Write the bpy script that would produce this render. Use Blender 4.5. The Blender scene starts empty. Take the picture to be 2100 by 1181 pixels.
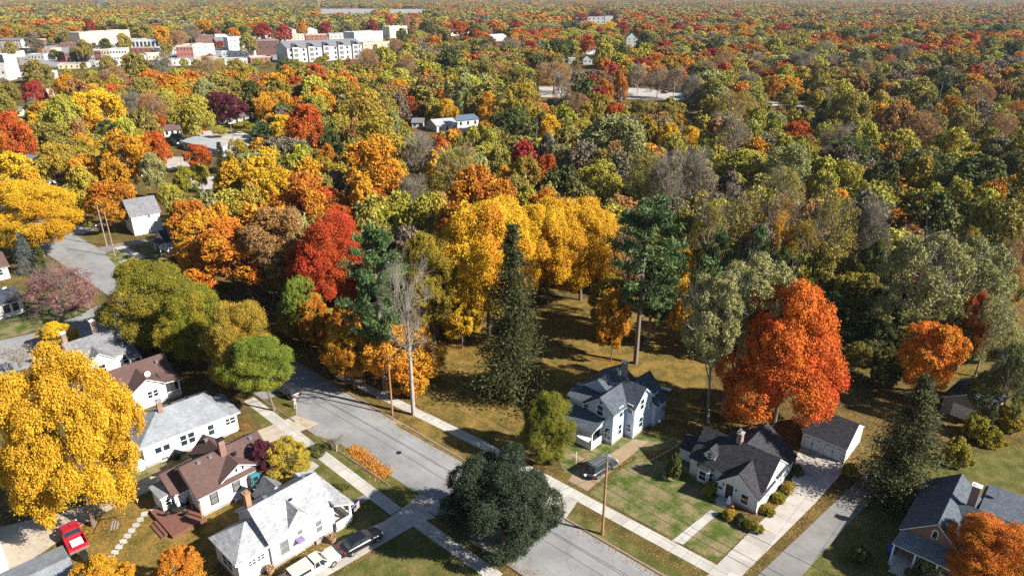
import bpy, math, random
import numpy as np
from mathutils import Vector, Matrix
rnd = random.Random(7)
rng = np.random.default_rng(7)
scene = bpy.context.scene
COL = scene.collection
R = math.radians
# ---------------------------------------------------------------- camera
CAM_H = 55.0
FPX = 1400.0
PITCH = math.atan((590.5 + 12.0) / FPX)
CP, SP = math.cos(PITCH), math.sin(PITCH)
cd = bpy.data.cameras.new('camera'); cam = bpy.data.objects.new('camera', cd); COL.objects.link(cam)
cd.sensor_width = 36.0; cd.lens = 36.0 * FPX / 2100.0
cd.clip_start = 1.0; cd.clip_end = 40000.0
cam.location = (0, 0, CAM_H); cam.rotation_euler = (math.pi / 2 - PITCH, 0, 0)
scene.camera = cam

def at(x, y, z=0.0):
    """where the sight line of a spot of the photograph meets the level z"""
    a = (x - 1050.0) / FPX; b = (590.5 - y) / FPX
    dy = CP + b * SP; dz = -SP + b * CP
    t = (z - CAM_H) / dz
    return Vector((a * t, dy * t, z))

def proj(p):
    dz = p[2] - CAM_H
    zc = p[1] * CP - dz * SP; yc = p[1] * SP + dz * CP
    return (1050 + FPX * p[0] / zc, 590.5 - FPX * yc / zc, zc)

def height_at(p, ytop):
    lo, hi = 0.0, 54.0
    for _ in range(40):
        m = (lo + hi) / 2
        if proj((p[0], p[1], m))[1] > ytop: lo = m
        else: hi = m
    return lo

# ---------------------------------------------------------------- light
SUN_EL, SUN_AZ = 34.0, -21.0
w = bpy.data.worlds.new('World'); scene.world = w; w.use_nodes = True
nt = w.node_tree; bg = nt.nodes['Background']
sky = nt.nodes.new('ShaderNodeTexSky'); sky.sky_type = 'NISHITA'; sky.sun_disc = False
sky.sun_elevation = R(SUN_EL); sky.sun_rotation = R(90 - SUN_AZ)
nt.links.new(sky.outputs[0], bg.inputs[0]); sky.ozone_density = 4.0; sky.air_density = 1.2; sky.dust_density = 0.3
bg.inputs[1].default_value = 0.05
ld = bpy.data.lights.new('sun', 'SUN'); ld.energy = 5.0; ld.angle = R(0.5); ld.color = (1.0, 0.95, 0.87)
sun = bpy.data.objects.new('sun', ld); COL.objects.link(sun)
sdir = Vector((math.cos(R(SUN_AZ)) * math.cos(R(SUN_EL)), math.sin(R(SUN_AZ)) * math.cos(R(SUN_EL)), math.sin(R(SUN_EL))))
sun.rotation_euler = sdir.to_track_quat('Z', 'Y').to_euler(); sun.location = (60, -30, 80)
scene.view_settings.view_transform = 'Standard'; scene.view_settings.look = 'None'
scene.view_settings.exposure = 1.15; scene.view_settings.gamma = 1.0
scene.cycles.max_bounces = 5; scene.cycles.diffuse_bounces = 2; scene.cycles.transmission_bounces = 2
scene.cycles.volume_bounces = 0; scene.cycles.glossy_bounces = 2; scene.cycles.transparent_max_bounces = 4
scene.cycles.use_denoising = False

# ---------------------------------------------------------------- materials
class NT:
    def __init__(s, name):
        s.m = bpy.data.materials.new(name); s.m.use_nodes = True
        s.t = s.m.node_tree; s.n = s.t.nodes; s.l = s.t.links
        s.b = s.n['Principled BSDF']; s.b.inputs['Roughness'].default_value = 0.8
        s.b.inputs['Specular IOR Level'].default_value = 0.25
        s.out = s.n['Material Output']
    def node(s, t, **k):
        n = s.n.new('ShaderNode' + t)
        for a, v in k.items(): setattr(n, a, v)
        return n
    def link(s, a, b): s.l.new(a, b)
    def coord(s, kind='Object'):
        return s.node('TexCoord').outputs[kind]
    def mapping(s, v, scale=(1, 1, 1), loc=(0, 0, 0)):
        m = s.node('Mapping'); m.inputs['Scale'].default_value = scale; m.inputs['Location'].default_value = loc
        s.link(v, m.inputs['Vector']); return m.outputs[0]
    def noise(s, v, scale, detail=3, rough=0.55):
        n = s.node('TexNoise'); n.inputs['Scale'].default_value = scale; n.inputs['Detail'].default_value = detail
        n.inputs['Roughness'].default_value = rough
        if v is not None: s.link(v, n.inputs['Vector'])
        return n.outputs['Fac']
    def vor(s, v, scale, feature='F1'):
        n = s.node('TexVoronoi', feature=feature); n.inputs['Scale'].default_value = scale
        s.link(v, n.inputs['Vector']); return n
    def ramp(s, f, stops):
        r = s.node('ValToRGB'); e = r.color_ramp.elements
        while len(e) < len(stops): e.new(0.5)
        for i, (p, c) in enumerate(stops):
            e[i].position = p; e[i].color = (*c, 1) if not isinstance(c, float) else (c, c, c, 1)
        s.link(f, r.inputs[0]); return r.outputs[0]
    def mix(s, f, a, b, blend='MIX'):
        m = s.node('Mix', data_type='RGBA', blend_type=blend)
        for sock, v in ((m.inputs[0], f), (m.inputs[6], a), (m.inputs[7], b)):
            if isinstance(v, (int, float)): sock.default_value = v
            elif isinstance(v, tuple): sock.default_value = (*v, 1) if len(v) == 3 else v
            else: s.link(v, sock)
        return m.outputs[2]
    def math(s, op, a, b=0.0):
        m = s.node('Math', operation=op)
        for i, v in enumerate((a, b)):
            if isinstance(v, (int, float)): m.inputs[i].default_value = v
            else: s.link(v, m.inputs[i])
        return m.outputs[0]
    def base(s, c):
        if isinstance(c, tuple): s.b.inputs['Base Color'].default_value = (*c, 1)
        else: s.link(c, s.b.inputs['Base Color'])
        return s
    def bump(s, h, strength=0.3, dist=0.05):
        b = s.node('Bump'); b.inputs['Strength'].default_value = strength; b.inputs['Distance'].default_value = dist
        s.link(h, b.inputs['Height']); s.link(b.outputs[0], s.b.inputs['Normal'])
    def rough(s, r): s.b.inputs['Roughness'].default_value = r; return s
    def spec(s, r): s.b.inputs['Specular IOR Level'].default_value = r; return s
    def metal(s, r): s.b.inputs['Metallic'].default_value = r; return s

def worn(name, c, amt=0.25, scale=1.2, rough=0.75, metal=0.0, fine=14.0):
    """a colour with blotchy wear and fine grain"""
    k = NT(name); v = k.coord()
    f = k.noise(v, scale, 5, 0.65); g = k.noise(v, fine, 2)
    lo = tuple(x * (1 - amt) for x in c); hi = tuple(min(1, x * (1 + amt * 0.6)) for x in c)
    col = k.ramp(f, [(0.3, lo), (0.7, hi)])
    col = k.mix(0.25, col, k.ramp(g, [(0.3, lo), (0.7, hi)]))
    k.base(col).rough(rough).metal(metal); return k.m

def siding(name, c, step=0.16):
    k = NT(name); v = k.coord()
    sep = k.node('SeparateXYZ'); k.link(v, sep.inputs[0])
    f = k.math('FRACT', k.math('DIVIDE', sep.outputs[2], step))
    line = k.ramp(f, [(0.0, 0.62), (0.12, 1.0), (1.0, 0.96)])
    st = k.noise(k.mapping(v, (1, 1, 0.25)), 1.3, 4)
    col = k.mix(1.0, tuple(c), line, 'MULTIPLY')
    col = k.mix(1.0, col, k.ramp(st, [(0.3, (0.86, 0.85, 0.82)), (0.65, (1, 1, 1))]), 'MULTIPLY')
    k.base(col).rough(0.6); return k.m

def shingle(name, c, var=0.45, course=0.2, tab=0.32, contrast=0.8, stain=0.25):
    k = NT(name); uv = k.coord('UV')
    b = k.node('TexBrick'); k.link(uv, b.inputs['Vector'])
    b.inputs['Scale'].default_value = 1.0; b.inputs['Brick Width'].default_value = tab; b.inputs['Row Height'].default_value = course
    b.inputs['Mortar Size'].default_value = 0.018; b.inputs['Mortar Smooth'].default_value = 0.4; b.inputs['Bias'].default_value = 0.0
    b.inputs['Color1'].default_value = (*[x * (1 - var) for x in c], 1); b.inputs['Color2'].default_value = (*[min(1, x * (1 + var)) for x in c], 1)
    b.inputs['Mortar'].default_value = (*[x * (1 - contrast) for x in c], 1)
    n = k.noise(k.coord(), 0.7, 4); g = k.noise(uv, 9.0, 2)
    col = k.mix(1.0, b.outputs[0], k.ramp(n, [(0.3, (1 - stain,) * 3), (0.7, (1 + stain * 0.4,) * 3)]), 'MULTIPLY')
    col = k.mix(0.4, col, k.ramp(g, [(0.35, tuple(x * 0.6 for x in c)), (0.65, tuple(min(1, x * 1.4) for x in c))]))
    k.base(col).rough(0.9); k.bump(b.outputs['Fac'], 0.3, -0.03); return k.m

def concrete(name, c, joint=1.5, amt=0.2):
    k = NT(name); uv = k.coord('UV')
    b = k.node('TexBrick', offset=0.0); k.link(uv, b.inputs['Vector'])
    b.inputs['Scale'].default_value = 1.0; b.inputs['Brick Width'].default_value = joint; b.inputs['Row Height'].default_value = joint
    b.inputs['Mortar Size'].default_value = 0.022
    b.inputs['Color1'].default_value = (*[x * (1 - amt * 0.6) for x in c], 1); b.inputs['Color2'].default_value = (*[min(1, x * (1 + amt * 0.4)) for x in c], 1)
    b.inputs['Mortar'].default_value = (*[x * 0.45 for x in c], 1)
    v = k.coord(); n = k.noise(v, 0.5, 6, 0.65); g = k.noise(v, 7, 3)
    col = k.mix(1.0, b.outputs[0], k.ramp(n, [(0.28, (0.72, 0.7, 0.66)), (0.6, (1, 1, 1))]), 'MULTIPLY')
    col = k.mix(1.0, col, k.ramp(g, [(0.3, (0.86,) * 3), (0.65, (1.04,) * 3)]), 'MULTIPLY')
    k.base(col).rough(0.9); return k.m

def leaf_material(name, inst=False):
    k = NT(name)
    if inst:
        a = k.node('Attribute', attribute_type='INSTANCER', attribute_name='col'); c1 = a.outputs['Color']
        a2 = k.node('Attribute', attribute_type='INSTANCER', attribute_name='tint'); c2 = a2.outputs['Color']
    else:
        oi = k.node('ObjectInfo'); c1 = oi.outputs['Color']
        a2 = k.node('Attribute', attribute_type='OBJECT', attribute_name='tint'); c2 = a2.outputs['Color']
    lv = k.node('Attribute', attribute_type='GEOMETRY', attribute_name='lv').outputs['Fac']
    n = k.noise(k.coord(), 1.7, 3)
    f = k.math('ADD', k.math('MULTIPLY', k.math('SUBTRACT', n, 0.5), 3.0), k.math('MULTIPLY', lv, 0.7))
    f = k.math('MINIMUM', k.math('MAXIMUM', f, 0.0), 1.0)
    c = k.mix(f, c1, c2)
    val = k.math('ADD', 0.62, k.math('MULTIPLY', lv, 0.76))
    c = k.mix(1.0, c, val, 'MULTIPLY')
    k.base(c).rough(0.6).spec(0.18)
    tr = k.node('BsdfTranslucent'); k.link(c, tr.inputs[0])
    ms = k.node('MixShader'); ms.inputs[0].default_value = 0.15
    k.link(k.b.outputs[0], ms.inputs[1]); k.link(tr.outputs[0], ms.inputs[2]); k.link(ms.outputs[0], k.out.inputs[0])
    return k.m

def object_colour(name, amt=0.3, scale=6.0, rough=0.85):
    k = NT(name); oi = k.node('ObjectInfo')
    n = k.noise(k.mapping(k.coord(), (scale, scale, scale * 0.25)), 3.0, 4)
    k.base(k.mix(1.0, oi.outputs['Color'], k.ramp(n, [(0.3, (1 - amt,) * 3), (0.7, (1 + amt * 0.5,) * 3)]), 'MULTIPLY')).rough(rough)
    return k.m

def ground_material():
    k = NT('ground'); v = k.coord()
    big = k.noise(v, 0.035, 5, 0.6); mid = k.noise(v, 0.35, 5, 0.65); fine = k.noise(v, 5.0, 4, 0.7)
    g = k.ramp(mid, [(0.30, (0.055, 0.068, 0.016)), (0.48, (0.095, 0.098, 0.026)), (0.62, (0.135, 0.115, 0.038)), (0.75, (0.18, 0.14, 0.058))])
    lit = k.ramp(mid, [(0.3, (0.055, 0.038, 0.017)), (0.55, (0.105, 0.072, 0.027)), (0.75, (0.17, 0.115, 0.042))])
    c = k.mix(k.ramp(big, [(0.36, 0.25), (0.52, 0.95)]), g, lit)
    c = k.mix(0.75, c, k.mix(1.0, c, k.ramp(fine, [(0.3, (0.55,) * 3), (0.5, (1.0,) * 3), (0.7, (1.5,) * 3)]), 'MULTIPLY'))
    vo = k.vor(v, 6.5); vo2 = k.vor(v, 9.5)
    dens = k.ramp(k.noise(v, 0.12, 3), [(0.36, 0.02), (0.68, 0.36)])
    for vv, hue in ((vo, ((0.50, 0.30, 0.05), (0.42, 0.16, 0.03))), (vo2, ((0.55, 0.36, 0.08), (0.33, 0.14, 0.04)))):
        sepc = k.node('SeparateColor'); k.link(vv.outputs['Color'], sepc.inputs[0])
        on = k.math('LESS_THAN', sepc.outputs[0], dens)
        near = k.math('LESS_THAN', vv.outputs['Distance'], 0.36)
        c = k.mix(k.math('MULTIPLY', on, near), c, k.mix(sepc.outputs[1], hue[0], hue[1]))
    k.base(c).rough(0.95); k.b.inputs['Specular IOR Level'].default_value = 0.05
    k.bump(fine, 0.6, 0.06); return k.m

def lawn_material(name, green, straw, amount=0.5, leaves=0.1):
    k = NT(name); v = k.coord()
    mid = k.noise(v, 0.45, 6, 0.7); fine = k.noise(v, 6.0, 4, 0.75); tiny = k.noise(v, 17.0, 2)
    e = 0.7 - amount * 0.4
    c = k.ramp(mid, [(e - 0.13, tuple(x * 0.75 for x in green)), (e - 0.02, green), (e + 0.06, tuple((a + b) / 2 for a, b in zip(green, straw))), (e + 0.16, straw)])
    c = k.mix(1.0, c, k.ramp(fine, [(0.28, (0.5,) * 3), (0.5, (1.0,) * 3), (0.72, (1.55,) * 3)]), 'MULTIPLY')
    c = k.mix(0.6, c, k.mix(1.0, c, k.ramp(tiny, [(0.3, (0.6,) * 3), (0.7, (1.4,) * 3)]), 'MULTIPLY'))
    vv = k.vor(v, 8.0); sepc = k.node('SeparateColor'); k.link(vv.outputs['Color'], sepc.inputs[0])
    dens = k.ramp(k.noise(v, 0.25, 3), [(0.4, leaves * 0.3), (0.65, leaves)])
    on = k.math('MULTIPLY', k.math('LESS_THAN', sepc.outputs[0], dens), k.math('LESS_THAN', vv.outputs['Distance'], 0.33))
    c = k.mix(on, c, k.mix(sepc.outputs[1], (0.50, 0.30, 0.06), (0.36, 0.15, 0.04)))
    k.base(c).rough(0.95).spec(0.05); k.bump(fine, 0.6, 0.05); return k.m

def asphalt_material():
    k = NT('asphalt'); v = k.coord()
    n = k.noise(v, 0.22, 6, 0.6); g = k.noise(v, 11.0, 3, 0.7)
    c = k.ramp(n, [(0.3, (0.20, 0.197, 0.195)), (0.5, (0.26, 0.255, 0.25)), (0.7, (0.31, 0.305, 0.295))])
    c = k.mix(1.0, c, k.ramp(g, [(0.25, (0.75,) * 3), (0.6, (1.08,) * 3)]), 'MULTIPLY')
    cr = k.node('TexVoronoi', feature='DISTANCE_TO_EDGE'); cr.inputs['Scale'].default_value = 0.13
    wob = k.node('TexNoise'); wob.inputs['Scale'].default_value = 0.7; wob.inputs['Detail'].default_value = 5; k.link(v, wob.inputs['Vector'])
    vm = k.node('VectorMath', operation='MULTIPLY_ADD'); k.link(wob.outputs['Color'], vm.inputs[0]); vm.inputs[1].default_value = (2.4, 2.4, 0); k.link(v, vm.inputs[2])
    k.link(vm.outputs[0], cr.inputs['Vector'])
    c = k.mix(k.ramp(cr.outputs[0], [(0.004, 0.28), (0.009, 0.0)]), c, (0.12, 0.118, 0.115))
    uvs = k.node('SeparateXYZ'); k.link(k.coord('UV'), uvs.inputs[0])
    wv = k.math('ADD', uvs.outputs[0], k.math('MULTIPLY', k.noise(v, 0.3, 2), 0.5))
    for per, ph, wd_, dk in ((4.65, 1.9, 0.012, 0.45), (9.3, 0.6, 0.16, 0.10), (3.1, 0.2, 0.20, 0.09)):
        fr = k.math('ABSOLUTE', k.math('SUBTRACT', k.math('FRACT', k.math('DIVIDE', k.math('ADD', wv, ph), per)), 0.5))
        c = k.mix(k.math('MULTIPLY', k.math('LESS_THAN', fr, wd_ * 0.5) if wd_ < .05 else k.ramp(fr, [(0.0, 1.0), (wd_, 0.0)]), dk), c, (0.11, 0.108, 0.105))
    pt = k.node('TexBrick', offset=0.5); pt.inputs['Scale'].default_value = 1.0; pt.inputs['Brick Width'].default_value = 4.6; pt.inputs['Row Height'].default_value = 13.0; pt.inputs['Mortar Size'].default_value = 0.02; k.link(k.coord('UV'), pt.inputs['Vector'])
    pt.inputs['Color1'].default_value = (0.9, 0.9, 0.9, 1); pt.inputs['Color2'].default_value = (1.06, 1.06, 1.06, 1); pt.inputs['Mortar'].default_value = (0.72, 0.72, 0.72, 1)
    c = k.mix(0.8, c, k.mix(1.0, c, pt.outputs[0], 'MULTIPLY'))
    st_ = k.noise(v, 0.9, 5, 0.7); c = k.mix(1.0, c, k.ramp(st_, [(0.30, (0.78,) * 3), (0.45, (1.0,) * 3)]), 'MULTIPLY')
    k.base(c).rough(0.9); return k.m

def glass_material(name, c=(0.02, 0.03, 0.04)):
    k = NT(name); k.base(c).rough(0.08).spec(0.6); return k.m

M = {}
M['leaf'] = leaf_material('leaf'); M['leaf_far'] = leaf_material('leaf_far', True)
M['bark'] = object_colour('bark')
M['ground'] = ground_material(); M['asphalt'] = asphalt_material()
M['lawn_green'] = lawn_material('lawn_green', (0.070, 0.100, 0.020), (0.225, 0.175, 0.095), 0.64, 0.05)
M['lawn_olive'] = lawn_material('lawn_olive', (0.095, 0.098, 0.026), (0.175, 0.135, 0.058), 0.48, 0.16)
M['lawn_leafy'] = lawn_material('lawn_leafy', (0.108, 0.087, 0.024), (0.225, 0.145, 0.042), 0.58, 0.75)
M['walk'] = concrete('walk', (0.50, 0.47, 0.42)); M['drive'] = concrete('drive', (0.46, 0.42, 0.375), 3.0)
M['drive_grey'] = concrete('drive_grey', (0.235, 0.225, 0.21), 4.5, 0.15)
M['gravel'] = worn('gravel', (0.42, 0.36, 0.28), 0.3, 0.6, 0.95)
M['dirt'] = worn('dirt', (0.30, 0.22, 0.14), 0.3, 0.5, 0.95)
M['kerb'] = worn('kerb', (0.22, 0.17, 0.14), 0.4, 1.5, 0.9)
M['siding_white'] = siding('siding_white', (0.68, 0.68, 0.68)); M['siding_pale'] = siding('siding_pale', (0.46, 0.57, 0.70))  # pale siding: blue of sky-lit shade tinted into its colour
M['white'] = worn('white', (0.80, 0.79, 0.77), 0.08, 2.0, 0.55)
M['siding_cream'] = siding('siding_cream', (0.62, 0.56, 0.42))
M['roof_slate'] = shingle('roof_slate', (0.085, 0.100, 0.120)); M['roof_dark'] = shingle('roof_dark', (0.040, 0.039, 0.045), 0.65)
M['roof_grey'] = shingle('roof_grey', (0.20, 0.20, 0.21)); M['roof_light'] = shingle('roof_light', (0.35, 0.354, 0.366), 0.42, 0.24, 0.42, 0.6)
M['roof_silver'] = shingle('roof_silver', (0.26, 0.275, 0.29), 0.28, 0.16, 0.3, 0.4, 0.35)
M['roof_brown'] = shingle('roof_brown', (0.115, 0.068, 0.058), 0.25, 0.17, 0.3, 0.5)
M['roof_blue'] = shingle('roof_blue', (0.05, 0.06, 0.08), 0.35)
M['glass'] = glass_material('glass'); M['glass_soft'] = glass_material('glass_soft', (0.16, 0.17, 0.17))
def brick_material(name, c):
    k = NT(name); b = k.node('TexBrick'); k.link(k.coord('UV'), b.inputs['Vector'])
    b.inputs['Scale'].default_value = 1.0; b.inputs['Brick Width'].default_value = 0.24; b.inputs['Row Height'].default_value = 0.085; b.inputs['Mortar Size'].default_value = 0.012
    b.inputs['Color1'].default_value = (*[x * 0.7 for x in c], 1); b.inputs['Color2'].default_value = (*[x * 1.25 for x in c], 1); b.inputs['Mortar'].default_value = (0.3, 0.27, 0.24, 1)
    n = k.noise(k.coord(), 1.0, 4)
    k.base(k.mix(1.0, b.outputs[0], k.ramp(n, [(0.3, (0.75,) * 3), (0.7, (1.1,) * 3)]), 'MULTIPLY')).rough(0.9); return k.m
M['brick'] = brick_material('brick', (0.27, 0.10, 0.07)); M['brick_tan'] = brick_material('brick_tan', (0.40, 0.24, 0.15)); M['brick_old'] = brick_material('brick_old', (0.30, 0.17, 0.13))
M['stone'] = worn('stone', (0.30, 0.28, 0.25), 0.3, 2.0, 0.95)
M['deck'] = worn('deck', (0.17, 0.075, 0.055), 0.3, 2.5, 0.8)
M['door_dark'] = worn('door_dark', (0.05, 0.035, 0.03), 0.2); M['metal_dark'] = worn('metal_dark', (0.05, 0.05, 0.055), 0.2, 3, 0.45, 0.6)
M['metal'] = worn('metal', (0.42, 0.43, 0.44), 0.2, 3, 0.4, 0.7)
M['pole_wood'] = worn('pole_wood', (0.34, 0.20, 0.10), 0.35, 3.0, 0.9); M['pole_grey'] = worn('pole_grey', (0.28, 0.23, 0.19), 0.3, 3.0, 0.9)
M['rubber'] = worn('rubber', (0.018, 0.018, 0.018), 0.2, 4, 0.8)
M['blue'] = worn('blue', (0.03, 0.12, 0.45), 0.15); M['teal'] = worn('teal', (0.05, 0.22, 0.24), 0.2); M['green_plastic'] = worn('green_plastic', (0.02, 0.28, 0.18), 0.2)
M['purple'] = worn('purple', (0.22, 0.17, 0.32), 0.2); M['terracotta'] = worn('terracotta', (0.35, 0.2, 0.12), 0.25); M['orange'] = worn('orange', (0.6, 0.2, 0.03), 0.2)
M['lens_red'] = worn('lens_red', (0.5, 0.02, 0.02), 0.1, 3, 0.2); M['lens_clear'] = worn('lens_clear', (0.7, 0.7, 0.68), 0.1, 3, 0.15)
M['skin'] = worn('skin', (0.5, 0.3, 0.21), 0.1, 6, 0.6); M['cloth_grey'] = worn('cloth_grey', (0.35, 0.33, 0.31), 0.2, 8, 0.9); M['cloth_tan'] = worn('cloth_tan', (0.5, 0.45, 0.36), 0.15, 8, 0.9)
M['hair'] = worn('hair', (0.05, 0.035, 0.02), 0.3, 9, 0.7)
def paint(name, c, rough=0.25):
    k = NT(name); n = k.noise(k.coord(), 2.0, 3)
    k.base(k.ramp(n, [(0.3, tuple(x * 0.9 for x in c)), (0.7, c)])).rough(rough).spec(0.5)
    k.b.inputs['Coat Weight'].default_value = 0.4; k.b.inputs['Coat Roughness'].default_value = 0.08; return k.m
M['paint_black'] = paint('paint_black', (0.012, 0.012, 0.016)); M['paint_silver'] = paint('paint_silver', (0.55, 0.52, 0.47)); M['paint_red'] = paint('paint_red', (0.42, 0.012, 0.025))
M['paint_grey'] = paint('paint_grey', (0.03, 0.035, 0.045)); M['paint_white'] = paint('paint_white', (0.75, 0.75, 0.75)); M['paint_blue'] = paint('paint_blue', (0.02, 0.05, 0.14))
def water_material():
    k = NT('river_water'); n = k.noise(k.coord(), 1.5, 3); k.base((0.022, 0.026, 0.022)).rough(0.25).spec(0.2); k.bump(n, 0.1, 0.05); return k.m
M['water'] = water_material()

# ---------------------------------------------------------------- mesh building
def raw_mesh(name, V, F, uv=True, smooth=False):
    me = bpy.data.meshes.new(name); me.from_pydata([tuple(v) for v in V], [], F); me.update()
    if uv and len(F) < 20000:
        ul = me.uv_layers.new(name='UVMap'); vs = me.vertices
        for p in me.polygons:
            n = p.normal
            if abs(n.z) > 0.995: t, b = Vector((1, 0, 0)), Vector((0, 1, 0))
            else:
                t = Vector((0, 0, 1)).cross(n).normalized(); b = n.cross(t)
            for li in p.loop_indices:
                c = vs[me.loops[li].vertex_index].co; ul.data[li].uv = (c.dot(t), c.dot(b))
    if smooth: me.polygons.foreach_set('use_smooth', [True] * len(me.polygons))
    return me

class MB:
    def __init__(s): s.V = []; s.F = []
    def poly(s, pts):
        o = len(s.V); s.V += [Vector(p) for p in pts]; s.F.append(tuple(range(o, o + len(pts)))); return s
    def box(s, x0, y0, z0, x1, y1, z1, rot=0.0, c=None):
        P = [(x0, y0, z0), (x1, y0, z0), (x1, y1, z0), (x0, y1, z0), (x0, y0, z1), (x1, y0, z1), (x1, y1, z1), (x0, y1, z1)]
        if rot:
            cx, cy = c if c else ((x0 + x1) / 2, (y0 + y1) / 2); ca, sa = math.cos(rot), math.sin(rot)
            P = [(cx + (x - cx) * ca - (y - cy) * sa, cy + (x - cx) * sa + (y - cy) * ca, z) for x, y, z in P]
        o = len(s.V); s.V += [Vector(p) for p in P]
        s.F += [tuple(o + i for i in f) for f in ((0, 3, 2, 1), (4, 5, 6, 7), (0, 1, 5, 4), (1, 2, 6, 5), (2, 3, 7, 6), (3, 0, 4, 7))]; return s
    def slab(s, pts, t, down=True):
        """a flat polygon given a thickness along its normal"""
        P = [Vector(p) for p in pts]; n = Vector((0, 0, 0))
        for i in range(len(P)): n += (P[i] - P[0]).cross(P[(i + 1) % len(P)] - P[0])
        n.normalize()
        if n.z < 0: P.reverse(); n = -n
        o = len(s.V); k = len(P); s.V += P + [p - n * t for p in P]
        s.F.append(tuple(range(o, o + k))); s.F.append(tuple(range(o + 2 * k - 1, o + k - 1, -1)))
        for i in range(k):
            j = (i + 1) % k; s.F.append((o + i, o + k + i, o + k + j, o + j))
        return s
    def prism(s, pts, z0, z1):
        return s.slab([(p[0], p[1], z1) for p in pts], z1 - z0)
    def tube(s, pts, rad, n=6, cap=True):
        P = [Vector(p) for p in pts]; o = len(s.V)
        if isinstance(rad, (int, float)): rad = [rad] * len(P)
        up = Vector((0, 0, 1))
        for i, p in enumerate(P):
            d = (P[min(i + 1, len(P) - 1)] - P[max(i - 1, 0)]).normalized()
            a = d.cross(up if abs(d.z) < 0.9 else Vector((1, 0, 0))).normalized(); b = d.cross(a)
            for j in range(n):
                t = 2 * math.pi * j / n; s.V.append(p + (a * math.cos(t) + b * math.sin(t)) * rad[i])
        for i in range(len(P) - 1):
            for j in range(n):
                k = (j + 1) % n; s.F.append((o + i * n + j, o + (i + 1) * n + j, o + (i + 1) * n + k, o + i * n + k))
        if cap:
            s.F.append(tuple(o + j for j in range(n))); s.F.append(tuple(o + (len(P) - 1) * n + n - 1 - j for j in range(n)))
        return s
    def lathe(s, prof, c=(0, 0, 0), n=14):
        o = len(s.V)
        for r, z in prof:
            for j in range(n):
                t = 2 * math.pi * j / n; s.V.append(Vector((c[0] + r * math.cos(t), c[1] + r * math.sin(t), c[2] + z)))
        for i in range(len(prof) - 1):
            for j in range(n):
                k = (j + 1) % n; s.F.append((o + i * n + j, o + i * n + k, o + (i + 1) * n + k, o + (i + 1) * n + j))
        s.F.append(tuple(o + n - 1 - j for j in range(n))); s.F.append(tuple(o + (len(prof) - 1) * n + j for j in range(n)))
        return s
    def loft(s, rings, cap=True):
        o = len(s.V); n = len(rings[0])
        for r in rings: s.V += [Vector(p) for p in r]
        for i in range(len(rings) - 1):
            for j in range(n):
                k = (j + 1) % n; s.F.append((o + i * n + j, o + i * n + k, o + (i + 1) * n + k, o + (i + 1) * n + j))
        if cap:
            s.F.append(tuple(o + n - 1 - j for j in range(n))); s.F.append(tuple(o + (len(rings) - 1) * n + j for j in range(n)))
        return s
    def build(s, name, mat, parent=None, loc=None, rz=0.0, smooth=False, label=None):
        me = raw_mesh(name, s.V, s.F, smooth=smooth); me.materials.append(M[mat] if isinstance(mat, str) else mat)
        o = bpy.data.objects.new(name, me); COL.objects.link(o)
        if parent is not None: o.parent = parent
        if loc is not None: o.location = loc
        o.rotation_euler[2] = rz
        if label: o['label'] = label
        return o

def tag(o, label, cat, group=None, kind=None):
    if label: o['label'] = label
    if cat: o['category'] = cat
    if group: o['group'] = group
    if kind: o['kind'] = kind
    return o

def thing(name, label, cat, loc=(0, 0, 0), rz=0.0, group=None):
    o = bpy.data.objects.new(name, None); COL.objects.link(o); o.empty_display_size = 0.5
    o.location = loc; o.rotation_euler[2] = rz
    return tag(o, label, cat, group)

def copy_tree(o, parent=None):
    c = o.copy(); COL.objects.link(c)
    if parent is not None: c.parent = parent
    for ch in list(o.children): copy_tree(ch, c)
    return c

def sheet(name, pts, z, mat, kind='structure'):
    """a flat sheet; its texture axes follow the street grid"""
    me = raw_mesh(name, [(p[0], p[1], z) for p in pts], [tuple(range(len(pts)))])
    if me.polygons[0].normal.z < 0: me.flip_normals()
    a = R(47.5); ca, sa = math.cos(a), math.sin(a)
    for l, u in zip(me.loops, me.uv_layers[0].data):
        c = me.vertices[l.vertex_index].co; u.uv = (c.x * ca + c.y * sa, -c.x * sa + c.y * ca)
    me.materials.append(M[mat]); o = bpy.data.objects.new(name, me); COL.objects.link(o); o['kind'] = kind
    return o

def gp(*px): return [at(x, y) for x, y in px]
GRID = R(47.5)
# ---------------------------------------------------------------- the ground
def st(o): o['kind'] = 'structure'; return o
gr = sheet('ground', [(-9000, -40), (9000, -40), (9000, 9000), (-9000, 9000)], 0.0, 'ground')
RD = Vector((0.753, -0.658, 0)); RN = Vector((0.658, 0.753, 0))
P0 = Vector((-15.2, 79.6, 0))
def rd(s, t): return P0 + RD * s + RN * t
sheet('street', [rd(-175, 0), rd(75, 0), rd(75, -9.3), rd(-175, -9.3)], 0.004, 'asphalt')
sheet('cross_street', gp((-60, 712), (73, 682), (150, 652), (205, 625), (262, 655), (215, 690), (120, 735), (-60, 790)), 0.008, 'asphalt')
sheet('gutter', [rd(-60, 0.35), rd(75, 0.35), rd(75, -0.12), rd(-60, -0.12)], 0.010, 'dirt')
def kerb(name, a, b, side):
    m = MB(); n = RN * (0.16 * side)
    p = [rd(a, 0) if side > 0 else rd(a, -9.3), rd(b, 0) if side > 0 else rd(b, -9.3)]
    m.prism([p[0], p[1], p[1] + n, p[0] + n], -0.05, 0.11); st(m.build(name, 'kerb'))
for a, b in ((-160, -112), (-98, -2), (0, 18.5), (26, 75)): kerb('kerb', a, b, 1)
for a, b in ((-60, -12), (-5.5, 8.5), (15.5, 75)): kerb('kerb', a, b, -1)
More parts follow.
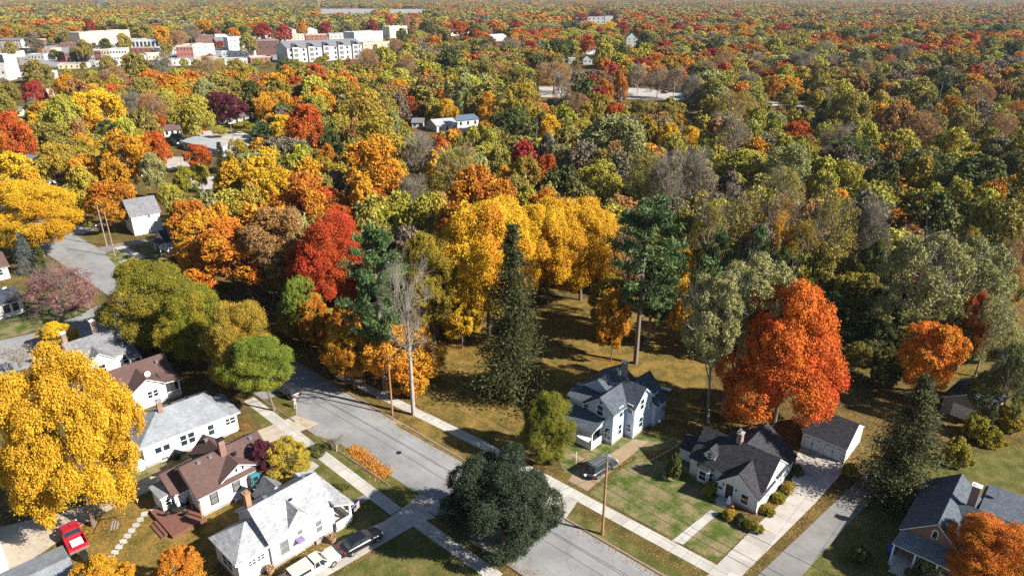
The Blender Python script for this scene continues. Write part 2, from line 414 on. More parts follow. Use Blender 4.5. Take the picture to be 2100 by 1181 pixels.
def walk(pa, pb, wd, name='sidewalk', mat='walk', z=0.03, cuts=None):
    d = (pb - pa).normalized(); n = Vector((-d.y, d.x, 0)) * wd
    return sheet(name, [pa, pb, pb + n, pa + n], z, mat)
walk(at(985, 900) - RN * 1.6, at(1480, 1160) + RD * 20 - RN * 1.6, 1.6, z=0.030)
walk(at(700, 762) - RN * 1.6, at(985, 900) - RN * 1.6, 1.6, z=0.030)
walk(at(500, 823), at(801, 1056), 1.6, z=0.030)
walk(at(846, 1078), at(1010, 1195), 1.6, z=0.030)
sheet('driveway', gp((862, 1012), (936, 1052), (866, 1068), (690, 1170), (560, 1240), (520, 1210), (680, 1117), (790, 1067), (822, 1044)), 0.022, 'drive')
sheet('driveway', gp((655, 868), (607, 852), (420, 925), (250, 1005), (150, 1045), (-20, 1085), (-30, 1240), (60, 1150), (150, 1090), (190, 1062), (252, 1032), (420, 950), (600, 892)), 0.014, 'gravel')
sheet('driveway', gp((1141, 992), (1186, 1026), (1158, 1066), (1118, 1050), (1108, 1018)), 0.022, 'walk')
sheet('track', gp((1165, 985), (1205, 1006), (1290, 937), (1330, 905), (1300, 900), (1240, 938), (1180, 965)), 0.008, 'dirt')
sheet('path', gp((1168, 932), (1180, 930), (1213, 948), (1206, 953)), 0.012, 'dirt')
sheet('driveway', gp((1430, 1202), (1471, 1157), (1546, 1082), (1617, 1018), (1637, 922), (1648, 915), (1732, 952), (1726, 970), (1672, 1031), (1500, 1202)), 0.022, 'drive')
sheet('driveway', gp((1530, 1202), (1682, 1058), (1757, 987), (1784, 965), (1832, 978), (1790, 1024), (1760, 1052), (1625, 1202)), 0.022, 'drive_grey')
sheet('path', gp((1458, 1045), (1474, 1052), (1401, 1116), (1378, 1108)), 0.022, 'walk')
sheet('path', gp((560, 1010), (640, 945), (655, 955), (575, 1022)), 0.018, 'walk')
sheet('path', gp((716, 1028), (742, 1016), (762, 1004), (775, 1014), (750, 1028), (722, 1043)), 0.018, 'drive_grey')
m = MB()
for i in range(9):
    t = i / 8.6; a = at(296 + (222 - 296) * t, 1054 + (1150 - 1054) * t); m.box(a.x - 0.35, a.y - 0.42, 0, a.x + 0.35, a.y + 0.42, 0.05, R(24 + 6 * (i % 3)))
st(m.build('stepping_stone_path', 'walk'))
sheet('sidewalk', gp((234, 508), (252, 504), (300, 527), (282, 536)), 0.03, 'walk')
sheet('path', gp((242, 536), (276, 529), (281, 532), (248, 540)), 0.02, 'walk')
sheet('driveway', gp((196, 510), (240, 499), (318, 489), (318, 494), (245, 509), (215, 518)), 0.014, 'drive_grey')
sheet('path', gp((140, 470), (185, 455), (215, 462), (165, 482)), 0.014, 'drive')
# lawns
sheet('lawn', gp((1180, 1050), (1470, 1215), (1440, 1215), (1150, 1058)), 0.006, 'lawn_olive')
sheet('lawn', gp((1210, 1012), (1310, 935), (1420, 960), (1480, 1030), (1545, 1078), (1470, 1152)), 0.006, 'lawn_green')
sheet('lawn', gp((1140, 930), (1185, 895), (1330, 890), (1420, 905), (1300, 935), (1190, 975), (1160, 975)), 0.006, 'lawn_green')
sheet('lawn', gp((640, 890), (690, 905), (860, 1012), (822, 1044), (790, 1020), (630, 905)), 0.006, 'lawn_olive')
sheet('lawn', gp((590, 935), (620, 915), (800, 1060), (700, 1120), (660, 1050)), 0.005, 'lawn_olive')
sheet('lawn', gp((690, 1180), (866, 1072), (1000, 1181), (1020, 1260), (560, 1260)), 0.006, 'lawn_olive')
sheet('lawn', gp((255, 1035), (330, 1010), (520, 1010), (480, 1090), (420, 1200), (330, 1230), (140, 1230), (190, 1075)), 0.006, 'lawn_leafy')
sheet('lawn', gp((200, 1020), (420, 925), (380, 900), (200, 960), (120, 1045)), 0.006, 'lawn_green')
sheet('lawn', gp((812, 872), (830, 830), (985, 905), (1120, 1005), (1040, 1000)), 0.006, 'lawn_leafy')
sheet('lawn', gp((838, 820), (960, 780), (1120, 800), (1140, 920), (1060, 930), (985, 897)), 0.006, 'lawn_leafy')
sheet('lawn', gp((900, 780), (880, 700), (1100, 620), (1400, 600), (1480, 700), (1420, 860), (1140, 860), (1050, 800)), 0.005, 'lawn_leafy')
sheet('lawn', gp((505, 835), (600, 800), (608, 850), (540, 880)), 0.006, 'lawn_olive')
sheet('lawn', gp((1690, 1060), (1840, 965), (2200, 900), (2300, 1260), (1620, 1260)), 0.005, 'lawn_olive')
sheet('lawn', gp((0, 640), (170, 600), (190, 640), (70, 680), (0, 697)), 0.006, 'lawn_green')
sheet('lawn', gp((215, 520), (245, 510), (290, 545), (250, 560)), 0.006, 'lawn_green')
sheet('lawn', gp((255, 508), (318, 495), (340, 540), (300, 525)), 0.006, 'lawn_green')
# farther hard ground, river
sheet('road', gp((1090, 178), (1300, 181), (1420, 188), (1425, 206), (1280, 203), (1090, 199)), 0.02, 'drive')
sheet('path', gp((1575, 209), (1650, 214), (1660, 222), (1580, 217)), 0.02, 'walk')
sheet('path', gp((1560, 232), (1640, 236), (1640, 241), (1560, 238)), 0.02, 'walk')
sheet('path', gp((1930, 228), (2000, 233), (2000, 238), (1930, 234)), 0.02, 'drive')
sheet('river', gp((1398, 238), (1442, 238), (1452, 262), (1440, 288), (1410, 288), (1400, 262)), 0.03, 'water')
sheet('parking_lot', gp((-60, 100), (400, 84), (780, 74), (780, 100), (590, 128), (430, 130), (250, 136), (120, 138), (-60, 128)), 0.03, 'asphalt')
sheet('parking_lot', gp((395, 268), (470, 268), (560, 282), (520, 305), (440, 300)), 0.03, 'drive')
sheet('road', gp((335, 322), (392, 322), (388, 346), (345, 350)), 0.03, 'drive')
sheet('road', gp((390, 366), (440, 362), (436, 388), (395, 392)), 0.03, 'drive')
sheet('parking_lot', gp((900, 258), (1020, 258), (1020, 285), (930, 285)), 0.03, 'drive')

# ---------------------------------------------------------------- houses
class House:
    def __init__(s, name, label, cat, px=None, loc=None, ang=GRID, wall='siding_white', roof='roof_grey'):
        p = at(*px) if px else Vector(loc); s.root = thing(name, label, cat, (p.x, p.y, 0), ang); s.wall = wall; s.roof = roof
        s.W = MB(); s.T = MB(); s.k = 0
    def body(s, x0, x1, y0, y1, z1, z0=0.0):
        s.k += 1; e = 0.004 * s.k; s.W.box(x0 + e, y0 + e, z0, x1 - e, y1 - e, z1 - e)
    def trimslab(s, pts): s.T.slab(pts, 0.15)
    def gable(s, x0, x1, y0, y1, ze, zr, axis='x', yr=None, ov=0.4, rake=0.3, walls=True, z0=0.0, ends=(1, 1), mat=None):
        """walls of a wing with a gable roof; axis = which way the ridge runs"""
        s.k += 1; e = 0.004 * s.k
        f = (lambda a, b, z: (a, b, z)) if axis == 'x' else (lambda a, b, z: (b, a, z))
        a0, a1, b0, b1 = (x0, x1, y0, y1) if axis == 'x' else (y0, y1, x0, x1)
        br = (b0 + b1) / 2 if yr is None else yr
        if walls:
            o = len(s.W.V); A0, A1, B0, B1 = a0 + e, a1 - e, b0 + e, b1 - e
            V = [f(A0, B0, z0), f(A1, B0, z0), f(A1, B1, z0), f(A0, B1, z0), f(A0, B0, ze), f(A1, B0, ze), f(A1, B1, ze), f(A0, B1, ze), f(A0, br, zr - 0.02), f(A1, br, zr - 0.02)]
            s.W.V += [Vector(v) for v in V]
            s.W.F += [tuple(o + i for i in q) for q in ((0, 1, 5, 4), (2, 3, 7, 6), (3, 0, 4, 8, 7), (1, 2, 6, 9, 5), (4, 5, 9, 8), (6, 7, 8, 9), (0, 3, 2, 1))]
        r0, r1 = a0 - rake * ends[0], a1 + rake * ends[1]
        m = MB()
        for b, sg in ((b0, -1), (b1, 1)):
            sl = (zr - ze) / abs(br - b); bo = b + sg * ov; zo = ze - sl * ov
            pts = [f(r0, bo, zo + 0.14), f(r1, bo, zo + 0.14), f(r1, br, zr + 0.14), f(r0, br, zr + 0.14)]
            m.slab(pts, 0.1)
            i = 0.03
            s.T.slab([f(r0 + i, bo - sg * i, zo + 0.036 + sl * i), f(r1 - i, bo - sg * i, zo + 0.036 + sl * i), f(r1 - i, br, zr + 0.036), f(r0 + i, br, zr + 0.036)], 0.13)
        return m.build('roof', mat or s.roof, s.root)
    def shed(s, pts, mat=None, t=0.1):
        m = MB(); m.slab(pts, t); o = m.build('roof', mat or s.roof, s.root)
        P = [Vector(p) for p in pts]; c = sum(P, Vector()) / len(P)
        s.T.slab([p + (c - p) * 0.01 - Vector((0, 0, t + 0.01)) for p in P], 0.12); return o
    def hip(s, x0, x1, y0, y1, ze, zr, rx0, rx1, ry0=None, ry1=None, ov=0.4, mat=None, walls=True):
        if walls: s.body(x0, x1, y0, y1, ze)
        a0, a1, b0, b1 = x0 - ov, x1 + ov, y0 - ov, y1 + ov
        ry0 = (y0 + y1) / 2 if ry0 is None else ry0; ry1 = ry0 if ry1 is None else ry1
        m = MB(); q0, q1 = (rx0, ry0, zr), (rx1, ry1, zr); A, B, Cc, D = (a0, b0, ze + 0.1), (a1, b0, ze + 0.1), (a1, b1, ze + 0.1), (a0, b1, ze + 0.1)
        m.poly([A, B, q1, q0]).poly([Cc, D, q0, q1]).poly([D, A, q0]).poly([B, Cc, q1]).poly([D, Cc, B, A])
        s.T.box(a0 + 0.02, b0 + 0.02, ze - 0.06, a1 - 0.02, b1 - 0.02, ze + 0.095)
        return m.build('roof', mat or s.roof, s.root)
    def win(s, axis, pos, sg, c, z, w=0.9, h=1.4, name='window', mull=True, frame='white', glass='glass', cross=0):
        """a framed window on the wall plane axis=pos facing sg; c along the wall, z its middle"""
        def bx(m, a0, a1, z0, z1, d0, d1):
            p0, p1 = pos + sg * d0, pos + sg * d1
            lo, hi = min(p0, p1), max(p0, p1)
            if axis == 'x': m.box(lo, a0, z0, hi, a1, z1)
            else: m.box(a0, lo, z0, a1, hi, z1)
        fw = 0.09; m = MB()
        bx(m, c - w / 2 - fw, c - w / 2, z - h / 2 - fw, z + h / 2 + fw, -0.02, 0.07); bx(m, c + w / 2, c + w / 2 + fw, z - h / 2 - fw, z + h / 2 + fw, -0.02, 0.07)
        bx(m, c - w / 2, c + w / 2, z + h / 2, z + h / 2 + fw, -0.02, 0.067); bx(m, c - w / 2, c + w / 2, z - h / 2 - fw, z - h / 2, -0.02, 0.11)
        if mull: bx(m, c - w / 2, c + w / 2, z - 0.035, z + 0.035, -0.02, 0.06)
        for i in range(cross): a = c - w / 2 + w * (i + 1) / (cross + 1); bx(m, a - 0.03, a + 0.03, z - h / 2, z + h / 2, -0.02, 0.055)
        o = m.build(name, frame, s.root); g = MB(); bx(g, c - w / 2, c + w / 2, z - h / 2, z + h / 2, -0.03, 0.025); g.build('pane', glass, o); return o
    def door(s, axis, pos, sg, c, z0=0.3, w=0.95, h=2.05, mat='door_dark', frame='white'):
        m = MB()
        def bx(mm, a0, a1, z0_, z1, d0, d1):
            p0, p1 = pos + sg * d0, pos + sg * d1; lo, hi = min(p0, p1), max(p0, p1)
            if axis == 'x': mm.box(lo, a0, z0_, hi, a1, z1)
            else: mm.box(a0, lo, z0_, a1, hi, z1)
        bx(m, c - w / 2, c + w / 2, z0, z0 + h, -0.02, 0.03); o = m.build('door', mat, s.root)
        f = MB(); bx(f, c - w / 2 - 0.1, c - w / 2, z0, z0 + h + 0.1, -0.02, 0.07); bx(f, c + w / 2, c + w / 2 + 0.1, z0, z0 + h + 0.1, -0.02, 0.07); bx(f, c - w / 2, c + w / 2, z0 + h, z0 + h + 0.1, -0.02, 0.067); f.build('frame', frame, o)
        k = MB(); bx(k, c + w / 2 - 0.14, c + w / 2 - 0.07, z0 + 0.95, z0 + 1.05, 0.03, 0.09); k.build('handle', 'metal', o); return o
    def chimney(s, x, y, z0, z1, w=0.7, d=0.7, mat='brick', cap='stone', pots=0):
        m = MB(); m.box(x - w / 2, y - d / 2, z0, x + w / 2, y + d / 2, z1); o = m.build('chimney', mat, s.root)
        c = MB(); c.box(x - w / 2 - 0.08, y - d / 2 - 0.08, z1, x + w / 2 + 0.08, y + d / 2 + 0.08, z1 + 0.12)
        c.box(x - w / 2 + 0.14, y - d / 2 + 0.14, z1 + 0.12, x + w / 2 - 0.14, y + d / 2 - 0.14, z1 + 0.22); c.build('cap', cap, o)
        for i in range(pots):
            p = MB(); p.lathe([(0.12, 0), (0.14, 0.1), (0.1, 0.4), (0.16, 0.42), (0.16, 0.5)], (x - w / 4 + i * w / 2, y, z1 + 0.22), 8); p.build('flue', 'metal', o)
        return o
    def vent(s, x, y, z, mat='metal_dark'):
        m = MB(); m.box(x - 0.17, y - 0.17, z - 0.15, x + 0.17, y + 0.17, z + 0.16); m.box(x - 0.22, y - 0.22, z + 0.16, x + 0.22, y + 0.22, z + 0.2); m.build('roof_vent', mat, s.root)
    def dish(s, x, y, z, face=-90):
        m = MB(); m.tube([(x, y, z), (x, y, z + 0.5)], 0.03, 6); o = m.build('dish_arm', 'metal', s.root)
        d = MB(); d.lathe([(0.02, 0.0), (0.2, 0.03), (0.34, 0.09), (0.42, 0.16), (0.42, 0.18), (0.34, 0.11), (0.2, 0.05), (0.02, 0.02)], (0, 0, 0), 16)
        k = d.build('satellite_dish', 'white', o); k.location = (x, y, z + 0.55); k.rotation_euler = (R(52), 0, R(face)); return o
    def post(s, x, y, z0, z1, w=0.16, mat='white'):
        m = MB(); m.box(x - w / 2, y - w / 2, z0, x + w / 2, y + w / 2, z1); m.box(x - w / 2 - 0.04, y - w / 2 - 0.04, z1 - 0.12, x + w / 2 + 0.04, y + w / 2 + 0.04, z1 - 0.02); m.build('porch_post', mat, s.root)
    def box(s, name, mat, *b, parent=None):
        m = MB(); m.box(*b); return m.build(name, mat, parent or s.root)
    def foundation(s, *rects, z=0.35, mat='stone'):
        m = MB()
        for i, (x0, x1, y0, y1) in enumerate(rects): e = 0.03 + 0.004 * i; m.box(x0 - e, y0 - e, -0.05, x1 + e, y1 + e, z + 0.003 * i)
        m.build('foundation', mat, s.root)
    def done(s):
        s.W.build('wall', s.wall, s.root)
        if s.T.V: s.T.build('trim', 'white', s.root)
        return s.root

# white cape with dark roof, right of the street
h = House('house', 'white one-and-a-half-storey house with charcoal roof, entry gable and small dormer', 'house', px=(1550, 1055), roof='roof_dark')
h.foundation((0, 3, 0, 4.9), (1.3, 7.9, 0, 9.3), (7, 10.3, 0.1, 7.9))
h.gable(1.3, 7.9, 0, 9.3, 2.75, 5.3, 'y', ov=0.32, rake=0.18)
h.gable(0, 4.4, 0.02, 4.9, 2.25, 4.35, 'x', yr=2.6, ov=0.25, rake=0.2, ends=(1, 0))
h.gable(4.6, 10.3, 0.05, 8.0, 2.6, 5.32, 'x', yr=4.0, ov=0.35, rake=0.25, ends=(0, 1))
h.gable(3.4, 6.6, 9.3, 11.9, 1.7, 2.6, 'y', ov=0.2, rake=0.15, ends=(0, 1))
h.gable(1.75, 4.2, 6.45, 7.85, 3.75, 4.6, 'x', ov=0.12, rake=0.15, ends=(1, 0), z0=2.9)
h.win('x', 1.75, -1, 7.15, 3.72, 0.55, 0.75)
h.chimney(4.6, 4.9, 4.6, 6.5, 0.75, 0.6, 'brick_old', pots=1)
bay = MB(); bay.prism([(1.34, 6.1), (0.55, 6.55), (0.55, 7.85), (1.34, 8.3)], 0.3, 2.3); bay.build('bay', 'siding_white', h.root)
bt = MB(); o0 = [(1.34, 5.95, 2.3), (0.4, 6.45, 2.3), (0.4, 7.95, 2.3), (1.34, 8.45, 2.3)]; tp = (1.3, 6.6, 2.75), (1.3, 7.8, 2.75)
bt.poly([o0[0], o0[1], tp[0]][::-1]).poly([o0[1], o0[2], tp[1], tp[0]][::-1]).poly([o0[2], o0[3], tp[1]][::-1]).poly(o0); bt.build('bay_roof', 'roof_dark', h.root)
h.win('x', 0.55, -1, 7.2, 1.35, 0.85, 1.2); 
wv = h.win('x', 0.0, -1, 0.0, 1.35, 0.5, 1.2); wv.location = (0.93, 6.31, 0); wv.rotation_euler[2] = R(60)
h.win('x', 0.0, -1, 1.55, 1.35, 0.85, 1.25); h.door('x', 0.0, -1, 3.45, 0.35)
h.box('doorstep', 'walk', -1.1, 2.7, 0.0, 0.0, 4.5, 0.3); h.box('doorstep', 'walk', -1.5, 2.9, 0.0, -1.103, 4.3, 0.15)
for zz, yy in ((3.5, 4.6), (1.5, 2.6), (1.5, 6.3)): h.win('y', 0.0, -1, yy, zz, 0.6 if zz > 2 else 0.8, 0.9 if zz > 2 else 1.2, glass='glass_soft')
ls = MB(); ls.lathe([(0.05, 0), (0.09, 0.05), (0.09, 0.2), (0.03, 0.27)], (-0.1, 4.25, 1.9), 8); ls.build('porch_lamp', 'metal_dark', h.root)
ls = MB(); ls.lathe([(0.05, 0), (0.09, 0.05), (0.09, 0.2), (0.03, 0.27)], (-0.1, 2.65, 1.9), 8); ls.build('porch_lamp', 'metal_dark', h.root)
h.box('mailbox', 'metal_dark', -0.14, 4.35, 1.25, -0.004, 4.75, 1.5)
HOUSE_B = h.done()

# pale two-storey farmhouse behind the parked car
h = House('house', 'pale two-storey house with blue-grey cross gables and a small front porch', 'house', px=(1254, 913), wall='siding_pale', roof='roof_slate')
h.foundation((0, 3, 0, 4.1), (3, 7.4, -1.2, 7.4), (7.4, 10.2, -1.9, 3))
h.gable(0, 5.2, 0, 4.1, 5.0, 6.6, 'x', ov=0.35, rake=0.35, ends=(1, 0))
h.gable(3.0, 7.4, -1.2, 4.4, 5.0, 7.05, 'y', ov=0.35, rake=0.35, ends=(1, 0))
h.gable(2.6, 8.0, 1.5, 7.3, 5.2, 7.12, 'x', yr=4.4, ov=0.4, rake=0.3)
h.body(0.6, 2.8, 4.1, 7.6, 4.4); h.shed([(0.15, 4.15, 4.42), (0.15, 7.9, 4.42), (2.8, 7.9, 5.35), (2.8, 4.15, 5.35)])
h.gable(7.4, 10.2, -1.9, 3.2, 3.4, 4.7, 'x', ov=0.3, rake=0.3, ends=(0, 1))
h.gable(6.6, 9.6, -0.9, 2.6, 5.0, 6.75, 'x', ov=0.3, rake=0.25, ends=(0, 1))
h.chimney(5.9, 2.5, 4.5, 9.2, 0.75, 0.6, 'brick_old')
h.shed([(-2.95, 1.15, 2.75), (-2.95, 7.6, 2.75), (-0.02, 7.6, 3.75), (-0.02, 1.15, 3.75)])
gbl = MB(); gbl.slab([(-2.8, 1.3, 2.66), (-0.02, 1.3, 2.66), (-0.02, 1.3, 3.6)], 0.05); gbl.build('porch_gable', 'siding_pale', h.root)
h.box('porch_floor', 'white', -2.7, 1.35, 0.0, -0.03, 7.4, 0.45)
h.box('porch_rail', 'siding_white', -2.72, 1.4, 0.45, -2.6, 7.4, 1.05); h.box('porch_rail', 'siding_white', -2.597, 1.3, 0.45, -0.03, 1.42, 1.15)
for yy in (1.42, 4.2, 7.3): h.post(-2.62, yy, 0.4, 2.72)
for c, z in ((2.1, 4.55),): h.win('x', 0.0, -1, c, z, 0.95, 1.5)
h.win('x', 0.0, -1, 0.75, 1.6, 0.85, 1.7); h.door('x', 0.0, -1, 2.4, 0.45); h.win('x', 0.6, -1, 4.75, 3.55, 0.8, 1.1)
dm = MB(); dm.box(-0.03, 1.9, 5.6, 0.02, 2.2, 5.9, 0); dm.build('gable_vent', 'metal_dark', h.root)
for z in (1.7, 4.4): h.win('y', 0.0, -1, 1.7, z, 0.75, 1.5); h.win('x', 3.0, -1, -0.6, z + (0.1 if z > 3 else -0.1), 0.7, 1.25 if z > 3 else 1.1)
for z in (1.8, 4.6): h.win('y', -1.2, -1, 4.9, z, 0.85, 1.55)
h.win('y', -1.2, -1, 7.0, 3.6, 0.5, 0.9); h.box('downspout', 'white', 3.1, -1.3, 0.1, 3.2, -1.204, 5.0)
h.box('meter_box', 'metal', 9.3, -2.1, 1.6, 9.8, -1.904, 2.4)
HOUSE_A = h.done()

# detached garage
h = House('garage', 'white two-door garage with dark shingle roof at the end of the concrete driveway', 'garage', px=(1730, 950), roof='roof_dark')
h.gable(0, 6.3, 0, 5.5, 2.45, 4.35, 'y', ov=0.3, rake=0.12)
for c in (1.55, 4.1):
    d = MB(); d.box(-0.05, c - 1.06, 0.07, 0.02, c - 0.02, 2.1); d.box(-0.05, c + 0.02, 0.07, 0.02, c + 1.06, 2.1); o = d.build('garage_door', 'siding_white', h.root)
    gq = MB(); gq.box(-0.03, c - 1.1, 0.03, 0.01, c + 1.1, 2.15); gq.build('gap', 'metal_dark', o)
    for zz in (0.62, 1.15, 1.68): gq = MB(); gq.box(-0.056, c - 1.06, zz, -0.045, c + 1.06, zz + 0.025); gq.build('panel_line', 'stone', o)
    k = MB(); k.box(-0.09, c - 0.08, 1.0, -0.05, c + 0.08, 1.2); k.build('handle', 'metal_dark', o)
    for a in (-0.95, 0.5): k = MB(); k.box(-0.065, c + a, 1.75, -0.05, c + a + 0.45, 1.82); k.build('hinge', 'metal_dark', o)
    f = MB(); f.box(-0.08, c - 1.2, 0.0, 0.0, c - 1.1, 2.25); f.box(-0.08, c + 1.1, 0.0, 0.0, c + 1.2, 2.25); f.box(-0.077, c - 1.1, 2.15, 0.0, c + 1.1, 2.25); f.build('frame', 'white', o)
h.win('y', 0.0, -1, 3.2, 1.5, 0.7, 0.9, glass='glass_soft')
h.done()

# brick house, lower right
h = House('house', 'red brick house with steep blue-grey roof, arched gable window and front porch', 'house', px=(1850, 1110), wall='brick', roof='roof_slate')
h.gable(-2.4, 7.6, -5.3, 0.0, 3.6, 5.95, 'x', yr=-2.8, ov=0.35, rake=0.3)
h.gable(0.4, 5.8, -8.5, -2.8, 3.5, 5.5, 'y', ov=0.35, rake=0.3, ends=(1, 0))
h.body(5.0, 12.0, -13.0, -5.0, 3.2); h.shed([(4.8, -13, 4.4), (4.8, -5.3, 4.4), (12.4, -5.3, 3.3), (12.4, -13, 3.3)])
h.chimney(3.6, -4.6, 4.0, 7.9, 0.6, 0.75, 'brick_old', cap='white'); h.dish(9.2, -6.4, 3.9, 40)
aw = MB(); aw.slab([(-2.46, -2.5, 3.95), (-2.46, -3.1, 3.95), (-2.46, -3.1, 4.7), (-2.46, -3.0, 4.95), (-2.46, -2.8, 5.05), (-2.46, -2.6, 4.95), (-2.46, -2.5, 4.7)], 0.08); fr = aw.build('window', 'white', h.root)
ap = MB(); ap.slab([(-2.5, -2.6, 4.02), (-2.5, -3.0, 4.02), (-2.5, -3.0, 4.65), (-2.5, -2.9, 4.85), (-2.5, -2.8, 4.92), (-2.5, -2.7, 4.85), (-2.5, -2.6, 4.65)], 0.06); ap.build('pane', 'glass', fr)
h.shed([(-4.6, -5.7, 2.9), (-4.6, 0.35, 2.9), (-2.42, 0.0, 3.55), (-2.42, -5.3, 3.55)], mat='roof_grey')
for yy in (0.1, -1.9, -3.9, -5.5): h.post(-4.4, yy, 0.4, 2.78)
h.box('porch_floor', 'walk', -4.6, -5.6, 0, -2.41, 0.2, 0.45); h.door('x', -2.4, -1, -2.6, 0.45); h.win('x', -2.4, -1, -4.3, 1.8, 1.2, 1.4)
for i in range(3): h.box('step', 'walk', -4.903 - 0.3 * i, -1.7, 0, -4.603 - 0.3 * i, -0.2, 0.36 - 0.12 * i)
for yy in (-1.75, -0.15):
    rl = MB(); rl.tube([(-5.55, yy, 0), (-5.55, yy, 0.9), (-4.5, yy, 1.3)], 0.03); rl.build('handrail', 'white', h.root)
h.win('y', 0.0, 1, 0.0, 1.8, 0.9, 1.3); h.win('y', 0.0, 1, 4.0, 1.8, 0.9, 1.3)
h.done()

# white house with pale shingles, bottom of the picture
h = House('house', 'white bungalow with pale grey speckled shingles, gablet dormer and orange brick chimney', 'house', px=(420, 1060), roof='roof_light')
h.foundation((1.4, 8.8, -12.8, -6.2), (-2.0, 1.3, -12.4, -7.3))
h.gable(1.4, 9.0, -12.8, -6.2, 3.75, 5.95, 'x', yr=-9.5, ov=0.4, rake=0.25)
h.hip(-2.0, 1.35, -12.45, -7.3, 2.95, 4.7, 0.55, 1.34, ry0=-9.5, ov=0.35)
h.gable(3.75, 6.1, -12.75, -9.6, 3.95, 5.35, 'y', ov=0.12, rake=0.12, ends=(1, 0), z0=3.5)
h.win('y', -12.75, -1, 4.95, 4.35, 0.5, 0.5, frame='white', glass='glass_soft')
h.shed([(8.7, -13.6, 4.15), (8.7, -5.6, 4.15), (11.0, -5.6, 3.15), (11.0, -13.9, 3.15)]) 
h.box('porch_floor', 'walk', 8.8, -13.2, 0, 10.9, -6.0, 0.5); h.box('porch_wall', 'siding_white', 8.82, -13.35, 0.5, 10.9, -13.2, 1.35); h.box('porch_wall', 'siding_white', 10.75, -13.19, 0.5, 10.9, -9.5, 1.35)
for yy in (-13.2, -9.6, -6.1): h.post(10.75, yy, 0.5, 3.05, 0.24)
h.gable(4.6, 7.4, -6.2, -3.6, 2.6, 4.1, 'y', ov=0.3, rake=0.2, ends=(0, 1), mat='roof_grey')
h.vent(6.0, -4.6, 3.75); h.vent(8.0, -8.9, 5.75, 'metal'); h.vent(3.4, -8.9, 5.75, 'metal'); h.vent(5.3, -10.6, 5.2)
h.chimney(1.75, -8.4, 2.0, 7.1, 0.55, 0.7, 'terracotta', cap='terracotta')
h.win('y', -12.8, -1, 2.9, 1.9, 0.8, 1.5, glass='glass_soft', frame='stone'); h.win('y', -12.8, -1, 7.0, 1.9, 0.75, 1.5, glass='glass_soft'); h.win('y', -12.8, -1, 4.75, 2.6, 0.6, 0.6, glass='glass_soft', mull=False)
h.box('awning', 'purple', 4.1, -13.5, 1.75, 4.9, -12.81, 2.1); h.door('y', -12.8, -1, 4.45, -0.1, 0.85, 1.9, 'white')
h.win('y', -12.45, -1, -0.55, 2.05, 0.75, 0.6, cross=1, frame='white'); h.win('y', -12.45, -1, 0.4, 2.05, 0.75, 0.6, cross=1, frame='white')
h.win('x', -2.0, -1, -10.0, 1.5, 2.2, 1.3, cross=1); h.box('basement_hatch', 'stone', 6.3, -13.2, 0, 7.2, -12.84, 0.4)
HOUSE_1 = h.done()

# brown-roofed bungalow
h = House('house', 'cream-white bungalow with brown shingle roof, wide gable dormer and rear deck', 'house', px=(415, 1050), roof='roof_brown')
h.foundation((-0.3, 8.5, -0.9, 5.8))
h.gable(-0.3, 8.7, -0.9, 5.8, 3.2, 5.3, 'x', yr=2.45, ov=0.5, rake=0.35)
h.gable(2.6, 6.6, -0.85, 2.4, 3.6, 4.75, 'y', ov=0.4, rake=0.35, ends=(1, 0), z0=3.1)
h.gable(2.7, 6.2, 2.6, 7.3, 3.1, 4.75, 'y', ov=0.4, rake=0.3, ends=(0, 1))
h.gable(-1.9, -0.3, 2.2, 7.2, 2.6, 3.95, 'x', yr=4.8, ov=0.4, rake=0.3, ends=(1, 0))
for a in (3.5, 4.3, 5.1): h.box('bracket', 'metal_dark', a, -1.0, 3.75, a + 0.1, -0.86, 4.2)
h.chimney(4.2, 1.75, 4.6, 7.0, 0.7, 0.6, 'brick', cap='metal_dark')
h.vent(1.4, 2.0, 5.2, 'metal'); h.vent(2.8, 2.0, 5.2, 'metal'); h.vent(7.8, 2.0, 5.2, 'metal'); h.vent(5.2, 0.9, 4.85); h.vent(4.2, 6.2, 4.75, 'metal')
h.win('y', -0.9, -1, 1.3, 1.9, 0.75, 1.6, glass='glass_soft', frame='door_dark'); h.win('y', -0.9, -1, 4.0, 2.05, 0.75, 1.5, frame='door_dark', glass='glass_soft')
h.box('bay', 'teal', 5.6, -1.75, 0.9, 8.2, -0.87, 2.7)
for a in (6.0, 6.9, 7.8): h.win('y', -1.75, -1, a, 1.85, 0.6, 1.3, frame='teal')
h.win('x', 5.6, -1, -1.3, 1.85, 0.5, 1.3, frame='white'); h.box('hatch', 'stone', 3.4, -1.5, 0, 4.6, -0.94, 0.4)
m = MB(); m.slab([(-0.25, -0.95, 0.02), (-0.25, -0.95, 0.02 + 0.0), (-0.25, -0.95, 0.02)], 0.0) if False else None
h.done()

# the deck and the little shed behind it
p = at(415, 1050)
def lw(x, y, z=0.0, o=None, a=GRID):
    o = o or p; return Vector((o.x + x * math.cos(a) - y * math.sin(a), o.y + x * math.sin(a) + y * math.cos(a), z))
d = thing('deck', 'reddish brown board deck with steps behind the brown-roofed bungalow', 'deck', lw(-2.2, 1.0), GRID)
m = MB()
for i in range(26): y = -2.85 + i * 0.225; m.box(-1.95, y, 0.42, 1.85, y + 0.195, 0.47)
m.build('floor', 'deck', d); m = MB(); m.box(-1.9, -2.8, 0.02, 1.8, 2.9, 0.41); m.build('skirt', 'deck', d)
for i, (a, z) in enumerate(((-2.35, 0.3), (-2.75, 0.15))): m = MB(); m.box(a, -1.9, 0.0, a + 0.38, 1.2, z); m.build('step', 'deck', d)
for i, z in enumerate((0.32, 0.21, 0.1)): m = MB(); m.box(-1.8 + i * 0.0, 2.91 + i * 0.34, 0, -0.7, 3.24 + i * 0.34, z); m.build('stair', 'walk', d)
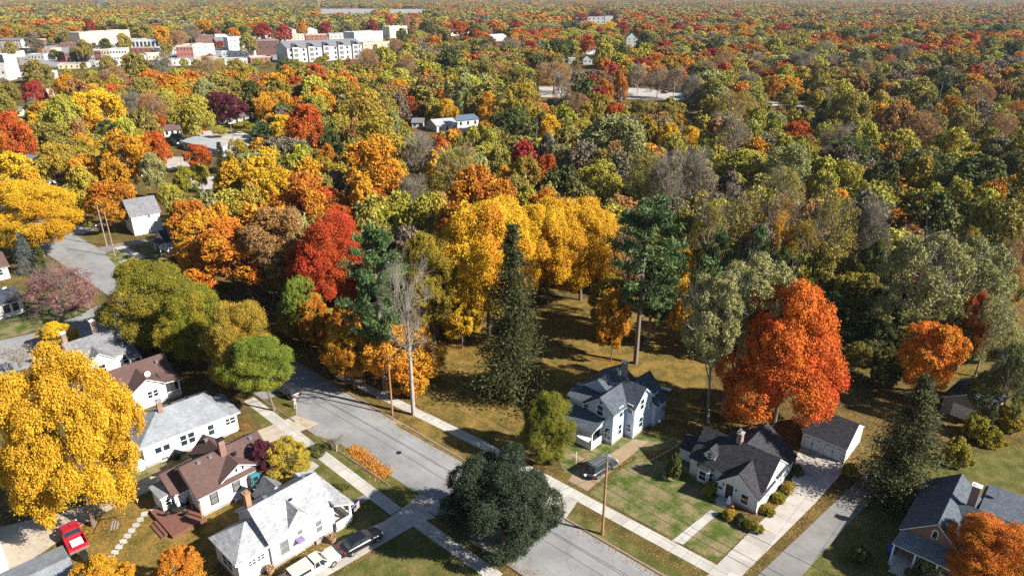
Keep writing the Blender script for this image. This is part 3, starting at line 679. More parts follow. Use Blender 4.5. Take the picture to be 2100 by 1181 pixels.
for x, y in ((1.5, -0.2), (1.6, -2.5)): m = MB(); m.box(x - 0.06, y - 0.06, 0.47, x + 0.06, y + 0.06, 2.5); m.build('post', 'pole_wood', d)
s = House('shed', 'tiny white lean-to shed with pale metal roof beside the brown deck', 'shed', loc=lw(-3.1, 2.8), wall='siding_white', roof='roof_silver')
s.body(0, 1.3, 0, 2.7, 2.3); s.shed([(-0.2, -0.2, 2.45), (1.5, -0.2, 2.65), (1.5, 2.9, 2.65), (-0.2, 2.9, 2.45)]); s.win('y', 0, -1, 0.65, 1.5, 0.6, 0.7); s.door('x', 0, -1, 1.3, 0.05, 0.8, 1.9, 'white'); s.done()

# white house with hipped silver roof
h = House('house', 'long white house with silvery hipped roof and a red brick chimney', 'house', px=(300, 957), ang=R(42.0), roof='roof_silver')
h.hip(0.0, 10.3, -0.3, 7.2, 3.2, 5.5, 3.3, 8.9, ry0=3.3, ov=0.5); h.foundation((0, 10.3, -0.3, 7.2))
h.hip(10.0, 11.9, -0.1, 5.4, 2.9, 3.7, 10.02, 10.6, ry0=2.6, ov=0.45)
h.chimney(3.6, 3.0, 4.8, 6.8, 0.6, 0.6, 'brick'); h.vent(5.0, 3.9, 5.2); h.vent(7.2, 3.9, 5.25); h.vent(8.6, 3.9, 5.2)
h.win('y', -0.3, -1, 1.7, 1.9, 0.75, 0.8, mull=False); h.win('y', -0.3, -1, 2.7, 1.9, 0.75, 0.8, mull=False); h.win('y', -0.3, -1, 4.8, 1.9, 0.75, 1.5); h.win('y', -0.3, -1, 5.8, 1.9, 0.75, 1.5)
h.win('y', -0.3, -1, 8.3, 1.9, 0.75, 1.5); h.win('y', -0.1, -1, 10.9, 2.0, 1.4, 0.9, cross=1); h.box('porch_rail', 'white', 10.2, -0.16, 0.8, 11.6, -0.101, 1.25)
h.win('y', -0.3, -1, 2.2, 0.35, 0.8, 0.4, mull=False); h.done()

# white gabled house with brown roof
h = House('house', 'white gable-fronted house with dark brown roof, dish and screened porch', 'house', px=(315, 830), roof='roof_brown', ang=R(46))
h.gable(-2.6, 2.1, -0.2, 4.2, 3.1, 4.6, 'y', ov=0.4, rake=0.35, ends=(1, 0)); h.gable(-8.0, 3.8, 1.4, 7.6, 3.1, 5.2, 'x', ov=0.4, rake=0.35)
h.shed([(1.8, -0.6, 3.25), (4.3, -0.9, 3.0), (4.3, 3.5, 3.2), (1.8, 3.5, 4.1)]); h.box('porch_floor', 'walk', 2.15, -0.4, 0, 4.0, 3.0, 0.45)
for xx, yy in ((3.9, -0.3), (3.9, 2.9)): h.post(xx, yy, 0.4, 2.95)
m = MB()
for i in range(9): x = 2.2 + i * 0.2; m.box(x, -0.33, 0.6, x + 0.04, -0.29, 1.2)
m.box(2.15, -0.35, 1.2, 3.9, -0.27, 1.27); m.build('railing', 'white', h.root)
h.win('y', -0.2, -1, -0.2, 1.9, 0.6, 1.0); h.win('y', -0.2, -1, 0.6, 1.9, 0.6, 1.0); h.dish(0.4, 0.6, 4.2, -30); h.vent(2.6, 3.4, 4.8, 'metal'); h.done()

# grey-roofed house with two chimneys
h = House('house', 'grey-roofed house with two brick chimneys, half hidden by the gold maple', 'house', px=(240, 740), roof='roof_grey', ang=R(47))
h.gable(-6.4, 1.7, -4.2, 4.6, 3.2, 5.5, 'x', yr=0.2, ov=0.4, rake=0.3); h.gable(-5.2, -1.4, -4.6, 0.2, 3.0, 4.5, 'y', ov=0.35, rake=0.3, ends=(1, 0))
h.chimney(-1.8, 1.0, 4.5, 7.6, 0.75, 0.7, 'brick_old', cap='white'); h.chimney(-6.0, 1.2, 4.2, 6.9, 0.65, 0.6, 'brick_old', cap='white'); h.vent(-0.5, -1.4, 4.7, 'metal'); h.vent(0.9, -3.0, 3.8)
h.win('y', -4.2, -1, 0.3, 1.8, 0.9, 1.2); h.win('y', -4.6, -1, -3.3, 1.8, 0.9, 1.3); h.shed([(0.2, -6.2, 2.6), (2.0, -6.2, 2.6), (2.0, -4.3, 3.1), (0.2, -4.3, 3.1)]); h.post(0.3, -6.1, 0, 2.5); h.post(1.9, -6.1, 0, 2.5); h.done()

# garage with silvery roof, lower left corner
h = House('garage', 'white outbuilding with plain silver-grey roof beside the red pickup', 'garage', px=(130, 1160), roof='roof_silver', ang=R(44))
h.gable(-9.0, 0.2, -6.6, -0.4, 2.5, 3.3, 'x', ov=0.35, rake=0.3, mat='roof_silver'); h.win('y', -6.6, -1, -3.0, 1.5, 0.8, 0.8); h.door('x', 0.2, 1, -3.0, 0.05); h.done()
h = House('shed', 'white metal-sided shed at the left edge above the silver roof', 'shed', px=(12, 1150), roof='white', ang=R(44))
h.gable(-6, 0.0, -2.5, 3.0, 2.4, 3.2, 'x', ov=0.1, rake=0.1, mat='white'); h.door('x', 0.0, 1, 0.0, 0.05, mat='white'); h.win('y', -2.5, -1, -2.0, 1.5, 0.7, 0.7); h.done()

# two-storey white house across the side street
h = House('house', 'tall white two-storey house with grey roof behind the leaf-strewn yard', 'house', px=(277, 484), ang=R(40), roof='roof_grey')
h.gable(0, 6.6, 0, 8.0, 5.2, 8.2, 'x', ov=0.4, rake=0.35); h.win('y', 0, -1, 4.0, 4.5, 0.7, 0.9); h.win('x', 0, -1, 2.5, 1.7, 0.8, 1.3); h.win('x', 0, -1, 4.6, 4.2, 0.8, 1.3)
h.gable(-0.02, -2.2, 1, 5, 2.6, 3.4, 'x', ov=0.3, rake=0.2) if False else None
h.done()
h = House('house', 'small dark-roofed white house hidden under the orange maples', 'house', px=(345, 520), ang=R(45), roof='roof_blue')
h.gable(0, 7, 0, 6, 2.9, 4.7, 'x', ov=0.4, rake=0.3); h.win('x', 0, -1, 2.0, 1.6, 0.8, 1.2); h.win('y', 0, -1, 3, 1.6, 0.8, 1.2); h.post(-1.4, 0.3, 0, 2.4); h.post(-1.4, 3.6, 0, 2.4); h.shed([(-1.7, 0, 2.5), (0, 0, 2.9), (0, 4, 2.9), (-1.7, 4, 2.5)]); h.done()
# white cottage at the left edge
h = House('house', 'white cottage with slate roof and a dish beside the pink crabapple', 'house', px=(52, 640), ang=R(50), roof='roof_blue')
h.gable(-9, 0, 0, 5.5, 2.8, 4.4, 'x', ov=0.35, rake=0.3); h.dish(-1.0, 4.6, 3.2, -30)
for a in (-1.2, -2.6, -5.0): h.win('y', 0, -1, a, 1.6, 0.8, 1.3, frame='door_dark')
h.done()
h = House('house', 'white house with tan eaves tucked under the blue spruce', 'house', px=(22, 570), ang=R(47), roof='roof_brown')
h.gable(-8, 0, 0, 6, 3.0, 5.0, 'x', ov=0.5, rake=0.4); h.win('y', 0, -1, -1.5, 1.7, 0.9, 1.2); h.win('y', 0, -1, -4, 1.7, 0.9, 1.2); h.done()
# far right garage under the orange maple
h = House('garage', 'grey garage with white door under the small orange maple', 'garage', px=(1928, 842), ang=R(40), wall='stone', roof='roof_blue')
h.gable(0, 7.0, -5.5, 0, 2.5, 4.2, 'x', ov=0.35, rake=0.35)
d = MB(); d.box(-0.05, -4.2, 0.05, 0.02, -1.3, 2.1); d.build('garage_door', 'white', h.root); h.win('y', -5.5, -1, 3, 1.5, 0.8, 0.8); h.done()
# ---------------------------------------------------------------- farther houses and the town
M['roof_white'] = worn('roof_white', (0.38, 0.38, 0.39), 0.2, 0.15, 0.7, fine=1.0)
M['plaster'] = worn('plaster', (0.50, 0.49, 0.475), 0.25, 0.2, 0.8, fine=1.5); M['plaster_cream'] = worn('plaster_cream', (0.62, 0.54, 0.40), 0.15, 0.2, 0.8, fine=1.5)
M['plaster_tan'] = worn('plaster_tan', (0.50, 0.38, 0.29), 0.15, 0.2, 0.8, fine=1.5); M['brick_far'] = worn('brick_far', (0.28, 0.12, 0.09), 0.25, 0.2, 0.9, fine=1.5); M['brick_dark'] = worn('brick_dark', (0.16, 0.085, 0.07), 0.25, 0.2, 0.9, fine=1.5)
M['shingle_far'] = worn('shingle_far', (0.17, 0.17, 0.18), 0.2, 0.3, 0.9, fine=2); M['shingle_brown'] = worn('shingle_brown', (0.13, 0.085, 0.075), 0.2, 0.3, 0.9, fine=2)
M['roof_green'] = worn('roof_green', (0.05, 0.16, 0.12), 0.2, 0.3, 0.8); M['roof_sky'] = worn('roof_sky', (0.10, 0.15, 0.21), 0.2, 0.3, 0.8)
HOUSES_FAR = []
def block(name, label, cat, a, b, ytop, depth, wall, roof, style='flat', rows=0, cols=0, ww=1.0, wh=1.5, group=None, hmin=3.0, frac=0.62, wmat='glass'):
    A, B = at(*a), at(*b); d = B - A; L = d.length; ang = math.atan2(d.y, d.x)
    mid = (A + B) / 2; H = max(hmin, height_at((mid.x, mid.y), ytop))
    t = thing(name, label, cat, (A.x, A.y, 0), ang, group); HOUSES_FAR.append((A, B, depth, ang, L, H))
    W = MB()
    if style == 'flat':
        W.box(0, 0, 0, L, depth, H); W.build('wall', wall, t)
        m = MB(); m.box(0.3, 0.3, H, L - 0.3, depth - 0.3, H + 0.08); m.build('roof', roof, t)
        p = MB()
        for q in ((-0.1, -0.1, L + 0.1, 0.28), (-0.1, depth - 0.28, L + 0.1, depth + 0.1), (-0.1, 0.282, 0.28, depth - 0.282), (L - 0.28, 0.282, L + 0.1, depth - 0.282)): p.box(q[0], q[1], H - 0.2, q[2], q[3], H + 0.55)
        p.build('parapet', wall if wall != 'brick_far' else 'plaster_tan', t)
        if L > 12:
            for i in range(int(L / 11)):
                u = MB(); x = rnd.uniform(2, L - 4); y = rnd.uniform(1.5, max(2, depth - 3)); u.box(x, y, H, x + 1.6, y + 1.3, H + 1.0); u.box(x + 0.2, y + 0.2, H + 1.0, x + 1.4, y + 1.1, H + 1.25); u.build('roof_unit', 'metal', t)
        zt = H
    else:
        ze = H * frac; W.box(0, 0, 0, L, depth, ze)
        m = MB()
        if style == 'gable':
            o = len(W.V); W.V += [Vector(v) for v in ((0.01, 0, ze), (0.01, depth, ze), (0.01, depth / 2, H - 0.05), (L - 0.01, 0, ze), (L - 0.01, depth, ze), (L - 0.01, depth / 2, H - 0.05))]; W.F += [(o, o + 2, o + 1), (o + 3, o + 4, o + 5)]
            s = (H - ze) / (depth / 2)
            m.slab([(-0.4, -0.4, ze - 0.4 * s + 0.15), (L + 0.4, -0.4, ze - 0.4 * s + 0.15), (L + 0.4, depth / 2, H + 0.15), (-0.4, depth / 2, H + 0.15)], 0.15)
            m.slab([(-0.4, depth + 0.4, ze - 0.4 * s + 0.15), (L + 0.4, depth + 0.4, ze - 0.4 * s + 0.15), (L + 0.4, depth / 2, H + 0.15), (-0.4, depth / 2, H + 0.15)], 0.15)
        else:   # gable end towards the front
            o = len(W.V); W.V += [Vector(v) for v in ((0, 0.01, ze), (L, 0.01, ze), (L / 2, 0.01, H - 0.05), (0, depth - 0.01, ze), (L, depth - 0.01, ze), (L / 2, depth - 0.01, H - 0.05))]; W.F += [(o, o + 1, o + 2), (o + 3, o + 5, o + 4)]
            s = (H - ze) / (L / 2)
            m.slab([(-0.4, -0.4, ze - 0.4 * s + 0.15), (-0.4, depth + 0.4, ze - 0.4 * s + 0.15), (L / 2, depth + 0.4, H + 0.15), (L / 2, -0.4, H + 0.15)], 0.15)
            m.slab([(L + 0.4, -0.4, ze - 0.4 * s + 0.15), (L + 0.4, depth + 0.4, ze - 0.4 * s + 0.15), (L / 2, depth + 0.4, H + 0.15), (L / 2, -0.4, H + 0.15)], 0.15)
        W.build('wall', wall, t); m.build('roof', roof, t); zt = ze
    for r_ in range(rows):
        for c in range(cols):
            x = L * (c + 0.5) / cols; z = zt * (r_ + 0.55) / rows
            w_ = min(ww, L / cols * 0.55); h_ = min(wh, zt / rows * 0.55)
            f = MB(); f.box(x - w_ / 2, -0.06, z - h_ / 2, x + w_ / 2, 0.05, z + h_ / 2); f.build('window', wmat, t)
    return t, L, H
B_ = block
# mid distance houses
B_('house', 'white house with brown roof behind the red maples, left of the metal shed', 'house', (338, 281), (372, 278), 259, 9, 'siding_white', 'shingle_brown', 'gable', 1, 3)
B_('house', 'small brown-roofed porch house just left of the long metal shed', 'house', (360, 296), (384, 293), 276, 5, 'siding_white', 'shingle_brown', 'gable', 1, 2)
t, L, H = B_('shed', 'long white metal-roofed shed beside the red-orange maple', 'shed', (377, 306), (448, 323), 291, 9, 'siding_pale', 'roof_white', 'gable', 1, 5, 0.9, 1.0, frac=0.7)
B_('house', 'long white house with maroon-shaded roof under the purple tree', 'house', (450, 257), (522, 247), 237, 8, 'siding_white', 'shingle_brown', 'gable', 1, 5)
B_('house', 'grey-roofed white house at the left edge behind the big yellow maple', 'house', (36, 352), (82, 362), 326, 9, 'siding_white', 'roof_grey', 'gable', 1, 3)
B_('house', 'narrow white house with porch between the big yellow maple and the olive trees', 'house', (84, 400), (122, 392), 362, 8, 'siding_white', 'shingle_brown', 'front', 2, 2)
B_('house', 'low grey-roofed house at the left edge below the crimson trees', 'house', (4, 240), (46, 238), 223, 10, 'plaster_cream', 'shingle_far', 'gable', 1, 3)
B_('house', 'white house peeking out below the yellow trees left of the mauve tree', 'house', (228, 248), (252, 248), 231, 8, 'siding_white', 'shingle_far', 'front', 1, 2)
B_('house', 'white-roofed low building beside the crimson tree near the left edge', 'building', (92, 199), (118, 197), 189, 8, 'plaster', 'roof_white', 'flat', 1, 3)
B_('house', 'white cottage roof glimpsed under the orange maple near the road patch', 'house', (290, 362), (312, 360), 348, 7, 'siding_white', 'roof_silver', 'gable', 1, 2)
B_('building', 'white flat-roofed building glimpsed among the bare trees in mid picture', 'building', (896, 272), (938, 268), 248, 12, 'plaster', 'roof_white', 'gable', 1, 3)
B_('building', 'blue-grey roofed building touching the orange maple in mid picture', 'building', (938, 262), (982, 258), 240, 12, 'plaster', 'roof_sky', 'gable', 1, 3, frac=0.7)
B_('building', 'small grey-roofed building left of the white one among the bare trees', 'building', (845, 262), (868, 262), 246, 9, 'plaster', 'shingle_far', 'gable', 1, 2)
B_('house', 'white gabled house alone in the woods before the sage trees', 'house', (1196, 133), (1214, 133), 113, 9, 'plaster', 'shingle_far', 'front', 1, 2)
B_('house', 'low white outbuilding left of the lone white gabled house', 'house', (1166, 131), (1180, 131), 121, 7, 'plaster', 'roof_white', 'flat', 1, 2)
B_('house', 'house with bright blue roof above the lone white gabled house', 'house', (1202, 112), (1221, 111), 99, 9, 'plaster', 'roof_sky', 'gable', 1, 2)
B_('house', 'tall white house with green hipped roof among orange trees', 'house', (1284, 96), (1306, 96), 67, 9, 'plaster', 'roof_green', 'front', 3, 2)
B_('building', 'long pale institutional block with a stair tower on the wooded skyline', 'building', (1176, 50), (1250, 50), 36, 18, 'plaster', 'roof_white', 'flat', 2, 8, 3, 2)
B_('building', 'pale stair tower at the end of the long institutional block', 'tower', (1240, 52), (1256, 52), 34, 9, 'plaster', 'roof_white', 'flat')
# the town
B_('building', 'tallest white windowless hall at the left edge of the town', 'building', (18, 160), (44, 158), 114, 16, 'plaster', 'roof_white', 'flat')
B_('building', 'lower white hall cut by the left edge beside the tallest white one', 'building', (-30, 168), (17, 167), 135, 14, 'plaster', 'roof_white', 'flat', 1, 4)
B_('building', 'long low white building with brick base right of the tallest white hall', 'building', (46, 172), (110, 170), 151, 14, 'plaster', 'roof_white', 'flat', 1, 6)
B_('apartment_building', 'pink and white gabled apartment row at the far left edge', 'apartment building', (2, 99), (46, 99), 79, 14, 'plaster', 'shingle_far', 'gable', 3, 8, 1.6, 1.8, frac=0.8, wmat='brick_far')
B_('building', 'long tan brick building with white roof below the apartment row', 'building', (40, 114), (108, 114), 101, 16, 'plaster_tan', 'roof_white', 'flat', 1, 8)
B_('building', 'grey flat building behind the parked cars left of the five-storey hotel', 'building', (126, 98), (158, 97), 89, 14, 'brick_dark', 'shingle_far', 'flat', 1, 4)
B_('hotel', 'five-storey tan block with white balconies', 'hotel', (168, 96), (270, 88), 65, 16, 'plaster_tan', 'roof_white', 'flat', 5, 9, 3.2, 1.4, wmat='plaster')
B_('building', 'white arcaded hall with arched bays in front of the bare grey trees', 'building', (256, 103), (328, 102), 82, 18, 'plaster', 'roof_white', 'flat', 1, 9, 2.2, 5.0)
B_('building', 'brick building under the white arcaded hall', 'building', (264, 110), (316, 110), 99, 8, 'brick_far', 'roof_white', 'flat', 1, 5)
B_('shop', 'dark brick shop at the left end of the painted shop row', 'shop', (136, 128), (162, 126), 109, 14, 'brick_dark', 'roof_white', 'flat', 2, 3)
B_('shop', 'dark side of the corner shop in the painted row', 'shop', (163, 127), (180, 127), 104, 16, 'brick_dark', 'shingle_far', 'flat', 2, 2)
B_('shop', 'white shop front between dark corner and red front in the row', 'shop', (180.5, 127), (196, 127), 105, 16, 'plaster', 'shingle_far', 'flat', 2, 3)
B_('shop', 'red shop front in the painted row', 'shop', (196.5, 127), (210, 127), 105, 16, 'brick_far', 'shingle_far', 'flat', 2, 3)
B_('shop', 'cream shop front just right of the red one', 'shop', (210.5, 127), (228, 127), 104, 16, 'plaster_cream', 'shingle_far', 'flat', 2, 3)
B_('shop', 'long white shop front at the right end of the painted row', 'shop', (228.5, 127), (264, 126), 102, 16, 'plaster', 'roof_white', 'flat', 2, 6)
B_('building', 'low grey-roofed building in front of the painted shop row', 'building', (120, 142), (176, 141), 134, 12, 'plaster_cream', 'shingle_far', 'flat', 1, 5)
B_('building', 'red brick block beside the cream one in mid town', 'building', (364, 119), (398, 118), 96, 16, 'brick_far', 'roof_white', 'flat', 2, 5)
B_('building', 'cream block right of the red brick one in mid town', 'building', (398.5, 116), (442, 112), 92, 16, 'plaster_cream', 'roof_white', 'flat', 2, 6)
B_('building', 'dark red brick building behind the cream block', 'building', (402, 92), (440, 90), 73, 16, 'brick_dark', 'shingle_far', 'flat', 2, 5)
B_('building', 'dark hipped pavilion between brick and white buildings', 'building', (444, 97), (470, 96), 77, 14, 'brick_dark', 'shingle_far', 'gable', 1, 3)
B_('building', 'bright white hall with rounded parapet in mid town', 'building', (470, 104), (518, 102), 78, 18, 'plaster', 'roof_white', 'flat', 2, 5)
B_('building', 'low pale canopy building in front of the bright white hall', 'building', (455, 118), (522, 117), 107, 12, 'plaster', 'roof_white', 'flat', 1, 6)
B_('building', 'large plain brown brick warehouse left of the big apartments', 'building', (513, 114), (572, 113), 85, 20, 'brick_dark', 'roof_white', 'flat', 1, 4)
t, L, H = B_('apartment_building', 'large white apartment building with grey roof and rows of balconies', 'apartment building', (592, 130), (744, 120), 84, 22, 'plaster', 'shingle_far', 'gable', 3, 12, 1.8, 2.0, frac=0.72)
for i in range(5):
    x = L * (i + 0.5) / 5; g = MB(); ze = H * 0.72
    g.box(x - 3, -1.6, 0, x + 3, 0.1, ze + 0.5); g.build('bay', 'plaster', t)
    q = MB(); q.slab([(x - 3.5, -2, ze + 0.4), (x, -2, ze + 3.4), (x, 8, ze + 3.4), (x - 3.5, 8, ze + 0.4)], 0.2); q.slab([(x + 3.5, -2, ze + 0.4), (x, -2, ze + 3.4), (x, 8, ze + 3.4), (x + 3.5, 8, ze + 0.4)], 0.2); q.build('bay_roof', 'shingle_far', t)
    for k in range(3):
        v = MB(); v.box(x - 1.9, -1.68, ze * (k + 0.2) / 3, x + 1.9, -1.55, ze * (k + 0.85) / 3); v.build('balcony', 'glass_soft', t)
B_('building', 'white stepped building behind the large white apartments', 'building', (728, 90), (786, 86), 66, 20, 'plaster', 'roof_white', 'flat', 2, 6)
B_('building', 'low white building with long flat roof left of the stepped one', 'building', (676, 84), (730, 83), 70, 18, 'plaster', 'roof_white', 'flat', 1, 6)
B_('building', 'grey low building right of the large white apartments', 'building', (745, 101), (800, 98), 87, 14, 'plaster_tan', 'shingle_far', 'flat', 1, 5)
B_('building', 'cream stone hall beneath the brick bell tower', 'building', (800, 79), (836, 77), 55, 16, 'plaster_cream', 'roof_white', 'flat', 2, 3)
B_('tower', 'slim brick bell tower rising above the cream stone hall', 'tower', (831, 66), (840, 66), 34, 5, 'brick_far', 'roof_white', 'flat', 1, 1)
B_('tower', 'slender brick chimney stack among red trees', 'chimney', (1006, 80), (1010, 80), 59, 2, 'brick_far', 'roof_white', 'flat')
B_('building', 'white roofed building beside the slender brick chimney stack', 'building', (1012, 86), (1040, 84), 71, 16, 'plaster', 'roof_white', 'gable', 1, 3)
B_('house', 'white gabled church-like house left of the dark conifer in the town', 'house', (882, 68), (899, 68), 51, 12, 'plaster', 'shingle_far', 'front', 1, 2)
B_('house', 'wide pale house among orange trees right of the church-like house', 'house', (925, 74), (963, 72), 61, 12, 'plaster', 'shingle_far', 'gable', 1, 4)
B_('house', 'white gabled house highest above the brown brick warehouse', 'house', (530, 80), (556, 79), 62, 12, 'plaster', 'shingle_far', 'front', 2, 3)
B_('house', 'white gabled house second from the left above the warehouse', 'house', (580, 72), (608, 71), 56, 12, 'plaster', 'shingle_far', 'front', 2, 3)
B_('house', 'white gabled house third from the left above the warehouse', 'house', (624, 72), (652, 71), 56, 12, 'plaster', 'shingle_far', 'front', 2, 3)
B_('building', 'cream two-storey row left of the white gabled houses', 'building', (575, 84), (625, 83), 72, 14, 'plaster_cream', 'roof_white', 'flat', 2, 6)
B_('building', 'brick and white row under the white gabled houses', 'building', (628, 86), (672, 85), 72, 14, 'brick_far', 'roof_white', 'flat', 2, 5)
B_('warehouse', 'long white warehouse on the horizon, left of two', 'warehouse', (655, 29), (765, 29), 20, 60, 'plaster', 'roof_white', 'flat')
B_('warehouse', 'long white warehouse on the horizon, right of two', 'warehouse', (798, 28), (870, 28), 20.5, 60, 'plaster', 'roof_white', 'flat')
B_('building', 'distant blue-grey building on the horizon above the town', 'building', (200, 8), (215, 8), 0.5, 30, 'metal', 'metal', 'flat')

LOW = [((58, 124), (92, 124), 113, 'plaster', 'roof_white', 'low white building below the long tan brick one'), ((100, 122), (124, 121), 112, 'plaster_tan', 'shingle_far', 'small tan building just left of the dark end shop'), ((196, 137), (240, 136), 128, 'plaster', 'shingle_far', 'low white-walled building in front of the red shop front'),
 ((268, 128), (300, 127), 117, 'plaster', 'roof_white', 'low white building right of the painted shop row'), ((304, 124), (345, 122), 111, 'plaster_cream', 'roof_white', 'low cream building left of the red brick town block'), ((330, 112), (362, 110), 99, 'plaster', 'shingle_far', 'white building between arcaded hall and red brick block'), ((345, 136), (392, 134), 125, 'plaster', 'roof_white', 'long low white building below the red brick town block'),
 ((400, 132), (452, 130), 120, 'plaster_tan', 'roof_white', 'long low tan building below the cream town block'), ((462, 134), (508, 132), 122, 'plaster', 'shingle_far', 'low white building below the canopy building'), ((515, 130), (560, 128), 118, 'brick_far', 'roof_white', 'low red brick building below the brown warehouse'), ((356, 92), (398, 90), 79, 'plaster_tan', 'roof_white', 'tan building behind and left of the dark red brick one'),
 ((60, 92), (96, 91), 82, 'brick_far', 'shingle_far', 'low red building between apartment row and hotel'), ((442, 84), (486, 83), 72, 'plaster', 'roof_white', 'white building right of the dark red brick one'), ((492, 90), (526, 89), 78, 'brick_far', 'roof_white', 'red brick building behind the brown warehouse'), ((6, 118), (34, 118), 107, 'plaster_cream', 'shingle_far', 'cream building behind the tallest white hall')]
for a, b, yt, wl, rf, lb in LOW: block('building', lb, 'building', a, b, yt, 13, wl, rf, 'flat', 1, 5)
for i, (x, y, lb) in enumerate(((246, 131, 'below the long white shop front'), (176, 132, 'beside the dark corner shop'), (320, 131, 'by the low cream building'), (395, 127, 'between red brick block and low tan building'), (458, 124, 'by the canopy building'), (70, 97, 'below the low red building'))):
    pass
# ---------------------------------------------------------------- vehicles
def ring(x, hw, z0, z1, r=0.12, top=1.0):
    """a rounded cross-section at station x; top = how much narrower the upper edge is"""
    t = hw * top
    return [(x, -hw + r, z0), (x, hw - r, z0), (x, hw, z0 + r), (x, hw, (z0 + z1) / 2), (x, t, z1 - r), (x, t - r, z1), (x, -t + r, z1), (x, -t, z1 - r), (x, -hw, (z0 + z1) / 2), (x, -hw, z0 + r)]
def wheel(parent, x, y, r=0.33, wd=0.22):
    s = 1 if y > 0 else -1
    t = MB(); n = 16; rr = []
    for (q, yy) in ((r * 0.62, -wd / 2), (r * 0.93, -wd / 2), (r, -wd / 3), (r, wd / 3), (r * 0.93, wd / 2), (r * 0.62, wd / 2)):
        rr.append([(x + q * math.cos(2 * math.pi * k / n), y + yy, r + q * math.sin(2 * math.pi * k / n)) for k in range(n)])
    t.loft(rr); w_ = t.build('wheel', 'rubber', parent)
    k = MB(); k.loft([[(x + q * math.cos(2 * math.pi * a / n), y + s * yy, r + q * math.sin(2 * math.pi * a / n)) for a in range(n)] for q, yy in ((r * 0.62, wd / 2 - 0.02), (r * 0.6, wd / 2 + 0.012), (r * 0.15, wd / 2 + 0.025))]); k.build('rim', 'metal', w_)
def glasshouse(t, rows, roofz, paint, name='window'):
    """rows: base x0,x1, half width, z; roof x0,x1, half width"""
    (b0, b1, bw, bz), (r0, r1, rw) = rows
    B4 = [(b0, -bw, bz), (b1, -bw, bz), (b1, bw, bz), (b0, bw, bz)]; T4 = [(r0, -rw, roofz), (r1, -rw, roofz), (r1, rw, roofz), (r0, rw, roofz)]
    m = MB(); m.loft([B4, T4]); m.build(name, 'glass', t)
    f = MB(); f.slab([(r0 - 0.05, -rw - 0.03, roofz + 0.05), (r1 + 0.05, -rw - 0.03, roofz + 0.05), (r1 + 0.05, rw + 0.03, roofz + 0.05), (r0 - 0.05, rw + 0.03, roofz + 0.05)], 0.07); f.build('car_roof', paint, t)
    p = MB()
    for i in range(4): p.tube([Vector(B4[i]), Vector(T4[i])], 0.045, 6)
    for s in (-1, 1): p.tube([((b0 + b1) / 2 - 0.1, s * (bw + 0.005), bz), ((r0 + r1) / 2, s * (rw + 0.005), roofz)], 0.045, 6)
    p.build('pillar_frame', paint, t)
def lights(t, xf, xr, y, zf, zr):
    for s in (-1, 1):
        a = MB(); a.box(xf - 0.12, s * y - 0.17, zf - 0.07, xf + 0.02, s * y + 0.17, zf + 0.07); a.build('headlight', 'lens_clear', t)
        a = MB(); a.box(xr - 0.03, s * y - 0.16, zr - 0.09, xr + 0.1, s * y + 0.16, zr + 0.09); a.build('taillight', 'lens_red', t)
def mirrors(t, x, y, z, paint):
    for s in (-1, 1): a = MB(); a.box(x - 0.06, s * y - 0.1, z - 0.06, x + 0.08, s * y + 0.1, z + 0.08); a.build('mirror', paint, t)
def sedan(label, p, ang, paint, L=4.8, W=1.82, suv=False, name='parked_car', cat='car', group=None):
    t = thing(name, label, cat, (p.x, p.y, 0.03), ang, group); h = W / 2; l = L / 2
    hz, dz, rz = (1.0, 1.0, 1.68) if suv else (0.88, 0.95, 1.44)
    S = [(-l, 0.80, 0.40, dz - 0.20), (-l + 0.12, 0.94, 0.32, dz - 0.04), (-l + 0.5, 1.0, 0.26, dz), (-0.9, 1.0, 0.24, dz + 0.02), (0.9, 1.0, 0.24, hz + 0.04), (l - 0.7, 0.99, 0.25, hz - 0.06), (l - 0.2, 0.93, 0.30, hz - 0.18), (l, 0.80, 0.38, hz - 0.32)]
    m = MB(); m.loft([ring(x, h * f, a, b, 0.1, 0.94) for x, f, a, b in S]); m.build('body', paint, t, smooth=False)
    if suv: glasshouse(t, ((-l + 0.15, l - 1.25, h * 0.9, dz), (-l + 0.45, l - 2.1, h * 0.76)), rz, paint)
    else: glasshouse(t, ((-l + 0.55, l - 1.25, h * 0.88, dz), (-l + 1.35, l - 2.15, h * 0.7)), rz, paint)
    for x in (-l + 0.85, l - 0.9):
        for y in (-h + 0.1, h - 0.1): wheel(t, x, y, 0.36 if suv else 0.32)
    lights(t, l - 0.08, -l + 0.03, h * 0.68, hz - 0.22, dz - 0.18); mirrors(t, l - 1.55, h + 0.02, dz + 0.08, paint)
    b = MB(); b.box(-l - 0.02, -0.26, 0.5, -l + 0.06, 0.26, 0.63); b.build('number_plate', 'white', t)
    return t
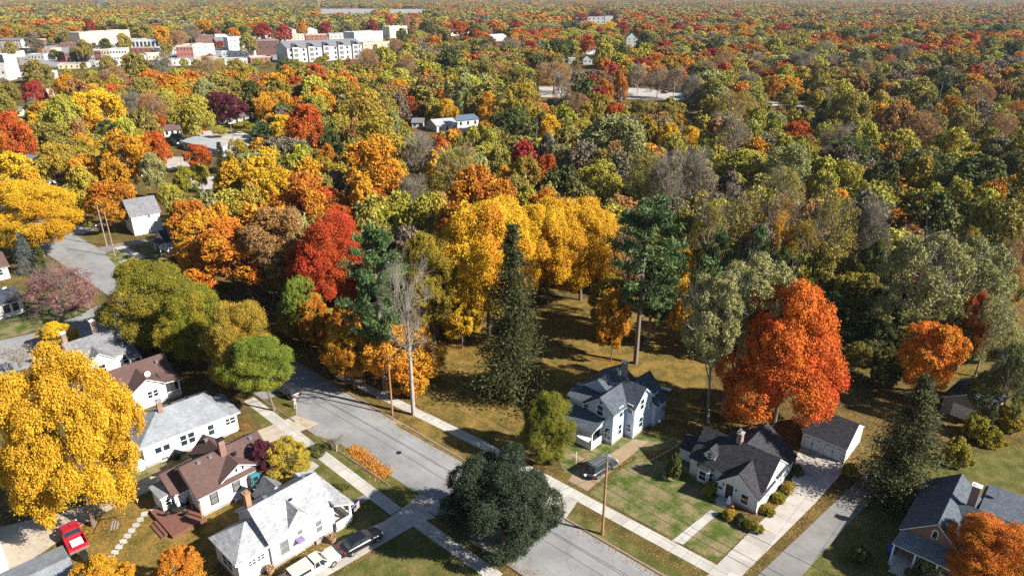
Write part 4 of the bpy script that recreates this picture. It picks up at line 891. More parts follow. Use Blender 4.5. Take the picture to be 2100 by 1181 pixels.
def pickup(label, p, ang, paint, L=5.3, W=1.9, cap=False):
    t = thing('pickup_truck', label, 'pickup', (p.x, p.y, 0.02), ang); h = W / 2; l = L / 2
    S = [(-0.35, 1.0, 0.36, 1.05), (0.9, 1.0, 0.34, 1.06), (l - 0.9, 1.0, 0.34, 1.04), (l - 0.15, 0.95, 0.38, 0.94), (l, 0.88, 0.42, 0.82)]
    m = MB(); m.loft([ring(x, h * f, a, b, 0.1, 0.95) for x, f, a, b in S]); m.build('cab', paint, t)
    glasshouse(t, ((-0.32, 1.25, h * 0.9, 1.05), (-0.2, 0.65, h * 0.76)), 1.66, paint)
    b = MB()
    b.box(-l, -h, 0.45, -0.4, -h + 0.12, 1.06); b.box(-l, h - 0.12, 0.45, -0.4, h, 1.06); b.box(-l, -h + 0.121, 0.45, -l + 0.1, h - 0.121, 1.055); b.box(-0.5, -h + 0.121, 0.45, -0.401, h - 0.121, 1.055); b.box(-l + 0.101, -h + 0.121, 0.5, -0.501, h - 0.121, 0.6)
    b.build('bed', paint, t)
    bp = MB(); bp.box(-l - 0.14, -h + 0.05, 0.42, -l - 0.01, h - 0.05, 0.58); bp.build('bumper', 'metal', t)
    if cap:
        m = MB(); m.loft([[(x, -w_, 1.07), (x, w_, 1.07), (x, w_ * 0.86, z), (x, -w_ * 0.86, z)] for x, w_, z in ((-l + 0.02, h * 0.97, 1.6), (-0.42, h * 0.97, 1.66))]); o = m.build('cap', paint, t)
        for s in (-1, 1): g = MB(); g.slab([(-l + 0.4, s * (h * 0.955), 1.17), (-0.7, s * (h * 0.955), 1.17), (-0.75, s * (h * 0.9), 1.46), (-l + 0.45, s * (h * 0.9), 1.46)], 0.04); g.build('cap_window', 'glass', o)
        g = MB(); g.slab([(-l - 0.005, -h * 0.8, 1.12), (-l - 0.005, h * 0.8, 1.12), (-l - 0.005, h * 0.72, 1.5), (-l - 0.005, -h * 0.72, 1.5)], 0.03); g.build('rear_window', 'glass', o)
    for x in (-l + 1.05, l - 0.95):
        for y in (-h + 0.1, h - 0.1): wheel(t, x, y, 0.38, 0.24)
    lights(t, l - 0.02, -l + 0.0, h * 0.8, 0.78, 0.85); mirrors(t, 0.75, h + 0.08, 1.15, paint); return t
pa, pb = at(727, 1139), at(773, 1113); c = (pa + pb) / 2; dv = (pb - pa).normalized(); lf = Vector((-dv.y, dv.x, 0))
sedan('black sedan in the shade on the concrete driveway of the white bungalow', c + lf * 0.85, math.atan2(dv.y, dv.x), 'paint_black')
o1 = at(420, 1060)
tk = pickup('silver pickup with a bed cap beside the white bungalow', lw(4.1, -16.2, o=o1), GRID - R(3), 'paint_silver', cap=True)
og = at(130, 1160)
tr = pickup('red pickup with a white-lined bed on the gravel yard', lw(2.0, 3.1, o=og), R(137.5) - R(4), 'paint_red', L=5.0)
bl = MB(); bl.box(-2.0, -0.62, 0.0, -0.75, 0.5, 0.16); q = bl.build('bed_liner', 'white', tr); q.location = (0, 0, 0.62)
pa, pb = at(1227, 981), at(1257, 962); c = (pa + pb) / 2; dv = (pb - pa).normalized(); lf = Vector((-dv.y, dv.x, 0))
sv = sedan('dark grey estate car with white ladders on its roof beside the pale house', c + lf * 0.8, math.atan2(dv.y, dv.x), 'paint_grey', 4.7, 1.85, True)
for s in (-0.45, 0.25):
    ld_ = thing('ladder', 'white ladder strapped on the dark estate car, ' + ('nearer the street' if s < 0 else 'nearer the pale house'), 'ladder', (sv.location.x, sv.location.y, 1.83), sv.rotation_euler[2])
    m = MB()
    for y in (-0.19, 0.19): m.box(-1.7, s + y - 0.022, 0.0, 1.5, s + y + 0.022, 0.07)
    m.build('rail', 'metal', ld_); m = MB()
    for i in range(10): m.box(-1.6 + i * 0.33, s - 0.17, 0.02, -1.57 + i * 0.33, s + 0.17, 0.05)
    m.build('rung', 'metal', ld_)
ca = at(592, 818); sedan('dark car parked at the left kerb under the green tree', ca + Vector((-0.4, 1.4, 0)), math.atan2(-RD.y, -RD.x), 'paint_grey', 4.6, 1.82, True)
for px, paint_, lab in (((493, 278), 'paint_white', 'white car half hidden by the dark pine near the long shed'), ((1330, 189), 'paint_white', 'white car on the pale road behind the bare grey trees'), ((1362, 192), 'paint_black', 'dark car on the pale road behind the bare grey trees'), ((1142, 190), 'paint_white', 'white car on the pale road by the white-limbed tree'),
        ((130, 128), 'paint_red', 'red car at the dark end shop of the town row'), ((90, 92), 'paint_white', 'white car in the lot left of the hotel'), ((100, 94), 'paint_black', 'dark car in the lot left of the hotel'), ((290, 128), 'paint_white', 'white car parked right of the painted shop row'), ((440, 126), 'paint_blue', 'blue car parked below the red brick town block')):
    sedan(lab, at(*px), R(rnd.uniform(-15, 15)), paint_, name='parked_car')

# ---------------------------------------------------------------- poles and lines
def pole(label, base, ytop, mat='pole_wood', r=0.16, arm=None, name='utility_pole', cat='utility pole', lamp=None):
    p = at(*base); h_ = height_at(p, ytop); t = thing(name, label, cat, p)
    m = MB(); m.tube([(0, 0, -0.3), (0, 0, h_ * 0.5), (0, 0, h_)], [r, r * 0.85, r * 0.65], 10); m.build('pole', mat, t)
    if arm: m = MB(); a = Vector((math.cos(arm), math.sin(arm), 0)) * 1.2; m.tube([-a + Vector((0, 0, h_ - 0.7)), a + Vector((0, 0, h_ - 0.7))], 0.06, 4); m.build('crossarm', 'pole_grey', t)
    for z in (h_ - 0.05,): m = MB(); m.lathe([(0.05, 0), (0.08, 0.05), (0.05, 0.12), (0.07, 0.2)], (0, 0, z), 8); m.build('insulator', 'pole_grey', t)
    if lamp:
        a = Vector((math.cos(lamp), math.sin(lamp), 0)); z = h_ * 0.70
        m = MB(); m.tube([Vector((0, 0, z)), a * 0.8 + Vector((0, 0, z + 0.45)), a * 1.7 + Vector((0, 0, z + 0.4)), a * 2.3 + Vector((0, 0, z + 0.1))], 0.04, 6); q = m.build('lamp_arm', 'metal', t)
        m = MB(); m.loft([[Vector((x_, y_ * s, z + 0.1 + zz)) for x_, y_ in ()] for s, zz in ()]) if False else None
        g = MB(); g.lathe([(0.05, 0.12), (0.16, 0.08), (0.19, 0.0), (0.12, -0.1), (0.03, -0.13)], tuple(a * 2.4 + Vector((0, 0, z + 0.05))), 10); g.build('lamp_head', 'white', q)
    return p, h_
PR, HR = pole('weathered wooden pole with a curved lamp arm in the verge before the white cape house', (1235, 1095), 942, lamp=R(150))
PL, HL = pole('orange-brown wooden pole in the verge beside the tall pine trunk', (805, 850), 710, r=0.14)
pole('grey pole with a street lamp at the far street corner', (236, 526), 434, 'pole_grey', 0.15, lamp=R(190))
pole('pale wooden pole behind the grey corner pole, by the leaf-strewn verge', (219, 504), 421, 'pole_grey', 0.17)
PX, HX = pole('grey pole with a crossarm at the crabapple', (184, 634), 571, 'pole_grey', 0.15, arm=R(20))
pole('slim pole beside the drive of the purple tree house', (478, 288), 251, 'pole_grey', 0.14)
pole('slim pole beside the pale road patch near the red-orange maple', (373, 341), 318, 'pole_grey', 0.14)
pole('thin grey pole in the dark gap of the woods at the right', (1920, 228), 170, 'pole_grey', 0.18, arm=R(0))
pole('thin grey pole above the town treetops by the orange trees', (268, 185), 164, 'pole_grey', 0.18)
pole('white lattice mast rising above the far trees', (655, 20), -4, 'white', 0.5, name='mast', cat='mast')
pole('slim pole among the bare trees of mid picture', (1100, 330), 245, 'pole_grey', 0.14)
def wire(label, pts, sag=0.6, r=0.028, name='power_line'):
    P = []
    for a, b in zip(pts[:-1], pts[1:]):
        for i in range(13):
            if P and i == 0: continue
            f = i / 12; q = a.lerp(b, f); q.z -= sag * 4 * f * (1 - f); P.append(q)
    m = MB(); m.tube(P, r, 4); return tag(m.build(name, 'metal_dark'), label, 'power line', 'lines strung along the street')
def V3(p, z, dx=0, dy=0): return Vector((p.x + dx, p.y + dy, z))
QR = PR + RD * 36; QL = PL - RD * 38
wire('topmost line over the verge poles along the street', [V3(QL, HL), V3(PL, HL + 0.1), V3(PR, HR + 0.1), V3(QR, HR)])
wire('middle line over the verge poles, a step below the topmost', [V3(QL, HL - 2.2), V3(PL, HL - 2.2, .2), V3(PR, HR - 2.6, .2), V3(QR, HR - 2.6)])
wire('lowest line over the verge poles, thicker than the others', [V3(QL, HL - 3.0), V3(PL, HL - 3.1, -.2), V3(PR, HR - 3.5, -.2), V3(QR, HR - 3.5)], r=0.034)
wire('service line from the lamp pole to the white cape house', [V3(PR, HR - 2.5), V3(lw(3.4, 11.6, o=at(1550, 1055)), 2.6)], 0.4)
wire('service line from the verge pole across the street to the silver-roofed house', [V3(PL, HL - 2.4), V3(lw(11.5, 1.0, o=at(300, 957), a=R(42)), 3.4)], 0.5)
wire('upper of two pale lines along the side street by the crabapple', [V3(PX, HX - 0.7, -.8), V3(PX, HX - 0.6, -24, -20)], 0.4)
wire('lower of two pale lines along the side street by the crabapple', [V3(PX, HX - 2.0), V3(PX, HX - 2.0, -24, -20)], 0.4)

# ---------------------------------------------------------------- small things around the houses
def single(mb, name, mat, label, cat, p=(0, 0, 0), rz=0.0, group=None, smooth=False): return tag(mb.build(name, mat, None, p, rz, smooth), label, cat, group)
mh = at(818, 928); single(MB().lathe([(0.36, 0), (0.36, 0.012), (0.3, 0.016), (0.1, 0.016)], n=20), 'manhole_cover', 'metal_dark', 'round dark manhole cover in the pale asphalt', 'manhole cover', (mh.x, mh.y, 0.006))
def bin_(label, px, mat, lid=None, s=1.0):
    t = thing('wheeled_bin', label, 'bin', at(*px), GRID)
    m = MB(); m.loft([[(-a, -b, z), (a, -b, z), (a, b, z), (-a, b, z)] for a, b, z in ((0.22 * s, 0.25 * s, 0.05), (0.28 * s, 0.33 * s, 0.95 * s))]); m.build('body', mat, t)
    m = MB(); m.slab([(-0.3 * s, -0.36 * s, 0.97 * s), (0.3 * s, -0.36 * s, 1.0 * s), (0.3 * s, 0.38 * s, 1.07 * s), (-0.3 * s, 0.38 * s, 1.05 * s)], 0.05); m.build('lid', lid or mat, t)
    for y in (-0.26, 0.26): m = MB(); m.tube([(-0.24 * s, y - 0.03, 0.1), (-0.24 * s, y + 0.03, 0.1)], 0.1, 10); m.build('wheel', 'rubber', t)
bin_('green bin at the corner of the silver-roofed house', (275, 962), 'green_plastic'); bin_('blue bin in the shade beside the brick porch', (1826, 1135), 'blue'); bin_('blue recycling bin by the flag porch of the white bungalow', (707, 1030), 'blue', s=0.8)
bin_('black bin behind the red pickup by the silver roof', (176, 1150), 'rubber', s=1.1)
pt = single(MB().lathe([(0.0, 0), (0.7, 0.0), (0.85, 0.5), (0.8, 1.1), (0.65, 1.15), (0.02, 1.2)], n=16), 'propane_tank', 'white', 'rounded white tank at the near corner of the silver-roofed house', 'tank', tuple(at(287, 960)))
t = thing('air_conditioner', 'dark air conditioner unit beside the silver-roofed house wall', 'air conditioner', at(363, 940), R(42))
m = MB(); m.lathe([(0.42, 0), (0.45, 0.05), (0.45, 0.75), (0.4, 0.8)], n=16); m.build('casing', 'metal_dark', t); m = MB(); m.lathe([(0.36, 0.801), (0.36, 0.83), (0.05, 0.85)], n=16); m.build('fan_grille', 'rubber', t)
for i, (px, sc, lab) in enumerate((((683, 1112), 1.0, 'tall clay planter with brown plant at the porch corner of the white bungalow'), ((556, 1176), 1.0, 'clay planter with brown plant at the back of the white bungalow'))):
    t = thing('planter', lab, 'planter', at(*px)); m = MB(); m.lathe([(0.3 * sc, 0), (0.42 * sc, 0.7), (0.46 * sc, 0.85), (0.38 * sc, 0.85), (0.34 * sc, 0.75)], n=14); m.build('pot', 'terracotta', t)
    m = MB(); rr_ = random.Random(i)
    for k in range(90):
        a = rr_.uniform(0, 6.28); q = rr_.uniform(0, 0.42) * sc; z = 0.8 + rr_.uniform(0, 0.4); s_ = 0.11; v = Vector((q * math.cos(a), q * math.sin(a), z)); d1 = Vector((rr_.uniform(-1, 1), rr_.uniform(-1, 1), rr_.uniform(-1, 1))).normalized() * s_; d2 = Vector((rr_.uniform(-1, 1), rr_.uniform(-1, 1), rr_.uniform(-1, 1))).normalized() * s_
        m.poly([v - d1, v - d2, v + d1, v + d2])
    m.build('plant', 'terracotta', t)
# flag on the bungalow porch: stripes and a blue canton
M['flag_red'] = worn('flag_red', (0.42, 0.04, 0.06), 0.1, 5, 0.8); M['flag_blue'] = worn('flag_blue', (0.03, 0.05, 0.2), 0.1, 5, 0.8)
fp = lw(11.0, -13.2, o=o1); t = thing('flag', 'small striped flag with blue canton hanging on the bungalow porch post', 'flag', (fp.x, fp.y, 0), GRID)
m = MB(); m.tube([(0, 0, 2.0), (0.9, -0.35, 2.75)], 0.02, 6); m.build('flagpole', 'white', t)
def cloth(u0, u1, v0, v1, off=0.0):
    m = MB()
    for i in range(6):
        a0, a1 = u0 + (u1 - u0) * i / 6, u0 + (u1 - u0) * (i + 1) / 6
        P = lambda u, v: (0.25 + u * 0.6 + 0.0, -0.1 - u * 0.25 + 0.06 * math.sin(u * 9 + v * 2) + off, 2.2 + u * 0.5 - v * 0.85)
        m.slab([P(a0, v0), P(a1, v0), P(a1, v1), P(a0, v1)], 0.01)
    return m
for i in range(7): cloth(0, 1, i / 7, (i + 0.55) / 7).build('stripe', 'flag_red', t); cloth(0, 1, (i + 0.55) / 7, (i + 1) / 7).build('stripe', 'white', t)
cloth(0, 0.42, 0, 0.5, -0.03).build('canton', 'flag_blue', t)
# deck furniture
dk = at(415, 1050)
t = thing('parasol', 'closed white parasol standing on the brown deck', 'parasol', lw(-1.9, 1.3, 0.47)); m = MB(); m.tube([(0, 0, 0), (0, 0, 2.6)], 0.03, 6); m.build('pole', 'pole_wood', t)
m = MB(); m.lathe([(0.05, 0.9), (0.2, 1.0), (0.16, 1.8), (0.06, 2.5), (0.02, 2.6)], n=10); m.build('canopy', 'white', t)
t = thing('patio_table', 'dark oval table around the closed parasol on the deck', 'table', lw(-1.9, 1.3, 0.47), GRID); m = MB(); m.lathe([(0.75, 0.68), (0.78, 0.72), (0.2, 0.73)], n=18); m.build('table_top', 'metal_dark', t)
for k in range(4): a = k * 1.57 + 0.7; m = MB(); m.tube([(0.5 * math.cos(a), 0.5 * math.sin(a), 0), (0.45 * math.cos(a), 0.45 * math.sin(a), 0.68)], 0.025, 6); m.build('leg', 'metal_dark', t)
for k, (dx, dy, lab) in enumerate(((-1.1, 0.3, 'street'), (0.2, -1.15, 'deck post'), (1.0, 0.4, 'house wall'), (-0.2, 1.15, 'white shed'))):
    a = math.atan2(-dy, -dx); t = thing('patio_chair', 'dark metal chair at the deck table on the side of the ' + lab, 'chair', lw(-1.9 + dx, 1.3 + dy, 0.47), GRID + a)
    m = MB(); m.box(-0.22, -0.22, 0.4, 0.22, 0.22, 0.45); m.build('seat', 'metal_dark', t); m = MB(); m.slab([(-0.22, -0.22, 0.45), (-0.22, 0.22, 0.45), (-0.3, 0.2, 0.95), (-0.3, -0.2, 0.95)], 0.03); m.build('backrest', 'metal_dark', t)
    for x in (-0.2, 0.2):
        for y in (-0.2, 0.2): m = MB(); m.tube([(x, y, 0.02), (x, y, 0.4)], 0.02, 5); m.build('leg', 'metal_dark', t)
# collapsed swing frame in the leafy yard
t = thing('swing_frame', 'bare rusty metal frame lying by the stepping stone path', 'frame', at(222, 1078), R(20)); m = MB()
q = [(-1.4, -0.8, 0.05), (-0.9, 1.1, 0.25), (0.8, 1.0, 0.3), (1.5, -0.6, 0.05)]; m.tube(q + [q[0]], 0.035, 5); m.build('frame', 'metal_dark', t)
for k in range(3): m = MB(); m.box(0.3 + k * 0.3, -0.9, 0.05, 0.5 + k * 0.3, 0.6, 0.1); m.build('slat', 'pole_grey', t)
# white bench / panel behind the pale house
t = thing('board', 'long white board on the grass behind the pale two-storey house', 'board', at(1350, 800), R(-30)); m = MB(); m.box(-1.9, -0.3, 0.55, 1.9, 0.3, 0.68); m.build('panel', 'white', t)
for x in (-1.5, 1.5):
    m = MB(); m.box(x - 0.05, -0.3, 0, x + 0.05, 0.3, 0.549); m.build('trestle', 'pole_wood', t)
# statue-like white figure and pumpkins at the cape's door
ob = at(1550, 1055)
t = thing('garden_figure', 'white garden figure beside the cape house door', 'ornament', lw(-0.8, 3.0, 0.3, ob)); m = MB()
for r_, z in ((0.3, 0.27), (0.22, 0.7), (0.15, 1.03)):
    m.lathe([(r_ * math.sin(math.pi * k / 8) + 0.002, z - r_ * math.cos(math.pi * k / 8)) for k in range(9)], n=12)
m.build('body', 'white', t, smooth=True)
for k, (x, y, s_, lab) in enumerate(((-1.0, 2.45, 0.26, 'larger orange pumpkin on the cape house doorstep'), (-1.3, 2.2, 0.2, 'smaller orange pumpkin beside the cape house doorstep'))):
    t = thing('pumpkin', lab, 'pumpkin', lw(x, y, 0.3 if k == 0 else 0.0, ob)); m = MB(); n = 20; rr_ = []
    for i in range(7):
        a = math.pi * i / 6; rr_.append([(s_ * math.sin(a) * (1 + 0.08 * math.cos(5 * 2 * math.pi * j / n * 2)) * math.cos(2 * math.pi * j / n) + 0.001 * math.cos(j), s_ * math.sin(a) * (1 + 0.08 * math.cos(10 * 2 * math.pi * j / n)) * math.sin(2 * math.pi * j / n), s_ * 0.8 - s_ * 0.8 * math.cos(a)) for j in range(n)])
    m.loft(rr_[1:-1]); m.build('body', 'orange', t, smooth=True); m = MB(); m.tube([(0, 0, s_ * 1.45), (0.02, 0, s_ * 1.95)], 0.025, 5); m.build('stem', 'pole_wood', t)
# posts
for px, yt, lab in (((1181, 953), 926, 'thin sign post in the grass by the farmhouse footpath'), ((283, 1033), 1022, 'short white post in the grass beside the gravel drive')):
    p_ = at(*px); m = MB(); m.tube([(0, 0, 0), (0, 0, max(0.8, height_at(p_, yt)))], 0.04, 6); single(m, 'post', 'white', lab, 'post', p_)
# heap of raked leaves along the kerb
def leaf_heap(label, pts, wd, hgt, n, cols):
    V = []; F = []; lv = []; g = random.Random(3)
    for _ in range(n):
        f = g.random() * (len(pts) - 1); i = int(f); p_ = pts[i].lerp(pts[i + 1], f - i); e = g.gauss(0, 0.38); p_ = p_ + RN * e * wd + RD * g.gauss(0, 0.25)
        z = max(0.0, hgt * math.exp(-(e * 2.0) ** 2) * g.random()) + 0.015; s_ = g.uniform(0.06, 0.13)
        c = Vector((p_.x, p_.y, z)); a = Vector((g.uniform(-1, 1), g.uniform(-1, 1), g.uniform(-.5, .5))).normalized() * s_; b = Vector((g.uniform(-1, 1), g.uniform(-1, 1), g.uniform(-.5, .5))).normalized() * s_
        o = len(V); V += [c - a, c - b, c + a, c + b]; F.append((o, o + 1, o + 2, o + 3)); lv.append(g.random())
    me = raw_mesh('leaf_pile', V, F, uv=False); at_ = me.attributes.new('lv', 'FLOAT', 'FACE'); at_.data.foreach_set('value', lv)
    me.materials.append(M['leaf']); o = bpy.data.objects.new('leaf_pile', me); COL.objects.link(o); o.color = (*cols[0], 1); o['tint'] = cols[1]; tag(o, label, 'leaf pile', None, 'stuff'); return o
leaf_heap('raked heap of orange leaves along the near kerb', [at(722, 918), at(748, 938), at(775, 962), at(792, 975)], 1.5, 0.16, 3400, ((0.50, 0.22, 0.035), (0.40, 0.16, 0.03)))

# the person bending behind the parked car
def person(label, px, facing, bend=25):
    p_ = at(*px); t = thing('person', label, 'person', p_, facing)
    me = bpy.data.meshes.new('body'); b = R(bend); sx, sz = math.sin(b), math.cos(b)
    hip = Vector((0, 0, 0.92)); ch = hip + Vector((0.42 * sx, 0, 0.42 * sz)); nk = hip + Vector((0.56 * sx, 0, 0.56 * sz)); hd = nk + Vector((0.12 * sx, 0, 0.14 * sz)); ht = nk + Vector((0.2 * sx, 0, 0.27 * sz))
    V = [hip, hip + Vector((0.2 * sx, 0, 0.2 * sz)), ch, nk, hd, ht]; E_ = [(0, 1), (1, 2), (2, 3), (3, 4), (4, 5)]; rad = [0.14, 0.135, 0.15, 0.055, 0.095, 0.075]
    for s in (-1, 1):
        o = len(V); V += [hip + Vector((0, s * 0.1, -0.05)), Vector((0.03, s * 0.12, 0.5)), Vector((-0.03, s * 0.13, 0.09)), Vector((0.13, s * 0.14, 0.04))]; rad += [0.095, 0.06, 0.042, 0.036]; E_ += [(0, o), (o, o + 1), (o + 1, o + 2), (o + 2, o + 3)]
        o = len(V); V += [ch + Vector((0, s * 0.2, 0.05)), ch + Vector((0.12, s * 0.26, -0.24)), ch + Vector((0.34, s * 0.2, -0.34)), ch + Vector((0.42, s * 0.19, -0.36))]; rad += [0.06, 0.045, 0.033, 0.03]; E_ += [(2, o), (o, o + 1), (o + 1, o + 2), (o + 2, o + 3)]
        for k in range(5):
            q = len(V); V.append(ch + Vector((0.5 + (0.0 if k else -0.05), s * (0.16 + 0.018 * k), -0.37 - 0.01 * abs(k - 2)))); rad.append(0.011); E_.append((o + 3, q))
    me.from_pydata([tuple(v) for v in V], E_, []); o = bpy.data.objects.new('body', me); COL.objects.link(o); o.parent = t
    sk = o.modifiers.new('skin', 'SKIN'); 
    for i, r_ in enumerate(rad): me.skin_vertices[0].data[i].radius = (r_, r_)
    me.skin_vertices[0].data[0].use_root = True; ss = o.modifiers.new('sub', 'SUBSURF'); ss.levels = 2; ss.render_levels = 2; me.materials.append(M['skin'])
    m = MB(); P = lambda f: hip + Vector((f * sx, 0, f * sz))
    m.loft([[P(f) + Vector((rx * math.cos(a) * sz, ry * math.sin(a), -rx * math.cos(a) * sx)) for a in [2 * math.pi * k / 14 for k in range(14)]] for f, rx, ry in ((-0.06, 0.165, 0.2), (0.2, 0.155, 0.185), (0.42, 0.175, 0.235), (0.52, 0.11, 0.15), (0.555, 0.075, 0.08))]); m.build('shirt', 'cloth_grey', t, smooth=True)
    for s in (-1, 1): m = MB(); m.tube([hip + Vector((0, s * 0.09, 0.0)), hip + Vector((0.02, s * 0.11, -0.25)), Vector((0.03, s * 0.12, 0.48))], [0.125, 0.115, 0.095], 10); m.build('shorts_leg', 'cloth_tan', t, smooth=True)
    for s in (-1, 1): m = MB(); m.tube([ch + Vector((0, s * 0.17, 0.07)), ch + Vector((0.07, s * 0.245, -0.14))], [0.085, 0.07], 8); m.build('sleeve', 'cloth_grey', t, smooth=True)
    m = MB(); m.lathe([(0.02, 0.11), (0.07, 0.095), (0.1, 0.04), (0.104, -0.01), (0.095, -0.04)], tuple(hd + Vector((0.025 * 0, 0, 0.06))), 12); m.build('hair', 'hair', t, smooth=True)
    for s in (-1, 1): m = MB(); m.lathe([(0.002, -0.012), (0.012, 0), (0.002, 0.012)], tuple(hd + Vector((0.098, s * 0.035, 0.03))), 6); m.build('eye', 'hair', t)
    m = MB(); m.slab([hd + Vector((0.09, -0.015, -0.02)), hd + Vector((0.125, 0, -0.02)), hd + Vector((0.09, 0.015, -0.02)), hd + Vector((0.092, 0, 0.03))], 0.012); m.build('nose', 'skin', t)
    for s in (-1, 1): m = MB(); m.box(-0.08, s * 0.13 - 0.05, 0.0, 0.2, s * 0.13 + 0.05, 0.08); m.build('shoe', 'white', t)
    return t
person('person in grey shirt and tan shorts bending at the tail of the dark parked car', (606, 836), R(120))
# ---------------------------------------------------------------- tree prototypes
def unit(v): return v / np.maximum(1e-9, np.linalg.norm(v, axis=-1, keepdims=True))
def leaf_mesh(name, C, A, B, lv):
    n = len(C); V = np.empty((n, 4, 3)); V[:, 0] = C - A; V[:, 1] = C - B; V[:, 2] = C + A; V[:, 3] = C + B
    me = bpy.data.meshes.new(name); me.vertices.add(4 * n); me.vertices.foreach_set('co', V.reshape(-1).astype(np.float32))
    me.loops.add(4 * n); me.loops.foreach_set('vertex_index', np.arange(4 * n, dtype=np.int32))
    me.polygons.add(n); me.polygons.foreach_set('loop_start', np.arange(0, 4 * n, 4, dtype=np.int32))
    me.update(calc_edges=True)
    a = me.attributes.new('lv', 'FLOAT', 'FACE'); a.data.foreach_set('value', np.clip(lv, 0, 1).astype(np.float32))
    me.materials.append(M['leaf']); return me
def rdir(g, n): return unit(g.normal(size=(n, 3)))

def crown(name, seed, nl=16, nc=14, ll=60, s=0.05, asp=1.7, p=0.75, q=0.62, lobe=(0.30, 0.44), clus=(0.09, 0.16), inset=0.66, keep=1.0, cut=0.0, core=0.3):
    """leaf clumps on lobes that fill an egg-shaped crown; unit radius, z 0..1"""
    g = np.random.default_rng(seed)
    t = (np.arange(nl) + g.uniform(0.1, 0.9, nl)) / nl; t = 0.06 + 0.86 * t; g.shuffle(t)
    ang = np.arange(nl) * 2.39996 + g.uniform(-0.4, 0.4, nl)
    r = np.sin(np.pi * t ** p) ** q * inset * g.uniform(0.72, 1.08, nl)
    L = np.stack([r * np.cos(ang), r * np.sin(ang), t * asp], 1); lr = g.uniform(*lobe, nl) * (0.75 + 0.25 * np.sin(np.pi * t))
    L[0] = (g.uniform(-.1, .1), g.uniform(-.1, .1), asp * 0.86)
    cen = np.array([0, 0, asp * 0.42])
    out = unit(L - cen)
    # clumps
    li = np.repeat(np.arange(nl), nc); d = unit(rdir(g, len(li)) + out[li] * 0.75 + np.array([0, 0, 0.15]))
    Cc = L[li] + d * (lr[li] * g.uniform(0.72, 1.06, len(li)))[:, None]
    sel = (g.uniform(size=len(li)) < keep) & (Cc[:, 2] > cut); Cc = Cc[sel]; d = d[sel]
    nk = int(len(Cc) * core); tt = g.uniform(0.2, 0.93, nk); aa = g.uniform(0, 6.283, nk); rr = np.sin(np.pi * tt ** p) ** q * np.sqrt(g.uniform(0, 0.55, nk))
    Cc = np.concatenate([Cc, np.stack([rr * np.cos(aa), rr * np.sin(aa), tt * asp], 1)]); d = np.concatenate([d, rdir(g, nk)])
    cr = g.uniform(*clus, len(Cc)); cr[len(Cc) - nk:] *= 1.15; cb = g.uniform(size=len(Cc))
    # leaves
    k = np.repeat(np.arange(len(Cc)), ll); dd = unit(rdir(g, len(k)) + d[k] * 0.55 + np.array([0, 0, 0.12]))
    P = Cc[k] + dd * (cr[k] * g.uniform(0.45, 1.12, len(k)) * np.where(g.uniform(size=len(k)) < 0.08, 1.5, 1.0))[:, None]
    nrm = unit(dd * 0.55 + np.array([0, 0, 0.35]) + rdir(g, len(k)) * 0.75)
    a = unit(np.cross(nrm, rdir(g, len(k)))); b = np.cross(nrm, a)
    sz = s * g.uniform(0.65, 1.25, len(k)); A = a * (sz * 0.62)[:, None]; B = b * (sz * 0.42)[:, None]
    for X in (P, A, B): X[:, 2] /= asp
    lo, hi = P[:, 2].min(), P[:, 2].max(); f = 1.0 / (hi - lo); P[:, 2] = (P[:, 2] - lo) * f
    rad = np.quantile(np.hypot(P[:, 0], P[:, 1]), 0.985); P[:, :2] /= rad
    lv = 0.45 * cb[k] + 0.55 * g.uniform(size=len(k))
    return leaf_mesh(name, P, A, B, lv)

def limb_mesh(name, seed, limbs=11, zt=0.8, fork=0.3, r0=0.036, spread=0.75, twigs=0, asp=2.6):
    """tapered trunk with limbs; xy in crown radii, z in tree heights"""
    g = random.Random(seed); m = MB()
    bend = [(g.uniform(-.04, .04), g.uniform(-.04, .04)) for _ in range(6)]
    T = [Vector((bend[i][0] * i / 3, bend[i][1] * i / 3, -0.01 + (zt + 0.01) * i / 5)) for i in range(6)]
    m.tube(T, [r0 * 1.35, r0 * 1.0, r0 * .85, r0 * .6, r0 * .38, r0 * .14], 8)
    ends = []
    for i in range(limbs):
        f = fork + (zt - fork) * (i + 0.5) / limbs * 0.92; k = f / zt * 5; j = min(4, int(k)); b0 = T[j].lerp(T[j + 1], k - j)
        a = i * 2.4 + g.uniform(-.4, .4); L = spread * (1.0 - 0.55 * (f - fork) / (zt - fork + 1e-6)) * g.uniform(0.75, 1.1)
        e = b0 + Vector((math.cos(a) * L, math.sin(a) * L, L * g.uniform(0.55, 0.95) / asp)); mid = b0.lerp(e, 0.5) + Vector((0, 0, L * 0.06)); rr = r0 * (0.5 - 0.25 * f)
        m.tube([b0, mid, e], [rr, rr * 0.65, rr * 0.2], 5, cap=False); ends.append((b0, mid, e, rr))
    for (b0, mid, e, rr) in ends if twigs else ():
        for _ in range(twigs):
            f = g.uniform(0.35, 1.0); s = (b0.lerp(mid, f * 2) if f < .5 else mid.lerp(e, f * 2 - 1)); dirv = (e - b0).normalized() + Vector((g.gauss(0, .6), g.gauss(0, .6), g.gauss(0.25, .4) / asp)); L = g.uniform(0.18, 0.42)
            q = s + dirv.normalized() * L; m.tube([s, s.lerp(q, .5) + Vector((g.gauss(0, .03), g.gauss(0, .03), .01)), q], [rr * .32, rr * .2, rr * .08], 3, cap=False)
            for _k in range(3):
                s2 = s.lerp(q, g.uniform(.3, 1)); q2 = s2 + Vector((g.gauss(0, .16), g.gauss(0, .16), abs(g.gauss(0.1, .1)) / asp * 2)); m.tube([s2, q2], [rr * .12, rr * .05], 3, cap=False)
    me = raw_mesh(name, m.V, m.F, uv=False); me.materials.append(M['bark']); return me

